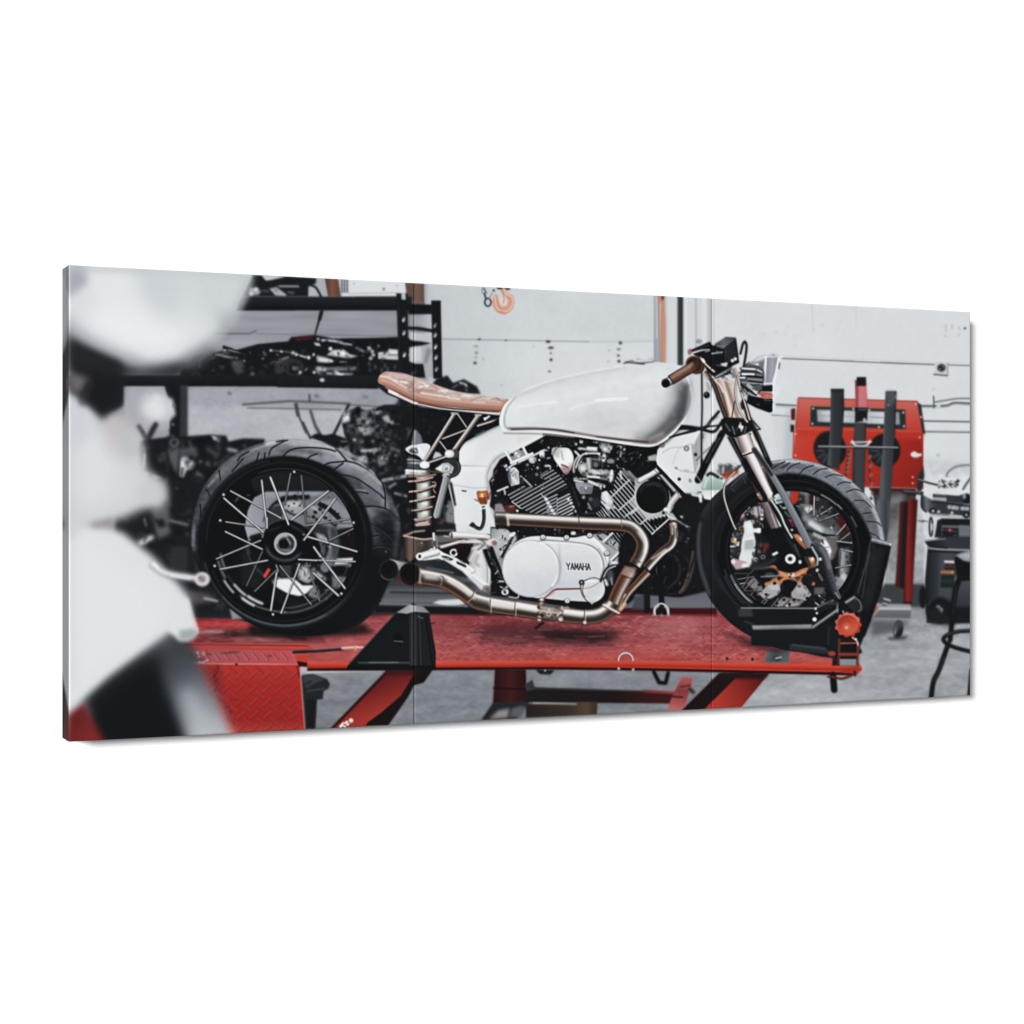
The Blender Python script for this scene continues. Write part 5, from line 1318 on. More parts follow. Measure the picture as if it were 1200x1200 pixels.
# carburettor
CB = 'motorcycle/carburettor'
Z(640, 505, 120)
line([(330, 480), (330, 420), (350, 350), (390, 300)], 34, 'c5c8c9', CB, s=1, b=4, r=[(-1, 'e3e5e5'), (0, '8e9192'), (1, '2b2e30')])
line([(350, 430), (390, 330), (450, 270), (600, 265)], 30, 'a9acad', CB, s=1, b=4, r=[(-1, '4b4e4f'), (-.4, 'd5d7d8'), (.3, '9a9d9e'), (1, '3a3d3f')])
poly([(370, 400), (420, 320), (540, 310), (540, 480), (480, 540), (400, 500)], '8e9290', CB, b=5)
ell(430, 430, 60, 60, '9a9e9c', b=8); ell(430, 435, 34, 34, 'cdd0ce', b=8); ell(450, 345, 26, 30, '24272a', b=7); line([(490, 330), (520, 480)], 26, 'b9bcbb', b=6); line([(530, 320), (525, 520)], 10, '3d4042', b=4)
ell(440, 505, 30, 24, '55585a', b=8)
poly([(540, 300), (640, 290), (640, 400), (560, 450)], '34373a', CB, b=5); line([(550, 330), (640, 340)], 16, '7d8082', b=5); ell(580, 395, 30, 30, '6d7072', b=8)
poly([(530, 450), (720, 450), (800, 500), (790, 590), (640, 570), (530, 530)], '777b7c', CB, b=5)
line([(540, 470), (620, 500)], 44, 'c3c6c6', b=8); line([(640, 470), (720, 490)], 34, 'a5a8a9', b=8); line([(770, 470), (750, 590)], 36, 'c9ccca', CB, b=5); line([(775, 480), (765, 560)], 14, 'eef0ee', b=5)
line([(600, 520), (700, 540)], 22, '34373a', b=6); line([(720, 500), (735, 570)], 16, '4b4e50', b=5)
line([(490, 535), (620, 545)], 24, 'd9dbda', CB, b=4)
line([(335, 580), (430, 600)], 26, 'c5c8c9', CB, b=5); line([(330, 560), (480, 560)], 22, 'a5a8aa', CB, b=5)
poly([(340, 600), (560, 610), (550, 690), (540, 740), (400, 740), (350, 660)], '7d8085', CB, b=5, g=((340, 600), (550, 740), [(0, '9da0a5'), (.5, '83868b'), (1, '5d6065')]))
poly([(400, 640), (540, 650), (520, 720), (410, 720)], '6d7076', b=5); line([(400, 640), (540, 650)], 8, 'b9bcc0', b=4); line([(430, 660), (430, 710)], 7, 'a5a8ac', b=3); dots([(465, 668)], 13, 'd0d2d5', b=4)
line([(500, 590), (640, 650)], 34, 'c9cccd', CB, b=5); line([(600, 610), (690, 640)], 20, '8b8e90', b=5); dots([(680, 655), (640, 680)], 12, 'd5d7d8', b=4)
poly([(560, 660), (660, 690), (640, 900), (560, 960), (500, 850)], '1d2028', FR, b=6)
ell(585, 840, 48, 60, '2d3038', b=10)
dots([(440, 775), (520, 800)], 26, '55585a', b=7); dots([(435, 775)], 14, 'b9bbbb', b=5); line([(490, 850), (530, 920)], 20, '8d9095', b=6); line([(440, 970), (560, 965)], 16, '3a3d40', b=6); dots([(470, 950), (500, 900)], 14, '77797c', b=5)
poly([(380, 190), (450, 200), (600, 190), (600, 250), (480, 240)], '8e9192', CB, b=6); line([(490, 200), (590, 210)], 34, 'e3e5e5', b=7); line([(340, 240), (390, 290)], 22, 'dfe1e1', b=6)
line([(380, 205), (450, 212)], 22, 'b5b8b8', b=5); dots([(350, 155), (400, 210)], 16, 'b0b3b3', b=6); poly([(550, 110), (630, 125), (600, 145), (550, 135)], 'dfe1e0', b=5)
poly([(560, 75), (800, 95), (840, 130), (700, 150), (640, 120)], '8b8b87', CB, b=6)
poly([(640, 110), (740, 120), (780, 190), (740, 260), (660, 240), (620, 180)], 'a9acac', CB, b=6)
junk((620, 110, 800, 380), 46, 73, (8, 30), pal=('15181b', '2b2e31', '6d7072', 'a9acad', 'd9dbdb'), wt=(3, 3, 2, 2, 2), b=4)
line([(680, 180), (680, 330)], 44, '9a9d9e', b=10, a=.6); dots([(690, 215), (680, 290), (670, 345), (620, 270)], 18, 'dfe1e1', b=6); ell(755, 355, 46, 30, '83868a', b=8)
poly([(640, 380), (800, 390), (800, 450), (640, 430)], '141719', b=6)
junk((820, 170, 930, 340), 26, 74, (8, 28), pal=('101316', '34373a', '7d8082', 'c0c3c3'), wt=(4, 3, 2, 1), b=4)
line([(840, 170), (890, 185)], 18, 'eceeee', b=5); dots([(920, 215)], 16, 'c5c8c9', b=5); line([(880, 240), (870, 300)], 20, '9da0a1', b=6)
poly([(930, 200), (1190, 250), (1200, 480), (1050, 560), (920, 440)], '0f1114', FR, b=6); line([(1030, 245), (1080, 250)], 8, '55585a', b=5)
line([(1080, 470), (1200, 420)], 60, '1d2028', b=8)
# front cylinder
EN = 'motorcycle/engine_cylinder#front'
FCL = [(850, 480), (900, 430), (980, 470), (1060, 590), (1075, 680), (1060, 800), (1120, 920), (1240, 960), (1340, 930), (1440, 1020), (1240, 1210), (1130, 1110), (900, 1020), (570, 1010), (640, 880), (660, 720), (790, 690), (800, 590)]
poly(FCL, '0f1215', EN, b=3)
with clip(FCL):
    for k in range(-3, 26):
        x = 560 + 54 * k
        line([(x - 250, 380), (x + 480, 1220)], 20, 'b9bec0', b=3, r=[(-1, '4b4f52'), (0, 'bdc1c4'), (.6, '7d8184'), (1, '34383b')])
    for q in ([(770, 770), (1010, 540)], [(850, 930), (1090, 720)], [(930, 1000), (1100, 870)], [(1000, 970), (1110, 880)], [(1080, 1110), (1220, 1000), (1420, 870)]):
        line(q, 18, 'c0c4c6', b=5)
    poly([(880, 440), (980, 470), (1060, 590), (1000, 600), (930, 500)], '55585d', b=7); line([(900, 470), (960, 520)], 22, '7d8085', b=8); line([(870, 480), (880, 560)], 26, 'c5c8c9', b=7)
    poly([(1000, 600), (1070, 600), (1070, 660), (1020, 640)], '0d0f12', b=6)
    poly([(960, 850), (1060, 700), (1075, 850), (1180, 960), (1230, 1000), (1180, 1050)], 'b9bcbd', b=9, a=.75)
poly([(650, 720), (710, 700), (790, 830), (740, 910), (640, 830)], 'c5c7cd', EN, b=5); line([(660, 830), (740, 910)], 26, 'e3e5e8', b=6); line([(690, 730), (720, 820)], 34, 'dddfe4', b=8); line([(700, 860), (800, 900)], 34, 'b5b8bd', b=9); line([(640, 800), (690, 850)], 10, '24272c', b=5)
poly([(570, 900), (640, 880), (700, 980), (640, 1010), (570, 1010)], '1b1e22', b=6)
for k in range(5):
    line([(590 + k * 26, 960 - k * 16), (640 + k * 26, 1010 - k * 8)], 9, 'b9bcc0', b=3)
Z()
with clip(names=['motorcycle']):
    junk((575, 510, 835, 610), 420, 121, (.8, 3.4), pal=('0b0d10', '1b1e22', '34373b', '55585c', '8d9094', 'd0d2d4'), wt=(5, 4, 3, 2, 1, .5), b=.4, a=.8)
    junk((640, 505, 760, 560), 160, 122, (.8, 3), pal=('15181b', '3d4044', '74777a', 'b5b8ba', 'e6e8e8'), wt=(3, 3, 2, 1.4, .8), b=.35, a=.8)
with clip(names=['motorcycle/carburettor']):
    junk((660, 510, 730, 590), 130, 123, (.8, 3), pal=('1b1e21', '3d4043', '7d8083', 'b5b8b9', 'eceeee'), wt=(3, 3, 2, 2, 1), b=.25, a=.85)
with clip(names=['motorcycle/engine_cylinder']):
    junk((590, 530, 645, 575), 90, 124, (.8, 3), pal=('0e1114', '2b2e32', '63666b', 'b0b3b8', 'e6e8ea'), wt=(4, 3, 2, 1.4, 1), b=.25, a=.85)
# round black ignition cover and struts
Z(720, 505, 120)
poly([(240, 560), (330, 540), (640, 700), (700, 900), (600, 1000), (400, 1040), (230, 830)], 'b5b8b8', EN, b=6, a=.9)
line([(170, 480), (290, 600)], 26, '8d9090', b=8)
line([(300, 580), (480, 480), (545, 430)], 70, 'c9cbcc', 'motorcycle/engine_strut#1', b=4, r=[(-1, '5d6062'), (-.5, 'dcdedf'), (.2, 'cfd1d2'), (1, '6d7072')])
line([(465, 450), (510, 500)], 8, '55585a', b=4); line([(500, 430), (540, 450)], 22, 'a9abac', b=5)
poly([(240, 430), (420, 400), (470, 420), (420, 480), (280, 540), (230, 520)], '15171c', FR, b=6)
poly([(390, 300), (490, 270), (510, 350), (400, 350)], 'a3a5a2', FR, b=7)
poly([(520, 510), (600, 510), (740, 690), (700, 720), (640, 650)], 'a9adb0', FR, b=6)
line([(490, 520), (540, 570)], 26, '2b2e31', b=5); line([(510, 545), (530, 560)], 10, 'c5c8c9', b=4)
line([(640, 990), (660, 860), (760, 730)], 80, 'bcbebd', 'motorcycle/engine_strut#2', s=1, b=4, r=[(-1, '6d7070'), (-.4, 'd5d7d6'), (.3, 'b0b2b1'), (1, '5b5d5c')])
line([(750, 690), (800, 770)], 70, '8b8082', 'motorcycle/engine_strut#2', b=4, flat=True); line([(750, 700), (770, 770)], 12, 'd0c5c6', b=3); line([(785, 735), (775, 760)], 16, 'a2555c', b=4)
line([(520, 430), (850, 790)], 54, '14171a', FR, b=4)
poly([(740, 830), (860, 780), (940, 800), (1180, 820), (1200, 1250), (700, 1250), (640, 980)], '15181c', FR, b=6)
poly([(820, 880), (1000, 880), (990, 960), (840, 950)], '262a33', b=10)
ell(450, 770, 196, 196, '0b0d0f', 'motorcycle/ignition_cover', b=3)
ell(455, 780, 160, 160, '0f1113', b=5); ring(450, 770, 165, 168, 20, '2d3035', a0=200, a1=390, b=8); ring(450, 775, 140, 140, 10, '23262b', a0=190, a1=350, b=6); line([(380, 640), (460, 620), (540, 650)], 12, '3f434b', s=1, b=7)
ell(600, 920, 24, 22, 'd9dad8', b=4); ell(575, 960, 18, 20, '1b1d1f', b=5)
poly([(600, 960), (680, 960), (740, 1040), (660, 1050)], 'a5a8a6', EN, b=5); line([(620, 990), (730, 1045)], 10, 'd9dbda', b=4)
for k in range(5):
    line([(430 + k * 44, 1060 - k * 14), (480 + k * 38, 1150 - k * 26)], 26, '0e1013', b=3); 
line([(440, 1210), (640, 1030)], 14, 'dfe1e1', b=3)
for k in range(5):
    line([(480 + k * 36, 1190 - k * 30), (530 + k * 34, 1210 - k * 26)], 10, '3a3436', b=4)
poly([(760, 1000), (850, 975), (930, 1020), (920, 1090), (840, 1060)], '9b9da3', FR, b=5); line([(790, 1010), (880, 1000)], 14, 'd0d2d6', b=6)
line([(730, 1050), (940, 1170)], 30, '6d6f74', FR, b=5); line([(730, 1065), (930, 1180)], 10, '1b1d20', b=4); dots([(850, 1130)], 16, 'a9abaf', b=5)
line([(960, 985), (1030, 995)], 18, '5b7a6f', b=6)
# headstock plate
HP = 'motorcycle/headstock_plate'
poly([(505, 220), (560, 150), (640, 90), (1000, 0), (1060, 20), (1010, 300), (960, 480), (945, 640), (860, 760), (700, 600), (500, 390), (490, 350)], 'd5d8da', HP, b=4, g=((500, 200), (950, 700), [(0, 'd9dcdd'), (.5, 'dee1e3'), (1, 'cdd0d2')]))
with clip(names=[HP]):
    line([(560, 260), (660, 200), (780, 190), (900, 150)], 10, 'b0b3b5', s=1, b=5)
    line([(690, 390), (730, 250), (800, 180)], 12, 'c5c8ca', s=1, b=8)
    poly([(920, 180), (1000, 20), (1060, 0), (1010, 320), (960, 470)], 'a3a7aa', b=7)
    line([(910, 160), (930, 330), (950, 480)], 14, '8e9396', s=1, b=6)
    line([(700, 430), (800, 470), (950, 490)], 10, 'a9adb0', s=1, b=6)
    line([(500, 395), (870, 770)], 10, 'f2f3f4', b=4)
    ell(845, 465, 38, 14, 'b5b9bb', b=8)
for x, y, r_ in ((560, 165, 34), (845, 205, 36)):
    ell(x, y, r_, r_, '8e9194', HP, b=4); ell(x, y, r_ * .62, r_ * .62, 'c3c6c8', b=4); ring(x, y, r_ * .5, r_ * .5, 6, '55585b', b=3)
dots([(760, 565)], 20, '1f2225', b=4); dots([(725, 435), (885, 575), (890, 590)], 16, '8d9193', b=5); dots([(952, 280)], 18, '3d4043', b=5)
line([(640, 75), (830, 30), (960, 0)], 16, '17191c', FR, b=4)
# ------------------------------------------------------------ lower engine and clutch cover
Z(575, 595, 150)
poly([(0, 180), (300, 190), (1200, 240), (1200, 1000), (900, 960), (0, 820)], '15181b', FR, b=5)
junk((240, 190, 1100, 280), 40, 75, (10, 34), pal=('101316', '24272a', '4b4e51', '7d8082', 'b5b8b9'), wt=(5, 4, 3, 2, 1), b=5)
poly([(0, 190), (150, 200), (250, 290), (180, 420), (100, 580), (60, 480), (0, 300)], 'a3a7aa', FR, b=6, g=((0, 200), (240, 400), [(0, '8b9092'), (.4, 'b9bdbf'), (1, '83878a')]))
line([(100, 470), (210, 280)], 30, '24272b', b=5); line([(90, 440), (180, 260)], 10, 'd5d8da', b=4); ell(205, 250, 34, 18, 'dfe1e3', rot=-30, b=5); line([(230, 270), (140, 450)], 12, 'd0d3d5', b=5); dots([(225, 330), (95, 480)], 14, '84888b', b=4)
ell(110, 560, 40, 70, '8e9295', b=10)
line([(0, 400), (80, 560), (110, 680)], 26, '101316', s=1, b=5); line([(20, 480), (90, 640)], 12, '4b5052', b=5)
ell(25, 325, 40, 38, 'cfcdcc', 'motorcycle/foot_control', b=4); ell(36, 332, 26, 26, '8b6f66', b=5)
poly([(60, 700), (200, 740), (280, 830), (240, 860), (100, 800)], '15181a', b=5)
ell(135, 790, 34, 32, 'd5d7d8', FR, b=4); ell(133, 792, 15, 14, '3d4042', b=3); line([(140, 760), (170, 720)], 20, 'c9cbcc', b=5); line([(170, 835), (250, 845), (265, 810)], 12, 'c3c5c6', s=1, b=4); line([(80, 690), (130, 690)], 16, 'c5c7c8', b=5); line([(85, 740), (115, 750)], 9, 'd9dbdc', b=3)
# crankcase bits on the right
FIN = [(930, 235), (1210, 235), (1330, 330), (1330, 520), (1180, 560), (1060, 380)]
poly(FIN, '141619', 'motorcycle/engine_cylinder#front', b=5)
with clip(FIN):
    for k in range(9):
        line([(1080 + k * 36, 200), (1290 + k * 36, 460)], 13, 'a3a7a9', b=3, r=[(-1, '2d3033'), (0, 'aeb2b4'), (1, '2d3033')])
poly([(940, 250), (1060, 240), (1200, 330), (1200, 520), (1120, 560), (1060, 380)], '9ea2a5', FR, b=6)
for q in ([(1060, 320), (1140, 240)], [(1130, 490), (1200, 420)]):
    line(q, 20, 'd9dbdc', b=4); line([(x + 12, y + 12) for x, y in q], 10, '34373a', b=4)
line([(1000, 260), (1040, 300)], 14, '2d3033', b=4); line([(1080, 330), (1180, 400)], 8, '6d7174', b=4)
CC = 'motorcycle/clutch_cover'
CASE = [(130, 480), (200, 360), (300, 290), (440, 265), (640, 275), (780, 280), (880, 262), (960, 270), (1030, 330), (1090, 400), (1110, 480), (1090, 560), (1050, 650), (1070, 760), (1030, 850), (960, 890), (900, 880), (720, 870), (500, 850), (400, 840), (200, 760), (120, 640)]
poly([(x - 3, y + 10) for x, y in CASE], '0e1114', FR, s=1, b=5)
poly(CASE, 'cdd0d3', CC, s=1, b=3, g=((600, 270), (600, 880), [(0, 'd9dcdd'), (.4, 'd3d6d9'), (.8, 'c3c6cc'), (1, 'd0d2d4')]))
with clip(names=[CC]):
    line([(460, 310), (560, 305), (860, 335), (980, 380), (1040, 460), (1060, 560), (1030, 650)], 12, '7d8185', s=1, b=4)
    line([(470, 325), (700, 335), (870, 350), (970, 400), (1030, 480), (1040, 560)], 9, 'eef0f1', s=1, b=4)
    line([(880, 280), (980, 310), (1060, 400), (1095, 500)], 16, 'eceeef', s=1, b=6)
    line([(1010, 380), (1080, 480), (1085, 560)], 7, '9b9fa2', s=1, b=4)
    poly([(640, 400), (1000, 420), (1020, 640), (660, 700)], 'cfd2d6', b=30, a=.8)
    poly([(560, 330), (900, 350), (960, 440), (640, 460)], 'd9dcde', b=24, a=.8)
    poly([(500, 845), (600, 760), (860, 765), (900, 880), (700, 868)], 'c9cbcd', b=4)
    line([(505, 845), (590, 775), (620, 765), (840, 760)], 13, '7a3a42', b=4, s=0); line([(610, 762), (840, 758)], 7, '4b3338', b=3)
    line([(515, 850), (600, 790)], 10, 'c28f93', b=5); line([(620, 780), (840, 775)], 8, 'dcc5c6', b=4)
    line([(840, 715), (850, 790), (880, 850), (930, 895)], 9, '5d3a40', s=1, b=3)
line([(860, 690), (960, 658), (1030, 668), (1060, 600), (1085, 560)], 9, '2b2e31', s=1, b=3)
ell(965, 770, 104, 108, 'cfd1d3', CC, b=4, g=((870, 680), (1060, 860), [(0, 'd9dadd'), (.5, 'c9cbcd'), (1, 'd5d7d6')])); ring(965, 770, 104, 106, 7, '3d4043', a0=140, a1=215, b=3); line([(860, 760), (940, 745), (1010, 705)], 8, 'a08a90', s=1, b=4); line([(900, 690), (990, 690)], 12, 'eceeef', b=6)
poly([(925, 870), (990, 870), (945, 910)], 'b9bbba', CC, b=5)
ell(852, 700, 26, 26, '24272a', CC, b=3); ell(852, 700, 13, 13, '85888c', b=3)
# round outer plate
ell(380, 570, 268, 268, '9da1a5', CC, b=4)
ell(374, 572, 264, 264, 'd3d6d9', CC, b=3, g=((380, 300), (380, 850), [(0, 'dcdfe0'), (.4, 'd8dbdc'), (.65, 'cfd1d6'), (1, 'c6c9cf')]))
ring(378, 570, 258, 258, 16, 'eff1f2', a0=-70, a1=40, b=6); ring(376, 572, 262, 262, 8, 'a9adb0', a0=40, a1=160, b=4); ring(376, 570, 266, 266, 7, 'aeb2b5', a0=160, a1=260, b=4); ring(380, 572, 274, 272, 8, 'a5a9ac', a0=-60, a1=50, b=5)
poly([(200, 420), (360, 340), (520, 400), (440, 560), (220, 560)], 'e0e3e4', b=50, a=.6)
poly([(640, 330), (645, 330), (660, 560), (640, 720), (630, 720)], 'a9adb1', b=9, a=.8)
noise((110, 300, 1080, 880), .8, 16, 10, 76, n=CC)
for x, y in ((490, 275), (712, 278), (928, 258), (718, 872), (1090, 425), (478, 865)):
    ell(x, y + 4, 28, 26, '3a3d40', CC, b=4); ell(x, y, 22, 20, 'dcdedf', CC, b=3); ell(x + 2, y + 2, 11, 10, 'a3a6a8', b=3)
ell(775, 238, 24, 16, 'dcdedf', FR, b=4)
poly([(440, 880), (510, 880), (500, 920), (450, 920)], '5b4740', b=4); dots([(475, 862), (470, 900)], 13, 'dcd5d0', b=4)
# maker's lettering cast in the cover
text('YAMAHA', (712, 520), (29, .5), (2, 60), 9, '303338', 'motorcycle/lettering', b=1.6)
line([(708, 584), (945, 596)], 5, 'eef0f1', b=3, a=.6)
# small linkage right of the cover
line([(1030, 690), (1080, 590), (1140, 545), (1200, 530)], 22, '2b2e31', FR, s=1, b=4); line([(1060, 650), (1100, 580), (1170, 545)], 12, 'c5c8c9', s=1, b=4); line([(1075, 680), (1090, 720)], 30, 'c5c7c8', b=6); ell(1120, 640, 34, 60, '4b4e53', b=9); line([(1130, 660), (1140, 720)], 16, '8d9094', b=5)
line([(1140, 515), (1220, 520)], 22, 'd9dbdc', FR, b=4)
Z()
with clip(names=['motorcycle']):
    junk((580, 615, 735, 645), 150, 125, (.8, 3), pal=('0b0d10', '24272a', '4b4e52', '8d9093', 'd0d3d4'), wt=(5, 4, 3, 1.6, .8), b=.25, a=.9)
    junk((575, 640, 600, 700), 40, 126, (.8, 3), pal=('15181b', '4b4e52', '8d9093', 'd0d3d4'), wt=(4, 3, 2, 1), b=.3, a=.8)
# ------------------------------------------------------------ exhaust headers
Z(690, 590, 150)
# shadowed space below the frame, straps
poly([(300, 300), (620, 330), (780, 230), (1010, 220), (1200, 250), (1200, 800), (1000, 850), (860, 880), (560, 850), (470, 760), (420, 900), (300, 1000), (260, 700)], '15161a', FR, b=8)
poly([(560, 500), (700, 480), (960, 560), (960, 700), (860, 850), (700, 860), (560, 800)], '0f1114', b=10)
line([(1000, 480), (960, 620), (930, 740), (870, 830)], 40, '2b2624', s=1, b=8); line([(985, 560), (940, 720), (880, 820)], 10, '6d5e50', s=1, b=5)
line([(700, 860), (840, 870), (920, 830)], 12, '0e0f11', s=1, b=4); line([(800, 520), (840, 560), (830, 700), (720, 830)], 8, '2d2a2c', s=1, b=5)
poly([(780, 230), (900, 280), (860, 360), (780, 330)], '2b2429', b=9)
dots([(705, 595), (930, 330), (915, 360)], 12, '4b4e53', b=5)
ring(760, 640, 190, 210, 14, '2b282a', a0=-40, a1=100, b=8); ring(740, 620, 120, 150, 9, '3a3534', a0=-60, a1=80, b=6); line([(980, 430), (950, 600), (900, 760), (850, 840)], 16, '5d5148', s=1, b=6); line([(1010, 300), (1000, 480), (940, 640)], 30, '211f22', s=1, b=8)
line([(540, 650), (545, 1000)], 62, '14171a', 'tie_down_strap#2', b=4); line([(665, 600), (685, 950)], 52, '0f1214', 'tie_down_strap#3', b=4)
poly([(430, 880), (520, 850), (520, 1000), (400, 1000)], '3d4046', 'concrete_floor', b=6, a=.8)
line([(620, 1045), (620, 980), (680, 938), (740, 980), (745, 1045)], 17, 'b5b7b8', 'lift_table/tie_ring#2', s=1, b=3); line([(650, 1040), (680, 970), (715, 1040)], 34, '15171a', b=5); line([(600, 1050), (760, 1050)], 9, '9a7a7c', b=4)
with clip(names=['motorcycle']):
    junk((330, 240, 1010, 820), 130, 127, (8, 34), pal=('0b0c0f', '1b1a1d', '2d2b2e', '46423f', '6d655f', '8b8d90'), wt=(5, 4, 3, 2, .7, .4), b=5, a=.75)
# front header
pipe([(790, 190), (795, 240), (800, 310), (770, 390), (690, 450), (610, 530), (540, 610)], 78, 84)
line([(780, 210), (785, 290)], 12, 'e3d5cc', b=6); line([(820, 230), (825, 330)], 12, '3a2c28', b=5)
line([(590, 520), (720, 430)], 16, 'efe3da', b=8, a=.7)
ell(790, 195, 34, 22, '8b7a6d', EX, b=6); ell(800, 190, 16, 12, 'dcd2c8', b=5)
line([(530, 600), (570, 640)], 14, '2b2021', b=4)
pipe([(555, 640), (470, 730), (370, 840), (290, 980)], 78, 56, warm=1)
line([(330, 850), (280, 980)], 16, 'd5b09c', b=6); line([(345, 850), (325, 880)], 10, 'e9d5c8', b=4)
# rear header sweeping forward and down
Z(560, 580, 260)
pipe([(95, 128), (160, 130), (560, 152), (780, 162), (850, 190), (890, 250), (885, 310), (850, 380)], 72, 74)
line([(170, 122), (770, 146)], 14, 'efe6de', b=5, a=.6)
poly([(90, 110), (150, 110), (155, 175), (110, 170)], '2d2b2c', b=7, a=.75)
line([(160, 105), (165, 165)], 10, 'd8cdc0', b=4); line([(545, 122), (550, 186)], 5, '4b3b36', b=2); line([(775, 135), (778, 175)], 4, '7d6d66', b=2)
line([(855, 205), (890, 245)], 5, '6d5d56', b=3); line([(870, 200), (905, 260), (905, 310)], 12, 'f0ebe6', s=1, b=6, a=.8)
line([(830, 340), (880, 365)], 6, '5b4037', s=1, b=3); line([(825, 372), (860, 392)], 14, '17100f', b=3)
pipe([(825, 400), (790, 460), (750, 540), (720, 620)], 82, 72, warm=1)
line([(790, 390), (855, 425)], 8, '3a2a26', b=3); poly([(800, 385), (860, 395), (835, 450), (775, 430)], 'b09a90', EX, b=5, a=.7); line([(778, 435), (838, 455)], 5, '3a2824', b=2)
pipe([(-20, 570), (60, 590), (200, 612), (380, 640), (580, 660), (660, 650), (720, 610), (735, 585)], 92, 74)
line([(78, 590), (190, 606)], 34, 'f3efeb', b=7, a=.75); line([(215, 600), (320, 618)], 34, 'f1ede9', b=7, a=.8); line([(470, 630), (565, 645)], 30, 'efebe6', b=7, a=.75); line([(590, 640), (660, 625), (700, 590)], 22, 'efe8e2', s=1, b=8, a=.7)
for x, y in ((68, 600), (202, 618), (578, 660)):
    line([(x, y - 36), (x - 4, y + 38)], 5, '4b3d38', b=2); line([(x + 6, y - 36), (x + 3, y + 36)], 3, 'e9e2dc', b=2)
poly([(330, 600), (450, 612), (460, 680), (325, 672)], '85786f', b=5, a=.7)
junk((325, 605, 465, 680), 34, 77, (8, 24), pal=('2b2220', '5b4a42', '9d8d84', 'd5cac2'), wt=(3, 3, 2, 1.4), b=2.5)
line([(320, 625), (450, 640)], 8, 'cfc3ba', b=4); line([(320, 665), (440, 682)], 8, '3a2c28', b=3); dots([(445, 672), (578, 690)], 9, 'cfc5be', b=2.5); ell(345, 572, 22, 14, '3d2f2b', b=3); ell(345, 566, 12, 8, 'd9d0c9', b=3); dots([(345, 585)], 9, 'a5958c', b=3)
line([(680, 598), (760, 640)], 16, 'd5c9bf', EX, s=1, b=3, r=[(-1, 'f1e8e0'), (0, 'cbbcb0'), (1, '5b4a42')])
line([(770, 620), (795, 590)], 20, 'c9a58f', b=4)
# ------------------------------------------------------------ saddle
ST = 'motorcycle/seat'
Z(440, 425, 160)
poly([(20, 185), (40, 185), (110, 235), (340, 345), (600, 395), (1100, 435), (1110, 470), (560, 415), (330, 370), (100, 275), (15, 210)], '24262a', ST, b=4)
poly([(110, 232), (340, 340), (560, 388), (1100, 432), (1095, 462), (560, 408), (330, 362), (112, 262)], 'd6cec8', ST, b=4)
poly([(120, 238), (200, 272), (190, 290), (115, 258)], 'eef0f0', b=4)
line([(380, 352), (600, 395), (900, 420), (1080, 432)], 12, '2b2423', s=1, b=3)
SEAT = [(22, 150), (40, 110), (80, 82), (130, 82), (260, 100), (380, 140), (480, 178), (600, 222), (720, 256), (860, 278), (1000, 296), (1150, 318), (1178, 340), (1130, 420), (1100, 432), (900, 412), (700, 392), (540, 378), (360, 342), (200, 270), (70, 200), (30, 180)]
poly(SEAT, 'ae897c', ST, s=1, b=2.5)
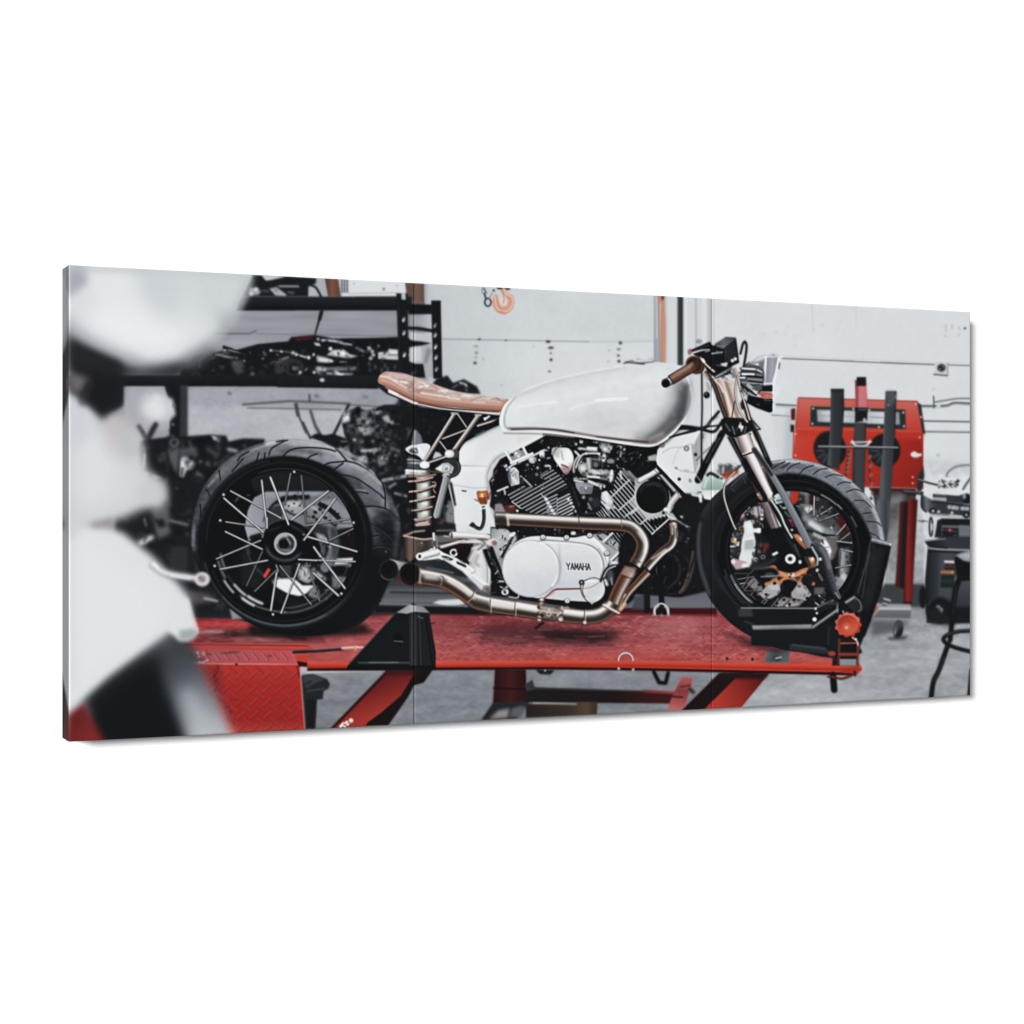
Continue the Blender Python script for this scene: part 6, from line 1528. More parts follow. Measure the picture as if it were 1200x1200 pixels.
with clip(SEAT, s=1):
    poly([(40, 110), (100, 82), (260, 100), (480, 178), (720, 256), (1150, 318), (1140, 370), (900, 345), (620, 315), (400, 255), (250, 200), (110, 150)], 'b89e96', b=10)
    poly([(90, 90), (260, 105), (480, 180), (560, 240), (400, 230), (240, 180), (120, 130)], 'c3b0aa', b=10)
    poly([(500, 200), (720, 258), (1150, 320), (1120, 350), (860, 325), (600, 290)], 'c9bcb7', b=10)
    line([(30, 165), (120, 185), (260, 260), (400, 318), (560, 350), (800, 378), (1100, 408)], 52, 'a47a6a', s=1, b=12)
    line([(50, 150), (140, 180), (280, 250), (420, 295), (600, 325), (900, 352), (1110, 370)], 26, 'c5a699', s=1, b=10)
    line([(70, 205), (240, 285), (380, 342), (600, 382), (1100, 428)], 16, '7f4a3a', s=1, b=6)
    line([(40, 130), (60, 100), (110, 88)], 16, 'c08a76', s=1, b=6)
    line([(40, 120), (110, 130), (180, 170), (260, 215), (330, 245)], 14, 'e3d2ca', s=1, b=6)
    for q, w, k in (([(170, 155), (220, 165), (280, 178)], 16, 'e8dedb'), ([(200, 150), (260, 150)], 10, '9a7f78'), ([(260, 200), (330, 190), (350, 150)], 12, 'a58a84'), ([(370, 170), (430, 185), (450, 215)], 10, 'e6dcd9'), ([(380, 215), (470, 200)], 12, 'f0e8e5'),
                    ([(330, 250), (420, 240), (500, 250)], 10, '9d8580'), ([(400, 265), (520, 285), (640, 300)], 13, 'ece5e2'), ([(480, 200), (560, 240), (600, 285)], 9, 'a8918b'), ([(560, 250), (640, 245)], 10, 'f0ebe9'), ([(600, 290), (680, 270), (740, 268)], 8, '9d8883'),
                    ([(640, 310), (740, 322)], 11, 'eee8e6'), ([(700, 275), (800, 305)], 8, 'a7938e'), ([(760, 290), (860, 296)], 10, 'f1eeec'), ([(840, 330), (900, 310), (960, 300)], 8, '8f7872'), ([(860, 345), (960, 350)], 9, 'dfd3cf'), ([(940, 305), (1040, 318)], 8, 'e8e2df'),
                    ([(1000, 330), (1100, 345)], 13, 'd2b9b0'), ([(1060, 300), (1090, 330), (1150, 345)], 8, '93695c'), ([(1010, 325), (1080, 315)], 7, '9a7468'), ([(290, 215), (300, 260)], 22, 'a8938e'), ([(320, 160), (330, 300)], 10, 'a5857a'), ([(1080, 400), (1150, 340)], 10, 'c78b74')):
        line(q, w, k, s=1, b=5, a=.85)
    poly([(290, 150), (340, 165), (350, 330), (310, 320)], '8d7a78', b=14, a=.4)
    for k in range(9):
        x = 150 + k * 110
        line([(x, 120 + k * 24), (x + 60, 170 + k * 19), (x + 20, 215 + k * 16)], 5, '8a6a60', s=1, b=3, a=.45)
line([(90, 80), (260, 98), (480, 176), (720, 254), (1150, 316)], 4, 'efe9e6', s=1, b=3, a=.8)
# ------------------------------------------------------------ fuel tank
TK = 'motorcycle/fuel_tank'
Z(560, 330, 260)
TANK = [(118, 770), (122, 720), (150, 660), (200, 620), (270, 575), (400, 530), (560, 490), (700, 465), (800, 448), (960, 436), (1080, 452), (1120, 480), (1150, 530), (1165, 600), (1160, 660), (1135, 730), (1080, 800), (1020, 855), (960, 888), (900, 893), (780, 878), (620, 852), (480, 832), (330, 818), (200, 828), (140, 812)]
with clip([(350, 780), (1200, 780), (1200, 960), (350, 960)]):
    poly([(x, y + 14) for x, y in TANK], '101215', FR, s=1, b=8, a=.8)
poly(TANK, 'd3d6d9', TK, s=1, b=2.5)
with clip(TANK, s=1):
    poly([(100, 400), (1200, 400), (1200, 900), (100, 900)], 'd4d7da', g=((560, 470), (640, 860), [(0, 'd8dcde'), (.15, 'd4d8da'), (.3, 'dee1e4'), (.55, 'd6d9dc'), (.8, 'cdcfd3'), (1, 'd3cfcf')]))
    poly([(640, 560), (900, 540), (1000, 640), (900, 800), (700, 760)], 'dadde0', b=60, a=.8)
    poly([(120, 640), (300, 600), (300, 800), (140, 790)], 'dfe2e4', b=40, a=.7)
    poly([(560, 700), (900, 700), (860, 850), (600, 820)], 'cbcccf', b=40, a=.8)
    line([(200, 625), (400, 545), (600, 498), (800, 462)], 16, 'c2c7ca', s=1, b=9, a=.9)
    line([(210, 600), (400, 530), (600, 486), (780, 455)], 9, 'e9ecee', s=1, b=5, a=.9)
    line([(205, 680), (300, 665), (430, 650)], 9, 'eceff0', s=1, b=5, a=.8)
    line([(500, 690), (560, 668), (640, 650), (720, 640)], 9, 'e9ecee', s=1, b=5, a=.8)
    line([(640, 642), (720, 636), (810, 634)], 10, 'f8f9fa', s=1, b=4)
    # dark reflection along the front edge
    line([(1105, 560), (1108, 640), (1060, 740), (985, 830), (900, 880)], 130, '8e9194', s=1, b=30, a=.75)
    line([(1120, 580), (1115, 650), (1068, 740), (1000, 815), (930, 865)], 72, '4b4e52', s=1, b=16, a=.85, w2=60)
    line([(1135, 620), (1120, 680), (1080, 750)], 30, '45484c', s=1, b=12, a=.7)
    line([(1070, 770), (1000, 830), (940, 870), (860, 868)], 40, '8b8583', s=1, b=14, a=.7)
    line([(1100, 740), (1020, 820)], 18, '3d4044', s=1, b=8, a=.6)
    for x, y, r_ in ((1095, 575, 14), (1060, 720, 9)):
        ell(x, y, r_, r_ * .8, 'b5b8ba', b=8, a=.45)
    line([(1020, 470), (1090, 490), (1125, 540)], 20, 'c6cacd', s=1, b=10, a=.7)
    line([(1000, 820), (930, 850)], 14, 'a49c98', b=7, a=.8)
    # seam and flange along the bottom and both ends
    line([(165, 795), (330, 795), (500, 815), (640, 838), (780, 855), (900, 868), (950, 866)], 13, '74706f', s=1, b=4, a=.95)
    line([(180, 800), (400, 800), (520, 818)], 7, '3d3a3a', s=1, b=3)
    line([(640, 840), (800, 858), (920, 868)], 8, '45403f', s=1, b=3)
    line([(200, 625), (160, 680), (143, 740), (150, 785), (175, 800)], 8, '9fa4a7', s=1, b=4)
    line([(190, 622), (142, 680), (126, 745), (130, 795), (165, 812)], 12, 'eceef0', s=1, b=4)
    line([(150, 815), (330, 810), (500, 830), (640, 850), (800, 874), (900, 886), (965, 880), (1030, 838), (1090, 780), (1140, 710), (1160, 640), (1150, 560), (1120, 490)], 12, 'dcdadb', s=1, b=3)
    line([(960, 872), (1030, 826), (1090, 766), (1132, 700), (1148, 640), (1140, 560)], 6, '7a7d80', s=1, b=4, a=.7)
    line([(1000, 868), (1080, 795), (1140, 715), (1160, 640), (1150, 570)], 8, 'f3f4f5', s=1, b=3)
line([(140, 820), (330, 824), (520, 842)], 7, '8f8a89', s=1, b=3, a=.9)
noise((110, 430, 1170, 900), 1.3, 14, 10, 81, n=TK)
# filler cap recess
line([(790, 442), (830, 430), (880, 440), (950, 432)], 9, '6d7073', TK, s=1, b=3); line([(800, 436), (850, 442), (900, 446)], 6, '3a3d40', s=1, b=3)
line([(860, 420), (900, 428), (945, 420)], 8, '8e9194', TK, s=1, b=3); line([(850, 428), (940, 426)], 10, 'd9dcde', b=4)
# ------------------------------------------------------------ cables and frame between tank and fork
Z(765, 385, 160)
BK = 'motorcycle/cable'
poly([(330, 420), (350, 440), (360, 600), (330, 740), (280, 840), (300, 640)], 'a9acb0', 'workshop_wall', b=12, a=.6)
line([(430, 390), (434, 700), (428, 900), (430, 1200)], 17, '2f3337', BK, b=3)
line([(385, 120), (395, 100), (430, 110)], 10, '7d8185', b=4); ell(405, 115, 26, 18, '8d9195', b=6)
line([(150, 955), (280, 915), (440, 870), (600, 850)], 15, '1b1e21', BK, s=1, b=3)
poly([(250, 845), (330, 852), (440, 868), (400, 890), (290, 890), (215, 895)], '1a1c20', BK, b=4)
line([(260, 870), (440, 878), (520, 800), (580, 730)], 34, '191c1f', BK, s=1, b=4, w2=24)
line([(440, 890), (540, 905), (600, 830), (640, 790)], 26, '17191c', BK, s=1, b=4)
line([(470, 850), (540, 800), (580, 770)], 8, '7d8287', b=4); line([(360, 862), (450, 880)], 6, '5d6166', b=3)
line([(430, 900), (440, 960)], 14, '4b4e52', b=5); line([(460, 920), (440, 1000)], 10, '9b9ea1', b=5)
line([(610, 920), (540, 1050), (460, 1200), (400, 1330)], 60, '16181b', FR, b=4, w2=66); line([(590, 960), (520, 1080), (470, 1180)], 12, '4d5155', b=5); line([(560, 950), (545, 990)], 10, 'b0b3b6', b=4)
line([(520, 1030), (440, 1100), (380, 1160)], 9, '55585c', b=4); line([(500, 1040), (440, 1090)], 6, '8e9195', b=3); dots([(375, 1105)], 14, '3a3d40', b=4)
line([(430, 1150), (425, 1330)], 20, '191b1e', BK, b=4)
# ------------------------------------------------------------ front wheel
Z(800, 530, 250)
# reservoir bottle, bits behind the wheel
poly([(0, 230), (80, 235), (250, 260), (250, 400), (100, 420), (0, 400)], '16191c', FR, b=5)
poly([(122, 128), (160, 120), (205, 140), (240, 190), (230, 225), (185, 275), (120, 262), (104, 200)], 'b9c6c1', 'motorcycle/fluid_bottle', b=3, g=((0, 120), (0, 270), [(0, 'c3cec9'), (.3, 'a3b8b0'), (.58, '8ca39b'), (.66, 'd0d6d5'), (1, 'dde0e0')]))
line([(135, 150), (120, 200)], 12, 'c9d6d0', b=5); line([(185, 160), (185, 260)], 5, 'a3b3ac', b=3, a=.7)
line([(140, 128), (160, 118), (200, 140)], 16, '24282a', 'motorcycle/fluid_bottle', b=3, s=1); line([(60, 230), (100, 180)], 14, 'cfd2d4', b=4); line([(55, 238), (105, 248)], 14, 'dcdedf', b=4); line([(98, 240), (102, 275)], 16, 'e0e2e3', b=4); line([(85, 225), (105, 225)], 6, '2b2e31', b=2)
line([(75, 130), (100, 160), (110, 175)], 5, 'b5b8ba', s=1, b=3)
poly([(200, 75), (280, 60), (320, 80), (300, 110), (240, 150), (210, 120)], '5d6063', FR, b=5)
junk((200, 70, 320, 150), 30, 85, (6, 20), pal=('1b1e21', '4b4e51', 'a9acae', 'dfe1e2', '7d8082'), wt=(3, 2, 2, 2, 1), b=3)
line([(235, 130), (305, 110)], 22, 'b8452f', b=5); line([(240, 145), (290, 130)], 10, 'd9684a', b=4); line([(275, 60), (300, 75)], 14, 'd0d3d4', b=4)
FT = 'motorcycle/tyre#front'
FOUT = [(76, 500), (84, 410), (115, 325), (176, 248), (258, 178), (342, 115), (450, 66), (560, 42), (680, 46), (800, 78), (910, 135), (1000, 208), (1070, 295), (1115, 390), (1138, 500), (1140, 640), (1110, 800), (1030, 940), (900, 1060), (740, 1120), (560, 1110), (400, 1045), (280, 970), (180, 865), (110, 740), (82, 620)]
poly([(200, 1000), (400, 1050), (640, 1110), (520, 1125), (360, 1090)], '2b1519', b=14, a=.7)
poly(FOUT, '17191d', FT, s=1, b=2)
with clip(FOUT, s=1):
    line([(450, 110), (560, 82), (680, 86), (790, 116), (890, 170), (975, 245), (1040, 330), (1082, 420), (1100, 500)], 88, '6d7076', s=1, b=8, g=[(0, '4b4e54'), (.15, '5d6067'), (.35, '75787f'), (.6, '7b7e85'), (.85, '5f6268'), (1, '6d7076')])
    line([(560, 46), (680, 52), (800, 84), (905, 140), (995, 214), (1062, 300), (1105, 395), (1122, 500)], 22, 'a9acb1', s=1, b=7)
    line([(480, 62), (560, 50), (660, 55)], 12, 'b9bcc1', s=1, b=5)
    line([(470, 120), (600, 100), (700, 118), (820, 170), (920, 250)], 16, '83868d', s=1, b=8, a=.7)
    line([(500, 160), (600, 138), (720, 155), (850, 225), (950, 330), (1025, 440), (1055, 520)], 34, '0d0f12', s=1, b=7)
    line([(440, 70), (350, 115), (260, 175), (180, 250), (120, 340)], 60, '2d3033', s=1, b=14)
    line([(300, 150), (350, 120)], 40, '3d4043', b=14); line([(280, 205), (330, 160)], 30, '2b2e31', b=10)
    line([(100, 400), (88, 500), (100, 640), (150, 800)], 20, '474a4f', s=1, b=8); line([(118, 420), (112, 520), (122, 640)], 6, '15181b', s=1, b=4); line([(130, 330), (120, 480), (135, 640)], 12, '24272a', s=1, b=8)
    line([(160, 330), (150, 560), (190, 760)], 20, '212428', s=1, b=12)
    for q in ([(500, 95), (540, 70), (575, 52)], [(585, 105), (620, 75), (660, 60)], [(560, 90), (600, 60)], [(660, 120), (690, 90), (735, 75)], [(735, 125), (770, 98), (815, 92)], [(805, 140), (850, 125), (900, 135)], [(870, 185), (905, 168), (945, 172)], [(920, 225), (970, 208), (1015, 225)], [(965, 270), (1020, 275), (1062, 310)], [(1015, 345), (1060, 340)], [(1035, 390), (1090, 395), (1118, 415)], [(1055, 455), (1090, 470), (1110, 490)], [(330, 128), (350, 170)], [(260, 190), (290, 215)]):
        line(q, 6.5, '1b1e22', s=1, b=2, a=.95)
        line([(x + 4, y + 5) for x, y in q], 4, '9da0a5', s=1, b=2, a=.35)
    noise((440, 30, 1140, 520), 4, 6, 4, 86, n=FT)
    ring(612, 560, 448, 420, 10, '24272b', a0=150, a1=240, b=5); ring(620, 560, 442, 425, 6, '303338', a0=100, a1=160, b=4)
FR_RIM = 'motorcycle/rim#front'
ell(618, 560, 422, 408, '0b0d10', FR_RIM, b=3)
ring(620, 560, 372, 360, 10, '1d2024', b=4); ring(612, 560, 410, 400, 5, '2b2e32', a0=180, a1=330, b=3)
for a0, a1, r_, w, c in ((128, 158, 372, 14, '5b5f66'), (130, 150, 374, 6, '9da1a8'), (134, 166, 344, 12, '74777e'), (140, 156, 345, 6, 'd0d3d7'), (120, 165, 395, 9, '33363b'), (132, 160, 408, 6, '3d4045'), (296, 312, 368, 7, '8e9195'), (313, 318, 372, 6, 'b0b3b6'), (300, 306, 350, 4, '5b5e62'), (328, 338, 388, 6, '6d7074'), (283, 292, 375, 4, '3d4044')):
    ring(618, 560, r_, r_ * .97, w, c, a0=a0, a1=a1, b=3)
HOLE = ep(612, 555, 348, 338)
BD = 'motorcycle/brake_disc#front'
with clip(HOLE):
    poly([(240, 200), (980, 200), (980, 900), (240, 900)], '17191c', BD, b=2)
    poly([(560, 215), (980, 230), (980, 520), (860, 470), (700, 330)], '2b2b2e', b=10)
    # red cabinet and leg glimpsed between spokes
    poly([(615, 215), (655, 220), (650, 270), (620, 300), (600, 260)], 'cf3a26', 'blast_cabinet', b=4); line([(672, 225), (700, 225), (705, 300)], 30, '686a68', b=7)
    poly([(560, 220), (610, 215), (600, 270), (570, 260)], '8e8a93', b=7)
    line([(725, 240), (720, 310)], 22, '34171d', b=7); poly([(860, 360), (920, 330), (930, 460), (890, 450)], '4d141a', b=10); poly([(800, 240), (860, 280), (880, 330), (820, 300)], '2a181d', b=9)
    poly([(880, 540), (940, 540), (930, 760), (890, 770)], '6b6d70', b=9); line([(900, 560), (890, 740)], 26, '97999c', b=7); line([(890, 560), (878, 700)], 5, '303336', b=3); poly([(850, 700), (920, 690), (900, 800), (850, 790)], '85878b', b=8); junk((850, 540, 950, 800), 26, 87, (5, 18), b=3, a=.8)
    ell(905, 700, 16, 22, 'b5b8bb', b=6)
    # far caliper, disc carrier in grey
    poly([(650, 300), (700, 290), (770, 340), (860, 420), (880, 480), (860, 560), (800, 620), (740, 560), (690, 440)], '55565a', b=7)
    poly([(760, 330), (840, 360), (900, 440), (860, 470), (790, 420)], '4b4d51', b=6)
    poly([(680, 310), (720, 300), (740, 320), (700, 345)], 'c9c6cb', b=6); line([(665, 295), (740, 305)], 8, '8d8e92', b=4)
    junk((650, 300, 880, 480), 40, 88, (6, 26), pal=('101215', '2b2d30', '6d6f73', 'a5a7aa', '4b4d50'), wt=(3, 3, 3, 2, 2), b=3.5, a=.85)
    line([(690, 370), (850, 470)], 34, '85888c', b=7); line([(720, 400), (780, 440)], 30, 'c5c8ca', b=6); line([(700, 440), (760, 455), (800, 470)], 16, '202326', b=5); line([(740, 460), (800, 490)], 20, 'a9acae', b=5); line([(790, 465), (860, 468)], 9, '15171a', b=3)
    poly([(800, 490), (850, 480), (870, 540), (850, 600), (810, 620), (790, 540)], '6b6466', b=6); poly([(770, 510), (810, 500), (832, 540), (830, 600), (800, 580)], 'd0d2d4', b=6); line([(800, 500), (830, 560)], 14, 'f0f1f2', b=5)
    # copper-coloured disc carrier
    CU = 'motorcycle/disc_carrier'
    poly([(610, 455), (650, 462), (690, 495), (715, 530), (690, 545), (640, 500)], 'a5694a', CU, b=3)
    poly([(700, 590), (740, 590), (755, 640), (720, 660), (690, 640)], '8b5d44', CU, b=4)
    poly([(436, 655), (520, 632), (545, 680), (640, 695), (720, 650), (745, 685), (690, 725), (660, 760), (640, 725), (600, 712), (565, 722), (545, 762), (515, 720)], 'c08360', CU, b=3)
    line([(470, 655), (530, 650)], 14, 'd09a78', b=5); line([(640, 470), (690, 500)], 14, 'c78e6c', b=5)
    poly([(525, 690), (560, 700), (535, 720)], '4b1d17', b=3); poly([(630, 700), (660, 705), (645, 725)], '4b1d17', b=3); ell(590, 770, 42, 44, '141518', b=4); ell(660, 690, 0.1, 0.1, 0)
    ell(615, 688, 18, 11, 'cfd1d2', b=3); ell(672, 488, 15, 11, 'd8c9c0', b=3); ell(725, 606, 16, 14, 'c99a7c', b=4); dots([(730, 600)], 8, 'f0e0d2', b=3)
    poly([(690, 640), (740, 650), (760, 720), (700, 740), (680, 690)], '1b1a1c', b=6)
    ring(606, 598, 100, 98, 34, 'b97c5a', CU, a0=14, a1=168, b=3)
    for q in ([(535, 672), (505, 728), (470, 742)], [(560, 690), (550, 740)], [(650, 690), (660, 745)], [(680, 672), (712, 726), (735, 740)]):
        line(q, 20, 'b97c5a', CU, s=1, b=3)
    line([(470, 655), (530, 668), (606, 700), (690, 668)], 7, 'dcae90', s=1, b=4, a=.7)
    poly([(530, 692), (566, 704), (540, 724)], '3d1a15', b=3); poly([(628, 704), (664, 698), (650, 726)], '3d1a15', b=3)
    ell(590, 764, 42, 42, '131417', b=4); ell(700, 720, 34, 36, '1d1c1e', b=5); ell(612, 690, 17, 10, 'd5d7d8', b=3)
    # perforated disc lower half
    DD = BD
    poly([(460, 760), (500, 735), (545, 740), (550, 780), (530, 805), (470, 835), (430, 800)], 'a19ea0', DD, b=3); poly([(470, 750), (540, 745), (545, 775), (500, 775)], 'b5b4b5', b=5)
    poly([(610, 790), (650, 740), (690, 750), (725, 800), (690, 835), (612, 820)], '9d999b', DD, b=3); poly([(640, 755), (690, 760), (700, 790), (640, 795)], 'a9a7a8', b=5)
    poly([(500, 860), (560, 810), (640, 830), (690, 830), (650, 868), (560, 868)], '7d787b', DD, b=4); poly([(520, 850), (600, 830), (640, 850), (560, 866)], '8e898b', b=5)
    poly([(360, 740), (400, 700), (450, 760), (450, 800), (420, 790)], '7d7879', DD, b=4)
    poly([(740, 760), (800, 760), (790, 800), (740, 800)], '5d5a5c', b=5)
    for x, y in ((517, 738), (657, 752), (480, 830), (530, 850), (625, 830), (700, 820), (430, 745), (470, 800), (600, 855), (570, 830)):
        ell(x, y, 9, 8, '0e0f12', b=2)
    junk((400, 680, 800, 870), 46, 89, (5, 20), pal=('15171a', '2d2f33', '5b5a5d', 'a5a2a4', 'c5c3c4'), wt=(3, 3, 2, 2, 1), b=2.6, a=.7)
    line([(590, 790), (500, 860)], 8, '17191c', b=3)
    ell(480, 680, 60, 34, '101214', b=6); ell(490, 690, 30, 14, '3d4a4d', b=5); line([(440, 700), (540, 695)], 7, '8b8d90', b=3)
    for p0, p1, w, k in (((310, 715), (400, 700), 7, 130), ((320, 800), (400, 720), 7, 140), ((360, 830), (420, 760), 6, 120), ((500, 868), (540, 820), 6, 140), ((560, 868), (600, 830), 6, 120), ((400, 660), (360, 700), 6, 110), ((740, 248), (738, 355), 9, 200), ((840, 310), (755, 362), 8, 175), ((878, 345), (770, 385), 8, 160), ((918, 405), (865, 465), 9, 175), ((940, 455), (880, 500), 8, 150), ((952, 510), (865, 500), 8, 190), ((956, 560), (890, 545), 8, 175), ((955, 632), (860, 650), 8, 160), ((300, 745), (350, 735), 8, 165), ((330, 770), (372, 705), 7, 120), ((290, 682), (380, 682), 6, 90), ((480, 800), (430, 865), 7, 110), ((350, 780), (440, 780), 6, 90), ((440, 870), (480, 830), 6, 130), ((380, 800), (440, 860), 6, 100)):
        spoke(p0, p1, w, k, SP)
    junk((640, 230, 960, 560), 70, 131, (4, 18), pal=('0e1013', '24262a', '4b4d51', '85888b', 'c5c7c9'), wt=(4, 3, 3, 2, 1), b=2.5, a=.7)
    # silver four-piston caliper
    CA = 'motorcycle/brake_caliper'
    poly([(270, 460), (300, 420), (340, 380), (440, 300), (480, 330), (440, 420), (440, 600), (400, 660), (300, 660), (265, 600)], '2b2d30', CA, b=5)
    junk((270, 390, 345, 640), 54, 90, (6, 18), pal=('15171a', '4b4e51', '9da0a2', 'd9dcdd', 'b98a5c', '8a8d90'), wt=(2, 2, 3, 3, .6, 2), b=2.4)
    junk((330, 280, 450, 420), 34, 91, (6, 24), pal=('15171a', '55545a', '9d9799', 'd5cfd1', '7d6b6f'), wt=(2, 2, 3, 3, 1), b=2.6)
    poly([(400, 310), (440, 300), (440, 350), (410, 370)], 'b3abad', b=5); line([(420, 300), (430, 360)], 7, '4b3b3f', b=3)
    poly([(345, 392), (382, 380), (398, 425), (400, 455), (410, 500), (406, 560), (390, 600), (385, 640), (325, 645), (316, 600), (328, 555), (332, 500), (345, 450)], 'd0d4d5', CA, b=3)
    poly([(350, 495), (400, 490), (405, 545), (345, 550)], 'a9aeaf', b=6); line([(350, 490), (400, 480)], 7, 'e9ebec', b=3); poly([(360, 400), (385, 400), (390, 450), (365, 460)], 'dfe2e2', b=5); line([(350, 580), (350, 630)], 18, 'd9dcdd', b=6); line([(395, 560), (390, 640)], 6, '5d6163', b=3)
    line([(400, 440), (432, 440)], 24, 'd5d8d8', CA, b=3); ell(428, 440, 12, 14, 'f0f1f1', b=3)
    poly([(275, 625), (300, 600), (370, 620), (350, 650), (300, 660)], 'b09aa0', CA, b=4); dots([(285, 615)], 13, 'd5d0d2', b=3); poly([(330, 630), (385, 618), (380, 645), (335, 648)], 'd8d8d9', b=4); line([(385, 580), (410, 610)], 12, 'd0d2d3', b=4); line([(400, 590), (420, 600)], 6, 'c5c8c9', b=2)
    line([(285, 500), (300, 505)], 14, 'c99a5c', b=3); dots([(295, 490), (310, 520)], 8, 'e6dcc8', b=3)
    line([(440, 520), (480, 520)], 20, '5b2d24', b=6); line([(470, 530), (455, 560)], 18, '6d3424', b=6)
    junk((400, 480, 470, 620), 18, 92, (6, 20), pal=('101214', '2d2f32', '8d8f92', 'c5c7c8'), wt=(4, 3, 1, 1), b=3)
    line([(330, 375), (345, 355)], 12, 'a98a8e', b=4); line([(325, 385), (335, 370)], 8, '7a3d44', b=3)
# ------------------------------------------------------------ fork
FK = 'motorcycle/fork_leg'
# axle clamp, black lower casting
poly([(440, 440), (480, 420), (560, 410), (620, 470), (700, 590), (720, 640), (682, 652), (604, 674), (540, 664), (512, 636), (400, 650), (390, 640), (500, 590), (480, 500)], '0f1113', FK, s=1, b=3)
poly([(560, 420), (600, 450), (650, 560), (640, 580), (590, 500)], '24272a', b=6); line([(585, 430), (620, 500), (660, 590)], 6, '5d6063', s=1, b=4)
line([(390, 640), (470, 630), (520, 600)], 26, '2d2f32', b=7, s=1); line([(400, 655), (480, 650)], 10, '4b4a4c', b=5)
line([(510, 575), (530, 565)], 14, 'dfe0e0', b=3); ell(606, 600, 30, 28, 'c9cbcc', FK, b=3); ring(606, 600, 24, 22, 5, 'f0f1f1', b=2); ell(604, 600, 12, 12, '1b1d1f', b=3)
ell(660, 617, 9, 11, 'd5d7d8', b=3); line([(690, 590), (720, 650)], 10, '4b4e50', b=4)
line([(500, 420), (560, 415)], 12, '6d6f72', b=4)
Z(840, 560, 120)
poly([(520, 290), (600, 280), (760, 560), (640, 600), (560, 440)], '8d8688', FK, b=4, g=((560, 470), (740, 400), [(0, '3a3234'), (.3, '6d6265'), (.5, '8d8386'), (.62, '5b5356'), (.72, 'eceaeb'), (.92, 'e0dedf'), (1, '55555a')]))
line([(590, 340), (680, 580)], 10, '4b4447', b=4, a=.6); line([(640, 420), (700, 580)], 12, 'b0a9ab', b=5)
line([(500, 40), (760, 540), (900, 760)], 30, '15171a', BK, b=4, s=1)
line([(470, -10), (640, 250)], 90, 'd3ccce', FK, b=4, r=[(-1, '3d3839'), (-.5, '8e8486'), (-.1, 'dcd6d8'), (.35, 'e9e6e7'), (.6, '8b8486'), (1, '1d1e21')])
line([(630, 250), (740, 420), (800, 560), (880, 700)], 34, 'b5bfbf', FK, b=4, s=1, r=[(-1, '3d4444'), (-.3, 'cfd8d7'), (.3, '9aa3a3'), (1, '24282a')])
poly([(670, 210), (720, 180), (790, 240), (780, 290), (710, 310)], 'b5c3c6', 'motorcycle/fork_clamp', b=5, g=((670, 200), (790, 290), [(0, 'd5e0e2'), (.5, 'a3b1b5'), (1, '7d888d')])); line([(690, 270), (760, 260)], 10, '2d3336', b=4); line([(680, 250), (700, 300)], 14, 'e3eaeb', b=4)
poly([(740, 300), (860, 330), (850, 460), (800, 440)], '1b1e20', FR, b=6); line([(780, 350), (840, 345)], 16, 'a3a9aa', s=1, b=4); line([(800, 400), (860, 460)], 26, '4d5657', b=6); line([(740, 320), (780, 360), (840, 350)], 8, 'b9bfc0', s=1, b=3)
poly([(460, 180), (500, 160), (540, 230), (530, 270), (490, 240)], '8b6a60', FK, b=5); ell(490, 190, 18, 18, 'e0cfc8', b=5); line([(450, 120), (470, 180)], 16, '3d2b28', b=5)
line([(400, 30), (500, 200)], 12, '4b3f3c', b=5)
line([(850, 490), (900, 560)], 40, '5d2a3b', b=10); dots([(870, 500)], 16, '8d4a5c', b=6); ell(900, 620, 52, 40, '141418', b=6); ell(880, 610, 16, 14, 'a9abae', b=4)
# upper fork tubes
Z(765, 385, 160)
line([(840, 860), (980, 1180), (1010, 1240)], 70, 'cfc9c6', FK, b=3, r=[(-1, '2b2626'), (-.4, '8e8581'), (0, 'e6dfdb'), (.4, 'cfc7c3'), (1, '5d5653')])
line([(730, 930), (860, 1210)], 0.1, 0)
poly([(535, 470), (580, 440), (690, 480), (730, 600), (760, 760), (790, 800), (640, 830), (560, 620)], 'a8978c', FK, b=3, g=((575, 660), (760, 600), [(0, '3d3029'), (.15, '7a665b'), (.35, 'b39d91'), (.5, 'd8c8be'), (.62, '8d7b70'), (.8, 'cdbfb6'), (1, '7b6d64')]))
line([(560, 470), (600, 540), (660, 760)], 14, '5b4b43', s=1, b=5); line([(640, 560), (690, 780)], 12, 'efe4dc', b=5, a=.8); line([(690, 500), (740, 640)], 16, 'd5c8c0', b=5); line([(550, 460), (590, 500), (620, 560)], 14, 'e8ddd5', s=1, b=5)
line([(470, 390), (530, 480), (620, 720), (660, 820)], 36, '4b3d36', FK, s=1, b=4, r=[(-1, '1d1816'), (0, '5d4c43'), (.6, '33302c'), (1, '17181a')])
line([(455, 400), (480, 440)], 26, 'b5a79c', b=6)
line([(720, 640), (690, 800)], 8, '17181a', b=3)
poly([(600, 800), (640, 780), (830, 790), (880, 830), (870, 900), (740, 960), (680, 960), (610, 900)], '17191b', 'motorcycle/fork_clamp', b=4)
junk((620, 800, 870, 940), 26, 93, (10, 34), pal=('0e1012', '24272a', '3d4043', '6d7073'), wt=(4, 4, 2, 1), b=4)
line([(640, 840), (680, 900)], 14, '5b5e60', b=5); poly([(760, 840), (800, 860), (790, 890), (750, 870)], 'd5d8da', b=4); line([(770, 830), (780, 900)], 12, 'c5c8ca', b=4); line([(700, 860), (720, 930)], 10, '7d8083', b=4)
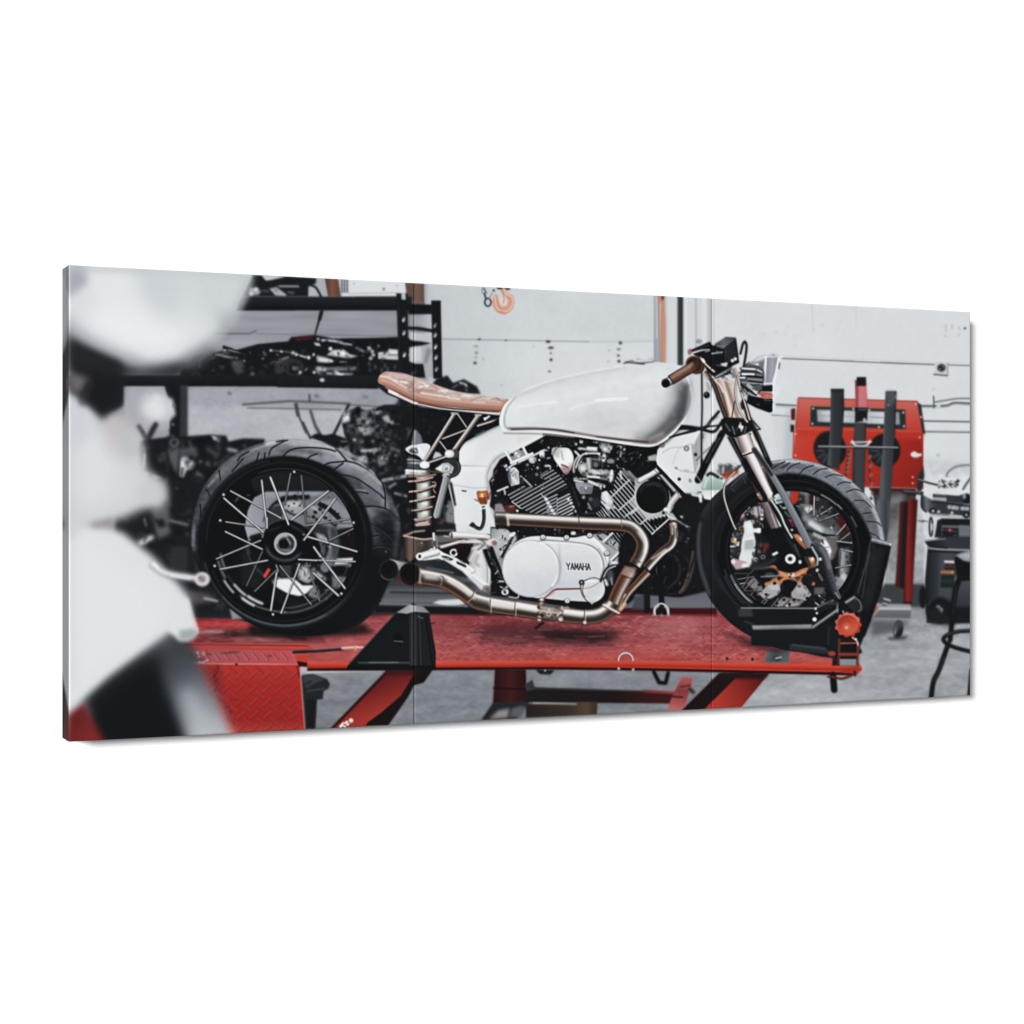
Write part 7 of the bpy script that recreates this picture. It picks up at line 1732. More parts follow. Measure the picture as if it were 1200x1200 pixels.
poly([(730, 960), (850, 920), (880, 1000), (960, 1240), (900, 1300), (860, 1240), (790, 1110)], 'c5bdba', FK, b=3, g=((760, 1060), (890, 1010), [(0, '3d3231'), (.2, '85736e'), (.45, 'cfc5c2'), (.65, 'e9e5e3'), (.85, 'b5aeac'), (1, '5d5858')]))
poly([(650, 950), (720, 960), (790, 1110), (870, 1300), (860, 1360), (760, 1150)], '1d1c1e', FK, b=4); line([(680, 960), (780, 1160)], 10, '55504f', b=4)
line([(785, 1118), (895, 1082)], 14, '1b1a1b', b=3); line([(790, 1104), (888, 1070)], 8, 'f2f0ef', b=3)
Z(810, 490, 120)
poly([(610, 460), (750, 400), (880, 700), (960, 880), (920, 945), (860, 900), (760, 720)], 'c9c2c1', FK, b=3, g=((680, 600), (840, 520), [(0, '2b2526'), (.15, '6d6263'), (.4, 'd5cfce'), (.6, 'efedec'), (.8, 'c0b9b8'), (1, '6d6766')]))
line([(760, 440), (830, 590), (900, 760), (960, 880)], 16, '5d5250', s=1, b=5, a=.8)
poly([(600, 470), (640, 470), (800, 760), (880, 900), (900, 950), (860, 960), (720, 760), (640, 600)], '141619', FK, b=4)
poly([(730, 260), (780, 280), (900, 520), (830, 560), (760, 400), (720, 320)], 'd0cac7', FK, b=4, g=((760, 420), (850, 380), [(0, '7d7471'), (.4, 'e9e4e2'), (1, 'a9a19e')]))
line([(740, 340), (830, 560)], 8, '6d6663', b=4)
line([(830, 575), (940, 540)], 12, 'd9d6d5', b=4)
poly([(860, 600), (900, 580), (960, 780), (960, 860), (900, 720)], '24262a', FR, b=5)
# grey tie-down strap running from the clamp to the chock
TD = 'tie_down_strap#4'
Z(765, 385, 160)
line([(800, 640), (850, 800), (900, 900), (1030, 1200)], 44, '1b1c1f', TD, b=4, s=1); line([(870, 790), (1000, 1130)], 10, '5d5f62', b=4)
Z(840, 560, 120)
line([(440, -330), (560, -160), (640, -40), (760, 160), (870, 370), (960, 540), (1080, 780)], 66, '73777d', TD, b=3, s=1, w2=96, r=[(-1, '4d5156'), (-.7, '8b8f95'), (0, '787c82'), (.7, '6b6f75'), (1, '3d4045')])
line([(440, -330), (560, -160), (640, -40)], 44, '25272a', b=6, s=1, a=.85)
Z(920, 560, 130)
line([(330, 740), (400, 800), (440, 900), (480, 1050), (530, 1200), (570, 1290)], 110, '3d4046', TD, s=1, b=4, w2=70, r=[(-1, '63676d'), (-.5, '4b4e54'), (.2, '393c42'), (1, '1d1f23')])
line([(390, 760), (450, 860), (480, 980)], 40, '7b8085', s=1, b=12, a=.7)
line([(290, 750), (350, 860), (350, 940)], 20, 'aab7b8', s=1, b=5); dots([(380, 880), (350, 1000)], 18, 'd0dada', b=6); line([(370, 1040), (400, 1110)], 18, 'c5cbcc', b=5); line([(360, 1000), (420, 1180)], 10, '1b1d20', b=4)
for k in range(4):
    line([(400 - k * 3, 1020 + k * 46), (500 + k * 12, 990 + k * 46)], 8, '2b2e33', b=5, a=.7)
line([(380, 930), (430, 1000)], 40, '24272c', b=10, a=.8)
# brake hose
Z(810, 490, 120)
line([(530, 610), (440, 700), (390, 800), (385, 920), (430, 1080), (490, 1240), (520, 1300)], 26, 'a09c94', BK, s=1, b=3, r=[(-1, '4b4844'), (-.3, 'cdc8bf'), (.3, '98938a'), (1, '35322f')])
line([(520, 620), (600, 540)], 14, '2b2d30', b=5); line([(470, 800), (580, 690), (660, 640)], 10, '55585a', s=1, b=5)
# ------------------------------------------------------------ handlebar, controls
Z(765, 385, 160)
HBAR = 'motorcycle/handlebar'
poly([(330, 190), (500, 115), (530, 150), (560, 140), (640, 75), (730, 80), (750, 210), (760, 300), (700, 330), (680, 400), (560, 440), (480, 380), (420, 260), (360, 230)], '14161a', HBAR, b=3)
poly([(545, 135), (640, 75), (730, 82), (650, 150), (620, 180), (555, 160)], '54575d', b=4, g=((545, 140), (730, 90), [(0, '3d4046'), (.4, '666a70'), (1, '43464b')])); line([(560, 150), (640, 160), (730, 85)], 7, '8d9096', b=4, a=.7)
poly([(630, 170), (730, 90), (748, 260), (660, 300)], '2b2d33', b=5); line([(636, 180), (640, 290)], 6, '4b4e54', b=4)
poly([(340, 190), (490, 120), (520, 140), (440, 180), (350, 210)], '24272c', b=4)
line([(345, 215), (430, 190), (500, 185)], 16, 'd5d2d6', HBAR, b=4, w2=8); line([(460, 205), (500, 195)], 9, '8d9096', b=3)
line([(520, 220), (610, 208)], 12, 'a9acb0', b=4); line([(560, 200), (600, 215)], 10, '6d7075', b=4)
ell(325, 205, 18, 26, '84505c', HBAR, b=5); line([(316, 190), (330, 225)], 7, 'c79aa4', b=4)
dots([(725, 268), (700, 282)], 15, 'd9dbdd', b=5); poly([(590, 310), (660, 295), (650, 335), (610, 330)], 'c3c5c7', b=5); line([(560, 320), (600, 330)], 9, '5d6064', b=4)
line([(550, 430), (680, 355)], 26, '5d6464', HBAR, b=4); line([(555, 425), (640, 380)], 8, 'a3a9a9', b=3)
junk((620, 330, 780, 450), 30, 94, (8, 30), pal=('101215', '24272a', '4b4e52', '9da0a3', 'd9dbdc'), wt=(4, 3, 2, 2, 1), b=4)
poly([(690, 340), (730, 320), (760, 350), (730, 420), (700, 400)], 'cfcccf', b=5); line([(700, 350), (715, 410)], 10, '5d5458', b=4); line([(745, 330), (745, 380)], 18, 'e6e4e5', b=4)
line([(640, 450), (700, 470), (690, 500)], 16, 'c3b8b2', s=1, b=4)
# throttle drum and brown grip
GR = 'motorcycle/grip'
ell(375, 322, 86, 74, '33241e', HBAR, rot=40, b=3); ring(365, 318, 74, 68, 12, '5d4438', rot=40, b=4); line([(420, 260), (470, 320), (540, 380)], 26, 'b5a79f', HBAR, s=1, b=4, r=[(-1, '3a302b'), (-.2, 'dccfc7'), (.5, '6d625d'), (1, '1b1a1b')]); dots([(450, 290), (440, 275)], 12, 'efe9e4', b=4)
line([(155, 455), (370, 325)], 92, '735649', GR, b=3, flat=True, r=[(-1, '3a2a25'), (-.6, '8b7064'), (-.25, '957a6d'), (.2, '6f5145'), (.7, '5a3d35'), (1, '2b1d1a')])
line([(200, 400), (350, 312)], 10, 'a58c80', b=6, a=.7)
ell(375, 325, 30, 46, '4a342b', b=8, rot=30, a=.7)
line([(120, 478), (160, 455)], 76, 'b5b9bb', HBAR, b=3, flat=True, r=[(-1, '4b4e50'), (-.4, 'e3e6e7'), (.2, 'b9bdbf'), (1, '35383a')]); line([(140, 420), (180, 480)], 10, '24262a', b=3)
ell(113, 480, 38, 40, '15171a', HBAR, b=3); ell(112, 482, 22, 24, '08090b', b=4); ring(113, 480, 34, 36, 5, '6d7073', a0=180, a1=300, b=3)
# mirrorless cable loop and clutch cables
line([(770, 220), (790, 140), (810, 115), (825, 160), (810, 280), (780, 420)], 22, '1d1f23', BK, s=1, b=3, r=[(-1, '4b4e52'), (0, '24262a'), (1, '101214')])
line([(725, 360), (740, 420), (725, 560), (760, 720), (830, 820)], 21, 'b8aaa2', BK, s=1, b=3, r=[(-1, '5b5049'), (-.3, 'e3d8d0'), (.4, 'a2958d'), (1, '3a322e')])
line([(745, 420), (770, 540), (810, 660), (850, 800)], 20, 'b5aaa4', BK, s=1, b=3, r=[(-1, '5b5049'), (-.3, 'ded5ce'), (.4, '9a8f88'), (1, '3a322e')])
line([(780, 660), (790, 700)], 26, '2b1518', b=5)
line([(880, 810), (945, 885), (880, 892)], 12, '1b1c1f', BK, b=3)
line([(470, 560), (490, 510)], 12, 'b0b3b5', b=4); ell(474, 585, 28, 30, '15171a', HBAR, b=4); dots([(470, 575)], 7, '8d9093', b=3); line([(480, 480), (500, 540)], 22, 'a59a92', b=7)
# ------------------------------------------------------------ headlight
Z(850, 400, 80)
HL = 'motorcycle/headlight'
poly([(270, 500), (400, 400), (600, 250), (700, 235), (940, 260), (960, 300), (880, 600), (830, 760), (830, 1240), (780, 1260), (400, 1060), (280, 760)], '9a9da2', HL, b=5)
poly([(480, 360), (620, 240), (900, 230), (940, 280), (700, 300), (600, 340)], 'c9ccd2', b=8)
poly([(730, 290), (930, 300), (880, 560), (840, 720), (715, 720)], '9a9ca6', b=5, g=((720, 0), (930, 0), [(0, '8d8f99'), (.5, 'a3a5ae'), (1, '90939c')]))
line([(715, 270), (700, 500), (680, 760)], 34, 'e6e8ee', HL, b=6); line([(940, 290), (890, 560), (845, 760), (835, 1240)], 40, 'eceef2', HL, s=1, b=6)
line([(960, 350), (940, 480)], 20, '3d4045', b=6); line([(985, 260), (960, 360)], 34, 'e3e6e9', b=7); ell(845, 240, 26, 12, '7d8086', b=6)
poly([(420, 420), (580, 390), (580, 450), (440, 440)], 'f2f3f4', b=8)
poly([(590, 370), (680, 350), (660, 480), (600, 440)], '777a83', b=8)
poly([(280, 480), (420, 400), (660, 480), (680, 760), (560, 950), (380, 860), (270, 700)], '55585c', HL, b=10, s=1)
ring(480, 660, 210, 300, 16, '24262a', a0=100, a1=255, b=6)
for q, w, k in (([(300, 475), (520, 490)], 26, 'e8eaea'), ([(310, 525), (640, 545)], 24, '34373a'), ([(300, 575), (500, 580)], 32, 'f0f1f1'), ([(380, 610), (650, 630)], 34, '1b1d20'), ([(560, 500), (640, 540)], 30, 'b9bcc0'), ([(260, 640), (340, 640)], 26, 'dfe1e1'), ([(400, 660), (640, 680)], 24, '8d9090'), ([(420, 700), (640, 730)], 26, '17191b'), ([(300, 720), (640, 750)], 22, '9a9e9d'), ([(560, 590), (640, 600)], 18, '83868b'), ([(440, 770), (600, 760)], 14, '2b2e30'), ([(280, 760), (380, 840), (540, 930)], 36, '202325'), ([(400, 770), (560, 900)], 60, 'a5a9a8'), ([(480, 820), (560, 860)], 20, '3d4042'), ([(560, 920), (640, 850)], 18, '24262a')):
    line(q, w, k, HL, s=1, b=6)
line([(500, 880), (560, 920)], 20, 'eceded', b=6)
poly([(650, 780), (830, 770), (830, 880), (640, 880)], '1b1d20', b=8); line([(680, 745), (820, 740)], 24, 'e0dae4', b=7)
poly([(560, 940), (640, 890), (830, 920), (830, 1000), (680, 1000)], 'b86458', b=9); line([(700, 960), (820, 965)], 34, 'd98272', b=10); line([(570, 950), (610, 960)], 20, 'e9e6e4', b=6)
poly([(400, 950), (560, 980), (700, 1010), (830, 1010), (830, 1240), (760, 1250), (540, 1170), (370, 1080)], '131518', HL, b=6); line([(680, 1030), (820, 1040)], 12, '8b8d8c', b=6); line([(560, 1100), (600, 1120)], 16, '55585a', b=6); line([(700, 1060), (820, 1070)], 40, '24282a', b=9)
poly([(860, 780), (980, 780), (900, 1000), (860, 1000)], 'e3e5ea', b=20, a=.8)
junk((280, 780, 420, 1000), 16, 95, (14, 44), pal=('17191b', '4b4e50', '9da09f', 'c9cccb'), wt=(3, 2, 2, 1), b=6)
# ------------------------------------------------------------ wheel chock
Z(800, 530, 250)
CH = 'wheel_chock'
poly([(640, 1060), (780, 1060), (800, 1120), (1000, 1100), (1010, 1130), (860, 1160), (780, 1150), (600, 1110)], '14161a', CH, b=4)
poly([(840, 860), (960, 800), (1050, 500), (1065, 490), (1165, 510), (1172, 530), (1150, 640), (1060, 940), (990, 1110), (860, 1130), (790, 1110), (740, 1000)], '14171a', CH, b=3)
poly([(1060, 488), (1080, 480), (1175, 510), (1170, 528), (1060, 505)], '777a7e', CH, b=2.5); line([(1065, 490), (1170, 516)], 5, 'c5c8ca', b=2); dots([(1168, 518)], 5, 'eef0f0', b=2)
line([(1058, 500), (1040, 600), (985, 790)], 7, '4b4f52', b=3, a=.9); line([(1075, 520), (1060, 620)], 30, '202427', b=10); line([(1150, 560), (1080, 860), (1020, 1030)], 14, '0b0d0f', b=6)
noise((960, 490, 1180, 1120), 2, 6, 10, 97, n=CH)
poly([(1080, 530), (1140, 545), (1060, 860), (1000, 900)], '25292d', b=16, a=.8); line([(1010, 820), (1050, 560)], 5, '5d6164', b=3, a=.6)
poly([(310, 880), (340, 872), (735, 876), (735, 960), (480, 985), (390, 970), (312, 930)], '15181b', CH, b=3); poly([(312, 882), (390, 878), (395, 925), (314, 925)], '35393c', b=5); line([(330, 876), (740, 878)], 7, '8e9295', b=2.5); line([(350, 950), (440, 990)], 10, '3a3e41', b=5)
poly([(385, 980), (420, 965), (740, 970), (760, 1000), (860, 960), (860, 1080), (600, 1100), (385, 1085)], '16191d', CH, b=3)
poly([(390, 975), (730, 968), (735, 992), (395, 998)], '63676a', b=4, g=((390, 0), (735, 0), [(0, '8d9194'), (.5, '6d7174'), (1, '84888b')])); line([(395, 980), (720, 974)], 5, 'a3a7a9', b=3, a=.7)
line([(735, 985), (870, 890)], 24, '6d7174', CH, b=3, r=[(-1, '33373a'), (-.3, '94989b'), (.4, '4b4f52'), (1, '15181a')]); line([(750, 900), (860, 850)], 26, '1d2023', CH, b=4); line([(740, 880), (850, 830)], 9, '6d7174', b=3)
poly([(905, 860), (970, 815), (1000, 870), (985, 900), (930, 900)], '24282a', CH, b=3); line([(910, 850), (965, 815)], 14, '8b8f91', b=3); line([(965, 815), (995, 840), (1005, 880), (990, 895)], 9, '63676a', CH, s=1, b=3)
dots([(742, 940)], 12, 'e6e8ea', b=3); dots([(748, 880), (755, 905)], 7, 'c5c8ca', b=2.5); line([(765, 805), (800, 830)], 6, 'dfe1e2', b=2); line([(745, 845), (765, 860)], 6, 'c9cccd', b=2); junk((730, 790, 860, 870), 26, 98, (5, 20), pal=('101214', '2d3033', '6d7073', 'b9bcbe'), wt=(4, 3, 2, 1), b=2.6)
line([(820, 800), (905, 850), (950, 900)], 18, '15171a', TD, b=3); line([(870, 850), (870, 900)], 8, '8d9093', b=3)
line([(860, 790), (880, 820)], 6, '8e9194', b=2); line([(820, 850), (870, 850)], 16, '33373a', b=4)
poly([(600, 1075), (800, 1095), (850, 1140), (600, 1115)], '2b2e32', CH, b=4); line([(620, 1085), (800, 1105)], 8, '43474b', b=3)
ell(850, 1040, 40, 80, '181b1e', CH, b=6); line([(825, 980), (818, 1080)], 8, '2d3134', b=4)
# red star knob and its buckle
Z(930, 660, 120)
KN = CH + '/knob'
rg = random.Random(3)
poly([(640 + (150 + 10 * math.cos(11 * t)) * math.cos(t), 722 + (142 + 10 * math.cos(11 * t)) * math.sin(t)) for t in np.linspace(0, 6.283, 132)[:-1]], 'd9604a', KN, b=4, g=((560, 620), (720, 860), [(0, 'd9685a'), (.5, 'd8563f'), (1, 'b03a2b')]))
ell(635, 725, 118, 112, 'd4573f', b=8, g=((560, 640), (700, 830), [(0, 'a83a2c'), (.5, 'd0503a'), (1, 'e06a50')])); ring(635, 725, 116, 110, 10, '9a3628', a0=190, a1=330, b=6); ell(625, 745, 46, 40, 'e0755c', b=16); dots([(620, 755)], 15, 'f3b09c', b=6)
line([(600, 600), (660, 596), (720, 630), (765, 680)], 16, 'f0988a', s=1, b=7, a=.7)
poly([(530, 880), (680, 860), (740, 900), (770, 980), (755, 1200), (520, 1200), (515, 1000)], '2a1718', CH + '/buckle', b=5)
poly([(550, 950), (740, 950), (740, 1040), (550, 1040)], '191516', b=5); line([(545, 940), (740, 935)], 16, '8b5f58', CH + '/buckle', b=4); line([(535, 890), (530, 1180)], 22, '7a342d', b=7); line([(755, 930), (752, 1200)], 24, '8a3f38', b=7); line([(540, 1068), (740, 1068)], 34, '8a4038', b=7); poly([(540, 1120), (735, 1120), (735, 1200), (540, 1200)], '85888a', b=6); line([(560, 1110), (730, 1110)], 22, '33191b', b=5)
line([(690, 870), (740, 910), (755, 960)], 18, 'c5b3a8', s=1, b=5); dots([(730, 890)], 12, 'e3d5cc', b=5)
ell(450, 1060, 44, 30, 'a5453c', 'lift_table', b=7); poly([(460, 1090), (520, 1080), (520, 1200), (450, 1200)], '2d1b1a', b=7)
line([(580, 560), (585, 590)], 16, 'a99a9c', b=5)
# ------------------------------------------------------------ blurred figure in the foreground
Z(60, 300, 300)
PS = 'person'
# trouser legs
poly([(560, 1760), (600, 1760), (690, 1960), (780, 2180), (820, 2300), (160, 2300), (200, 2120), (130, 2060), (300, 1900), (480, 1780)], '14171b', PS + '/trousers', b=26)
Z(60, 590, 300)
line([(520, 640), (600, 800), (680, 960), (760, 1140)], 215, '6f757b', s=1, b=26, a=.97, g=[(0, '2d3237'), (.3, '4b5157'), (.6, '82888e'), (.85, 'b0b4b9'), (1, 'b9bdc1')])
line([(640, 900), (690, 1000), (730, 1120)], 70, 'b9bdc2', s=1, b=30, a=.7)
poly([(170, 930), (420, 700), (500, 640), (510, 800), (560, 960), (610, 1140), (230, 1140)], '0e1115', b=36, a=.98)
poly([(85, 960), (150, 930), (240, 1100), (250, 1160), (60, 1160)], '78262a', 'lift_table/ramp', b=16, g=((90, 960), (200, 1120), [(0, '6b2225'), (1, '942b2a')]))
# torso in a pale shirt, sleeve
poly([(-40, 60), (180, 100), (330, 130), (480, 250), (600, 380), (650, 440), (660, 560), (560, 600), (420, 700), (260, 820), (160, 910), (90, 980), (-40, 980)], 'd9dcdf', PS + '/shirt', b=17)
Z(60, 300, 300)
poly([(-40, 660), (120, 660), (200, 720), (330, 760), (420, 830), (450, 1000), (520, 1060), (545, 1120), (520, 1170), (430, 1185), (330, 1230), (230, 1258), (150, 1275), (100, 1330), (-40, 1340)], 'c6cacd', PS + '/shirt', b=20)
with clip([(-60, 560), (700, 560), (700, 2300), (-60, 2300)], b=4):
    poly([(60, 700), (150, 680), (320, 900), (430, 1050), (400, 1180), (60, 1200)], 'd2d6d9', b=50, a=.8)
    poly([(80, 1250), (300, 1420), (520, 1560), (560, 1760), (300, 1900), (80, 2060)], 'dfe2e5', b=60, a=.75)
    ell(300, 800, 90, 50, 'bab2b4', b=30, a=.8); ell(280, 880, 40, 60, 'b9b1b3', b=24, a=.5)
    ell(360, 890, 60, 60, 'aeb1b5', b=30, a=.6)
    ell(470, 1110, 60, 60, 'c6c6ca', b=24, a=.8)
    line([(200, 1262), (280, 1240)], 26, '8a7a80', b=14, a=.7)
    line([(60, 700), (70, 1300), (70, 2000)], 60, 'bfc4c8', b=30, a=.5)
    ell(200, 1000, 80, 200, 'd9dcdf', b=50, a=.7)
# crisper white cup edge of the rag / glove
Z(60, 590, 300)
poly([(560, 450), (640, 445), (665, 530), (690, 605), (640, 645), (600, 645), (540, 590)], 'd8dcde', PS + '/shirt', b=9)
poly([(600, 595), (680, 585), (690, 608), (645, 640), (600, 640)], '9fa8ab', b=9)
line([(640, 450), (685, 600)], 8, 'eceff0', b=6, a=.7)
# spanner held out
SPN = 'spanner'
line([(475, 288), (530, 326), (640, 345), (690, 352)], 32, 'c9cbcf', SPN, s=1, b=8, r=[(-1, 'b5b7bb'), (-.4, 'e0e2e4'), (.3, 'cdcfd2'), (1, '9a9ca1')])
ell(708, 355, 36, 34, 'cfd1d4', SPN, b=4); ell(706, 353, 19, 18, 'a08f92', b=4); line([(695, 345), (715, 362)], 8, '7d7073', b=3)
line([(560, 340), (650, 355)], 6, 'f1f2f3', b=4); line([(480, 280), (500, 300)], 8, 'f3f4f5', b=4)
# dark neck, gap under the cap and its white crown
Z(60, 300, 300)
poly([(85, 400), (330, 480), (340, 560), (320, 680), (240, 770), (180, 700), (140, 690), (85, 560)], '17181c', PS + '/hair', b=18)
poly([(70, 530), (180, 570), (150, 640), (90, 640)], '6f6a6d', PS, b=18)
line([(180, 600), (140, 690)], 30, '2a262a', b=12)
poly([(60, 650), (130, 680), (200, 800), (120, 900), (60, 900)], 'c9ccd0', b=26)
HT = PS + '/cap'
poly([(60, 360), (200, 440), (420, 540), (640, 480), (760, 420), (760, 520), (560, 575), (340, 570), (80, 520)], '24262b', PS + '/hair', b=26, a=.95)
poly([(-60, -80), (940, -80), (935, 120), (900, 200), (830, 320), (740, 410), (620, 470), (480, 492), (360, 478), (240, 430), (130, 370), (40, 300), (-60, 260)], 'd3d7da', HT, b=22)
with clip([(-60, -80), (960, -80), (950, 150), (880, 300), (760, 440), (560, 530), (360, 520), (160, 430), (-60, 340)], b=10):
    poly([(150, 20), (360, 20), (440, 220), (520, 340), (300, 300), (180, 160)], 'dfe3e6', b=36, a=.9)
    poly([(200, 220), (560, 330), (700, 330), (560, 460), (360, 440), (160, 320)], 'e9ecee', b=44, a=.9)
    poly([(370, 40), (640, 80), (600, 260), (460, 240)], 'c3c8cc', b=40, a=.7)
    poly([(620, 40), (900, 60), (840, 260), (700, 280)], 'c6cbcd', b=44, a=.7)
    poly([(60, 20), (160, 20), (170, 130), (70, 200)], 'a3a7af', b=18, a=.95)
    line([(80, 50), (160, 60), (400, 62), (640, 66), (900, 90)], 40, 'bcc1c4', b=16, a=.7)
    line([(640, 470), (780, 380), (880, 240), (920, 110)], 50, 'b3b8bc', s=1, b=26, a=.7)
    line([(60, 290), (200, 400), (400, 490)], 40, '9da2a7', s=1, b=24, a=.6)
    line([(800, 280), (830, 330)], 60, '9ca1a5', b=26, a=.5)
line([(640, 500), (700, 470), (730, 440)], 50, '84878c', b=20, a=.7)
line([(60, 700), (60, 300)], 40, 'b9bdc2', b=18, a=.25)
WRAP_SHADE, FILL, KEY, KH, KV, KS = .27, .34, 9800.0, 43.0, 14.0, 5.4
# ---------------------------------------------------------------- finishing of the artwork
IMG += rng.standard_normal(IMG.shape[:2]).astype(np.float32)[..., None] * 1.6
_near = gauss(np.isin(IDM, [k for k, q in enumerate(IDS) if q.split('/')[0].split('#')[0] in ('motorcycle', 'lift_table', 'wheel_chock', 'tie_down_strap', 'jack_stand')]).astype(np.float32), 2)
_red = np.clip((IMG[..., 0] - np.maximum(IMG[..., 1], IMG[..., 2]) * 1.35) / 70, 0, 1)[..., None]
IMG += _red * ((IMG * .83 + IMG.mean(-1, keepdims=True) * .07) - IMG)   # duller reds
for _c in range(3):                      # crisp, contrasty photo print
    _s = IMG[..., _c]
    _s = _near * gauss(_s, .45) + (1 - _near) * gauss(_s, .85)
    _s = _s + _near * (.27 * (_s - gauss(_s, 2.4)) + .1 * (_s - gauss(_s, 16)))
    IMG[..., _c] = np.interp(_s, (-20, 0, 12, 30, 60, 128, 190, 215, 235, 275), (5, 9, 15, 29, 57, 126, 193, 220, 238, 250))

# ---------------------------------------------------------------- scene
scene = bpy.context.scene
coll = scene.collection
H, W, T = 0.5, 1.1617, 0.0392           # canvas height, full width, stretcher depth (metres)
RH = 720
CELL = H / RH
RAD = 0.0018                            # rounded canvas edge
E0 = 1.27                               # light level falling on the print
FPX, CX, CY = 2158.0, 600.0, 591.6      # artwork sheet: picture mapping of the canvas face
CAMU, CAMD, CAMZ = -0.3582, 1.952, 0.2485
SN, CS = 0.4055, 0.9141

def sheet(u, v):
    """canvas point (u right, v up) -> artwork sheet pixel"""
    du, dn, dz = u - CAMU, CAMD, v - CAMZ
    xc, zc = du * CS - dn * SN, du * SN + dn * CS
    px, py = CX + FPX * xc / zc, CY - FPX * dz / zc
    return (px - AX0) * K - .5, (py - AY0) * K - .5

def ink(u, v):
    fx, fy = sheet(u, v)
    fx = np.clip(fx, 0, AW - 1.01); fy = np.clip(fy, 0, AH - 1.01)
    ix, iy = fx.astype(int), fy.astype(int)
    ax, ay = (fx - ix)[..., None], (fy - iy)[..., None]
    c = (IMG[iy, ix] * (1 - ax) + IMG[iy, ix + 1] * ax) * (1 - ay) + (IMG[iy + 1, ix] * (1 - ax) + IMG[iy + 1, ix + 1] * ax) * ay
    ids = IDM[np.clip(np.round(fy).astype(int), 0, AH - 1), np.clip(np.round(fx).astype(int), 0, AW - 1)]
    c = np.clip(c, 3, 252) / 255.0
    return np.where(c <= .04045, c / 12.92, ((c + .055) / 1.055) ** 2.4), ids

def mat(name, rough=.7, spec=.1):
    m = bpy.data.materials.new(name); m.use_nodes = True
    nt = m.node_tree; b = nt.nodes['Principled BSDF']
    b.inputs['Roughness'].default_value = rough
    b.inputs['Specular IOR Level'].default_value = spec
    return m, nt, b

def canvas_material():
    m, nt, b = mat('printed_canvas', .75, .06)
    at = nt.nodes.new('ShaderNodeAttribute'); at.attribute_name = 'ink'
    tc = nt.nodes.new('ShaderNodeTexCoord')
    wv = []
    for d in ('X', 'Z'):
        w = nt.nodes.new('ShaderNodeTexWave'); w.wave_type = 'BANDS'; w.bands_direction = d
        w.inputs['Scale'].default_value = 420; w.inputs['Distortion'].default_value = 1.2; w.inputs['Detail'].default_value = 1
        nt.links.new(tc.outputs['Object'], w.inputs['Vector']); wv.append(w)
    mx = nt.nodes.new('ShaderNodeMath'); mx.operation = 'MAXIMUM'
    nt.links.new(wv[0].outputs['Fac'], mx.inputs[0]); nt.links.new(wv[1].outputs['Fac'], mx.inputs[1])
    bp = nt.nodes.new('ShaderNodeBump'); bp.inputs['Strength'].default_value = .12; bp.inputs['Distance'].default_value = .0002
    nt.links.new(mx.outputs[0], bp.inputs['Height'])
    nt.links.new(at.outputs['Color'], b.inputs['Base Color']); nt.links.new(bp.outputs['Normal'], b.inputs['Normal'])
    return m

def plain(name, c, rough=.8, var=.06, scale=30):
    m, nt, b = mat(name, rough, .1)
    n = nt.nodes.new('ShaderNodeTexNoise'); n.inputs['Scale'].default_value = scale; n.inputs['Detail'].default_value = 4
    r = nt.nodes.new('ShaderNodeValToRGB')
    r.color_ramp.elements[0].color = tuple(max(0, x - var) for x in c) + (1,)
    r.color_ramp.elements[1].color = tuple(min(1, x + var) for x in c) + (1,)
    nt.links.new(n.outputs['Fac'], r.inputs['Fac']); nt.links.new(r.outputs['Color'], b.inputs['Base Color'])
    return m

CANVAS = canvas_material()

def grid_mesh(name, V, F, C, material, parent, smooth=True):
    """mesh from vertex array, quad index array and ink colours; unused vertices dropped"""
    used, inv = np.unique(F.ravel(), return_inverse=True)
    V, F = V[used], inv.reshape(F.shape)
    me = bpy.data.meshes.new(name)
    me.vertices.add(len(V)); me.vertices.foreach_set('co', V.astype(np.float32).ravel())
    me.loops.add(F.size); me.loops.foreach_set('vertex_index', F.astype(np.int32).ravel())
    me.polygons.add(len(F)); me.polygons.foreach_set('loop_start', np.arange(0, F.size, F.shape[1], dtype=np.int32))
    if smooth:
        me.polygons.foreach_set('use_smooth', np.ones(len(F), bool))
    me.update(calc_edges=True)
    if C is not None:
        a = me.color_attributes.new('ink', 'FLOAT_COLOR', 'POINT')
        a.data.foreach_set('color', np.concatenate([C[used], np.ones((len(V), 1))], 1).astype(np.float32).ravel())
    me.materials.append(material)
    o = bpy.data.objects.new(name, me); coll.objects.link(o); o.parent = parent
    return o

def quads(nr, nc, off=0):
    i = np.arange(nr * nc).reshape(nr, nc) + off
    return np.stack([i[:-1, :-1], i[1:, :-1], i[1:, 1:], i[:-1, 1:]], -1).reshape(-1, 4)

PART_LABEL = {
    'motorcycle': 'printed white cafe racer motorcycle with exposed engine and bronze exhaust', 'person': 'printed blurred figure in white cap and pale shirt, foreground',
    'lift_table': 'printed red steel motorcycle lift table', 'storage_shelf': 'printed black metal storage shelf', 'workshop_wall': 'printed pale grey workshop wall',
    'concrete_floor': 'printed grey concrete workshop floor', 'blast_cabinet': 'printed red sandblasting cabinet with two round glove ports', 'forked_stand': 'printed dark grey upright forked stand',
    'wheel_chock': 'printed black wheel chock holding the front wheel', 'jack_stand': 'printed black pyramid jack stand on the red lift', 'bar_stool': 'printed black round bar stool',
    'wheeled_bin': 'printed dark grey wheeled bin', 'bench_machine': 'printed grey bench machine with white lettering', 'chain_hoist_hook': 'printed orange chain hoist hook',
    'spanner': 'printed steel spanner held out by the blurred figure', 'spare_engine': 'printed spare engine on the lower shelf', 'spare_part': 'printed dark spare motorcycle parts on the shelf',
}
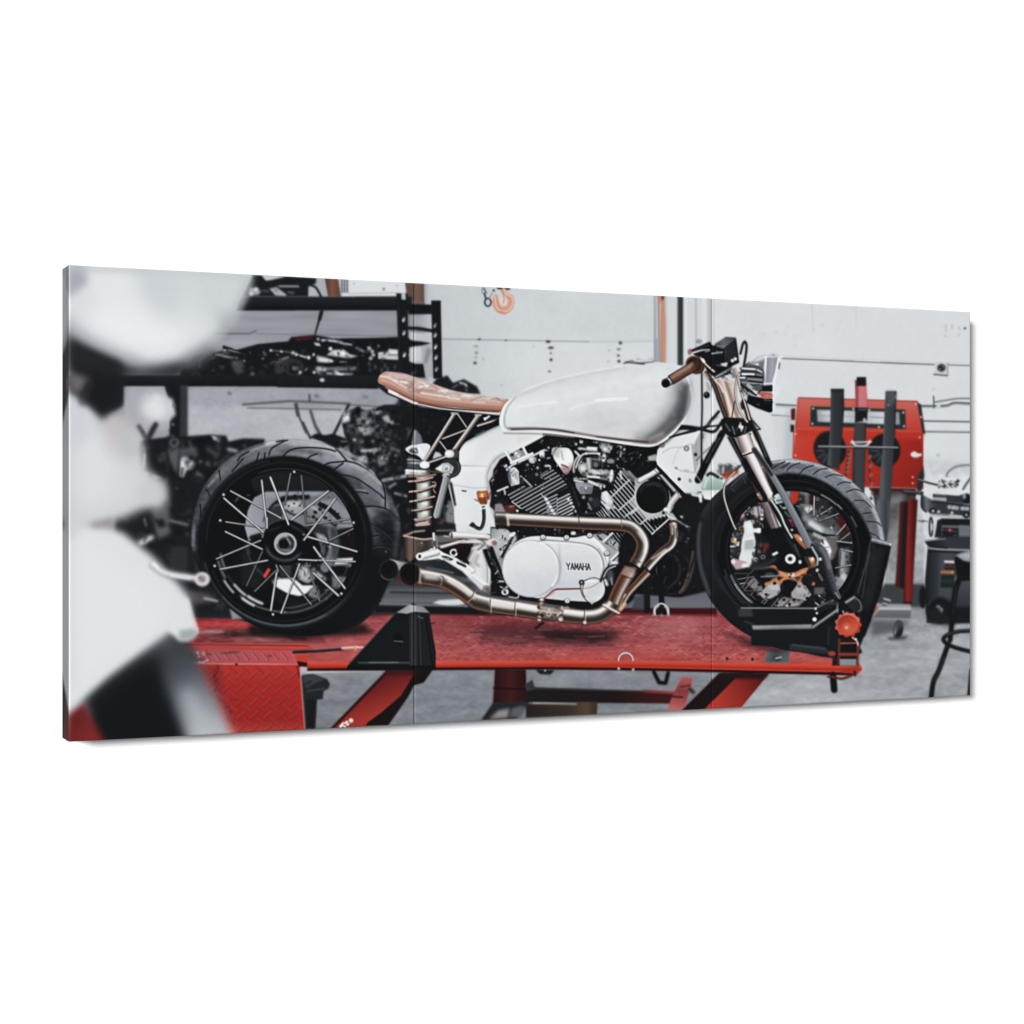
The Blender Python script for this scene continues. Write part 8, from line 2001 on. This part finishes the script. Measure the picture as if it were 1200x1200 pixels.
PANEL_PART = {
    (0, 'motorcycle'): 'printed rear end of the white motorcycle with its spoked rear wheel', (1, 'motorcycle'): 'printed middle of the white motorcycle with tank, seat and twin-cylinder engine',
    (2, 'motorcycle'): 'printed front end of the white motorcycle with fork, headlight and front wheel', (0, 'lift_table'): 'printed rear end of the red lift table with its tread-plate ramp',
    (1, 'lift_table'): 'printed middle of the red lift table with cross members below', (2, 'lift_table'): 'printed front end of the red lift table',
}
PANEL_LABEL = ('left canvas panel printed with a blurred figure and the motorcycle rear wheel', 'middle canvas panel printed with the white fuel tank, seat and engine',
               'right canvas panel printed with the front wheel, headlight and red cabinet')
NC = int(round(W / CELL))
cuts = [0, NC // 3, (2 * NC) // 3, NC]
GAP = .00012
wood = plain('pine_wood', (.62, .47, .3), .7, .08, 60)
back = plain('backing_board', (.42, .36, .28), .9, .04, 80)
for p in range(3):
    u0, u1 = cuts[p] * CELL + (GAP if p else 0), cuts[p + 1] * CELL - (GAP if p < 2 else 0)
    ux = (u0 + u1) / 2
    root = bpy.data.objects.new('canvas_panel', None); coll.objects.link(root)
    root.location = (ux, 0, 0); root.empty_display_size = .05
    root['label'] = PANEL_LABEL[p]; root['category'] = 'canvas print'; root['group'] = 'panels of the three-part canvas print'
    nc, nr = cuts[p + 1] - cuts[p] + 1, RH + 1
    us, vs = np.linspace(u0, u1, nc), np.linspace(H, 0, nr)
    U, Vv = np.meshgrid(us, vs)
    col_, ids = ink(U, Vv)
    d = np.minimum(np.minimum(U - u0, u1 - U), np.minimum(Vv, H - Vv))
    e = np.clip(RAD - d, 0, RAD)
    dep = RAD - np.sqrt(np.maximum(RAD ** 2 - e ** 2, 0))
    V = np.stack([U - ux, -(T - dep), Vv], -1).reshape(-1, 3)
    C = np.clip(col_ / E0, .0015, .95).reshape(-1, 3)
    F = quads(nr, nc)
    fid = ids[:-1, :-1].ravel().copy()
    cnt = np.bincount(fid, minlength=len(IDS))
    names = list(IDS)
    tidy = lambda k: k.split('#')[0]
    for k in range(len(IDS)):                       # slivers join the thing they belong to
        if 0 < cnt[k] < 24:
            par = names[k].split('/')[0].split('#')[0]
            fid[fid == k] = names.index(par) if par in names and par != names[k] and cnt[names.index(par)] >= 24 else names.index('workshop_wall')
    cnt = np.bincount(fid, minlength=len(IDS))
    made = {}
    order = sorted(range(len(IDS)), key=lambda k: ('/' in names[k], -cnt[k]))
    for k in order:
        if not cnt[k]:
            continue
        part, _, sub = names[k].partition('/')
        if sub and part in made:
            o = grid_mesh(tidy(sub), V, F[fid == k], C, CANVAS, made[part])
        else:
            o = grid_mesh(tidy(part), V, F[fid == k], C, CANVAS, root)
            made[part] = o
            lb = PANEL_PART.get((p, tidy(part)), PART_LABEL.get(tidy(part)))
            if lb:
                o['label'] = lb
    # canvas wrapped round the stretcher: the picture runs on, mirrored, side shade painted into its colour
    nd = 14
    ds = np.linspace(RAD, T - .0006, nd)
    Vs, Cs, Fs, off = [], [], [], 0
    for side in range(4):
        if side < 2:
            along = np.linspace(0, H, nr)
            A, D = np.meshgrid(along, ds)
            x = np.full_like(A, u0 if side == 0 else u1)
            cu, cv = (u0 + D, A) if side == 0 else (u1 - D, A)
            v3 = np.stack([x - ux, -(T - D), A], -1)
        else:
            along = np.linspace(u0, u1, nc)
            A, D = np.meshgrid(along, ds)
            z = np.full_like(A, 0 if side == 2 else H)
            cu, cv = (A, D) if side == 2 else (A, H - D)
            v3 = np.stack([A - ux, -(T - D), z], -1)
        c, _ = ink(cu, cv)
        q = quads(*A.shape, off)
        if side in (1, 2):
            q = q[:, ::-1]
        Vs.append(v3.reshape(-1, 3)); Cs.append(np.clip(c * WRAP_SHADE / E0, .0015, .9).reshape(-1, 3)); Fs.append(q); off += A.size
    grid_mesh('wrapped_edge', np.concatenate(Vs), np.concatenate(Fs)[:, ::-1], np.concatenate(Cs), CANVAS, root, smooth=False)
    # wooden stretcher bars and backing behind the cloth
    bw, bt = .032, .018
    x0, x1 = u0 - ux + .002, u1 - ux - .002
    vv, ff = [], []
    for (ax, bx, az, bz) in ((x0, x1, .002, .002 + bw), (x0, x1, H - .002 - bw, H - .002), (x0, x0 + bw, .0025 + bw, H - .0025 - bw), (x1 - bw, x1, .0025 + bw, H - .0025 - bw)):
        o_ = len(vv)
        vv += [(x, y, z) for y in (-T + .003, -T + .003 + bt) for x, z in ((ax, az), (bx, az), (bx, bz), (ax, bz))]
        ff += [[o_ + i for i in q] for q in ((0, 1, 2, 3), (7, 6, 5, 4), (0, 4, 5, 1), (1, 5, 6, 2), (2, 6, 7, 3), (3, 7, 4, 0))]
    grid_mesh('stretcher_frame', np.array(vv), np.array(ff), None, wood, root, smooth=False)
    grid_mesh('backing_board', np.array([(x0, -.0012, .002), (x1, -.0012, .002), (x1, -.0012, H - .002), (x0, -.0012, H - .002)]), np.array([[3, 2, 1, 0]]), None, back, root, smooth=False)

# ---------------------------------------------------------------- white wall behind the canvas
me = bpy.data.meshes.new('wall')
me.from_pydata([(-7, .002, -4), (9, .002, -4), (9, .002, 5), (-7, .002, 5)], [], [(0, 1, 2, 3)])
wall = bpy.data.objects.new('wall', me); coll.objects.link(wall); wall['kind'] = 'structure'
me.materials.append(plain('white_paint', (.955, .955, .955), .95, .004, 12))

# ---------------------------------------------------------------- light
wd = bpy.data.worlds.new('World'); scene.world = wd; wd.use_nodes = True
bg = wd.node_tree.nodes['Background']; bg.inputs['Color'].default_value = (1, 1, 1, 1); bg.inputs['Strength'].default_value = FILL
from mathutils import Vector
ctr = Vector((W / 2, 0, H / 2))
dv = Vector((-math.tan(math.radians(KH)), -1, math.tan(math.radians(KV)))).normalized()
ld = bpy.data.lights.new('softbox', 'AREA'); ld.shape = 'DISK'; ld.size = KS; ld.energy = KEY; ld.color = (1, 1, 1)
lo = bpy.data.objects.new('softbox', ld); coll.objects.link(lo)
lo.location = ctr + dv * 28.0
lo.rotation_euler = (-dv).to_track_quat('-Z', 'Y').to_euler()

# ---------------------------------------------------------------- camera
cd = bpy.data.cameras.new('camera'); cam = bpy.data.objects.new('camera', cd); coll.objects.link(cam)
cam.location = (CAMU, -T - CAMD, CAMZ)
cam.rotation_euler = (math.pi / 2, 0, -math.atan2(SN, CS))
cd.sensor_width = 36; cd.sensor_fit = 'HORIZONTAL'; cd.lens = 36 * FPX / 1200; cd.shift_y = -(600 - CY) / 1200
cd.clip_end = 100
scene.camera = cam
scene.view_settings.view_transform = 'Standard'; scene.view_settings.look = 'None'
scene.view_settings.exposure = 0; scene.view_settings.gamma = 1
scene.cycles.use_denoising = True
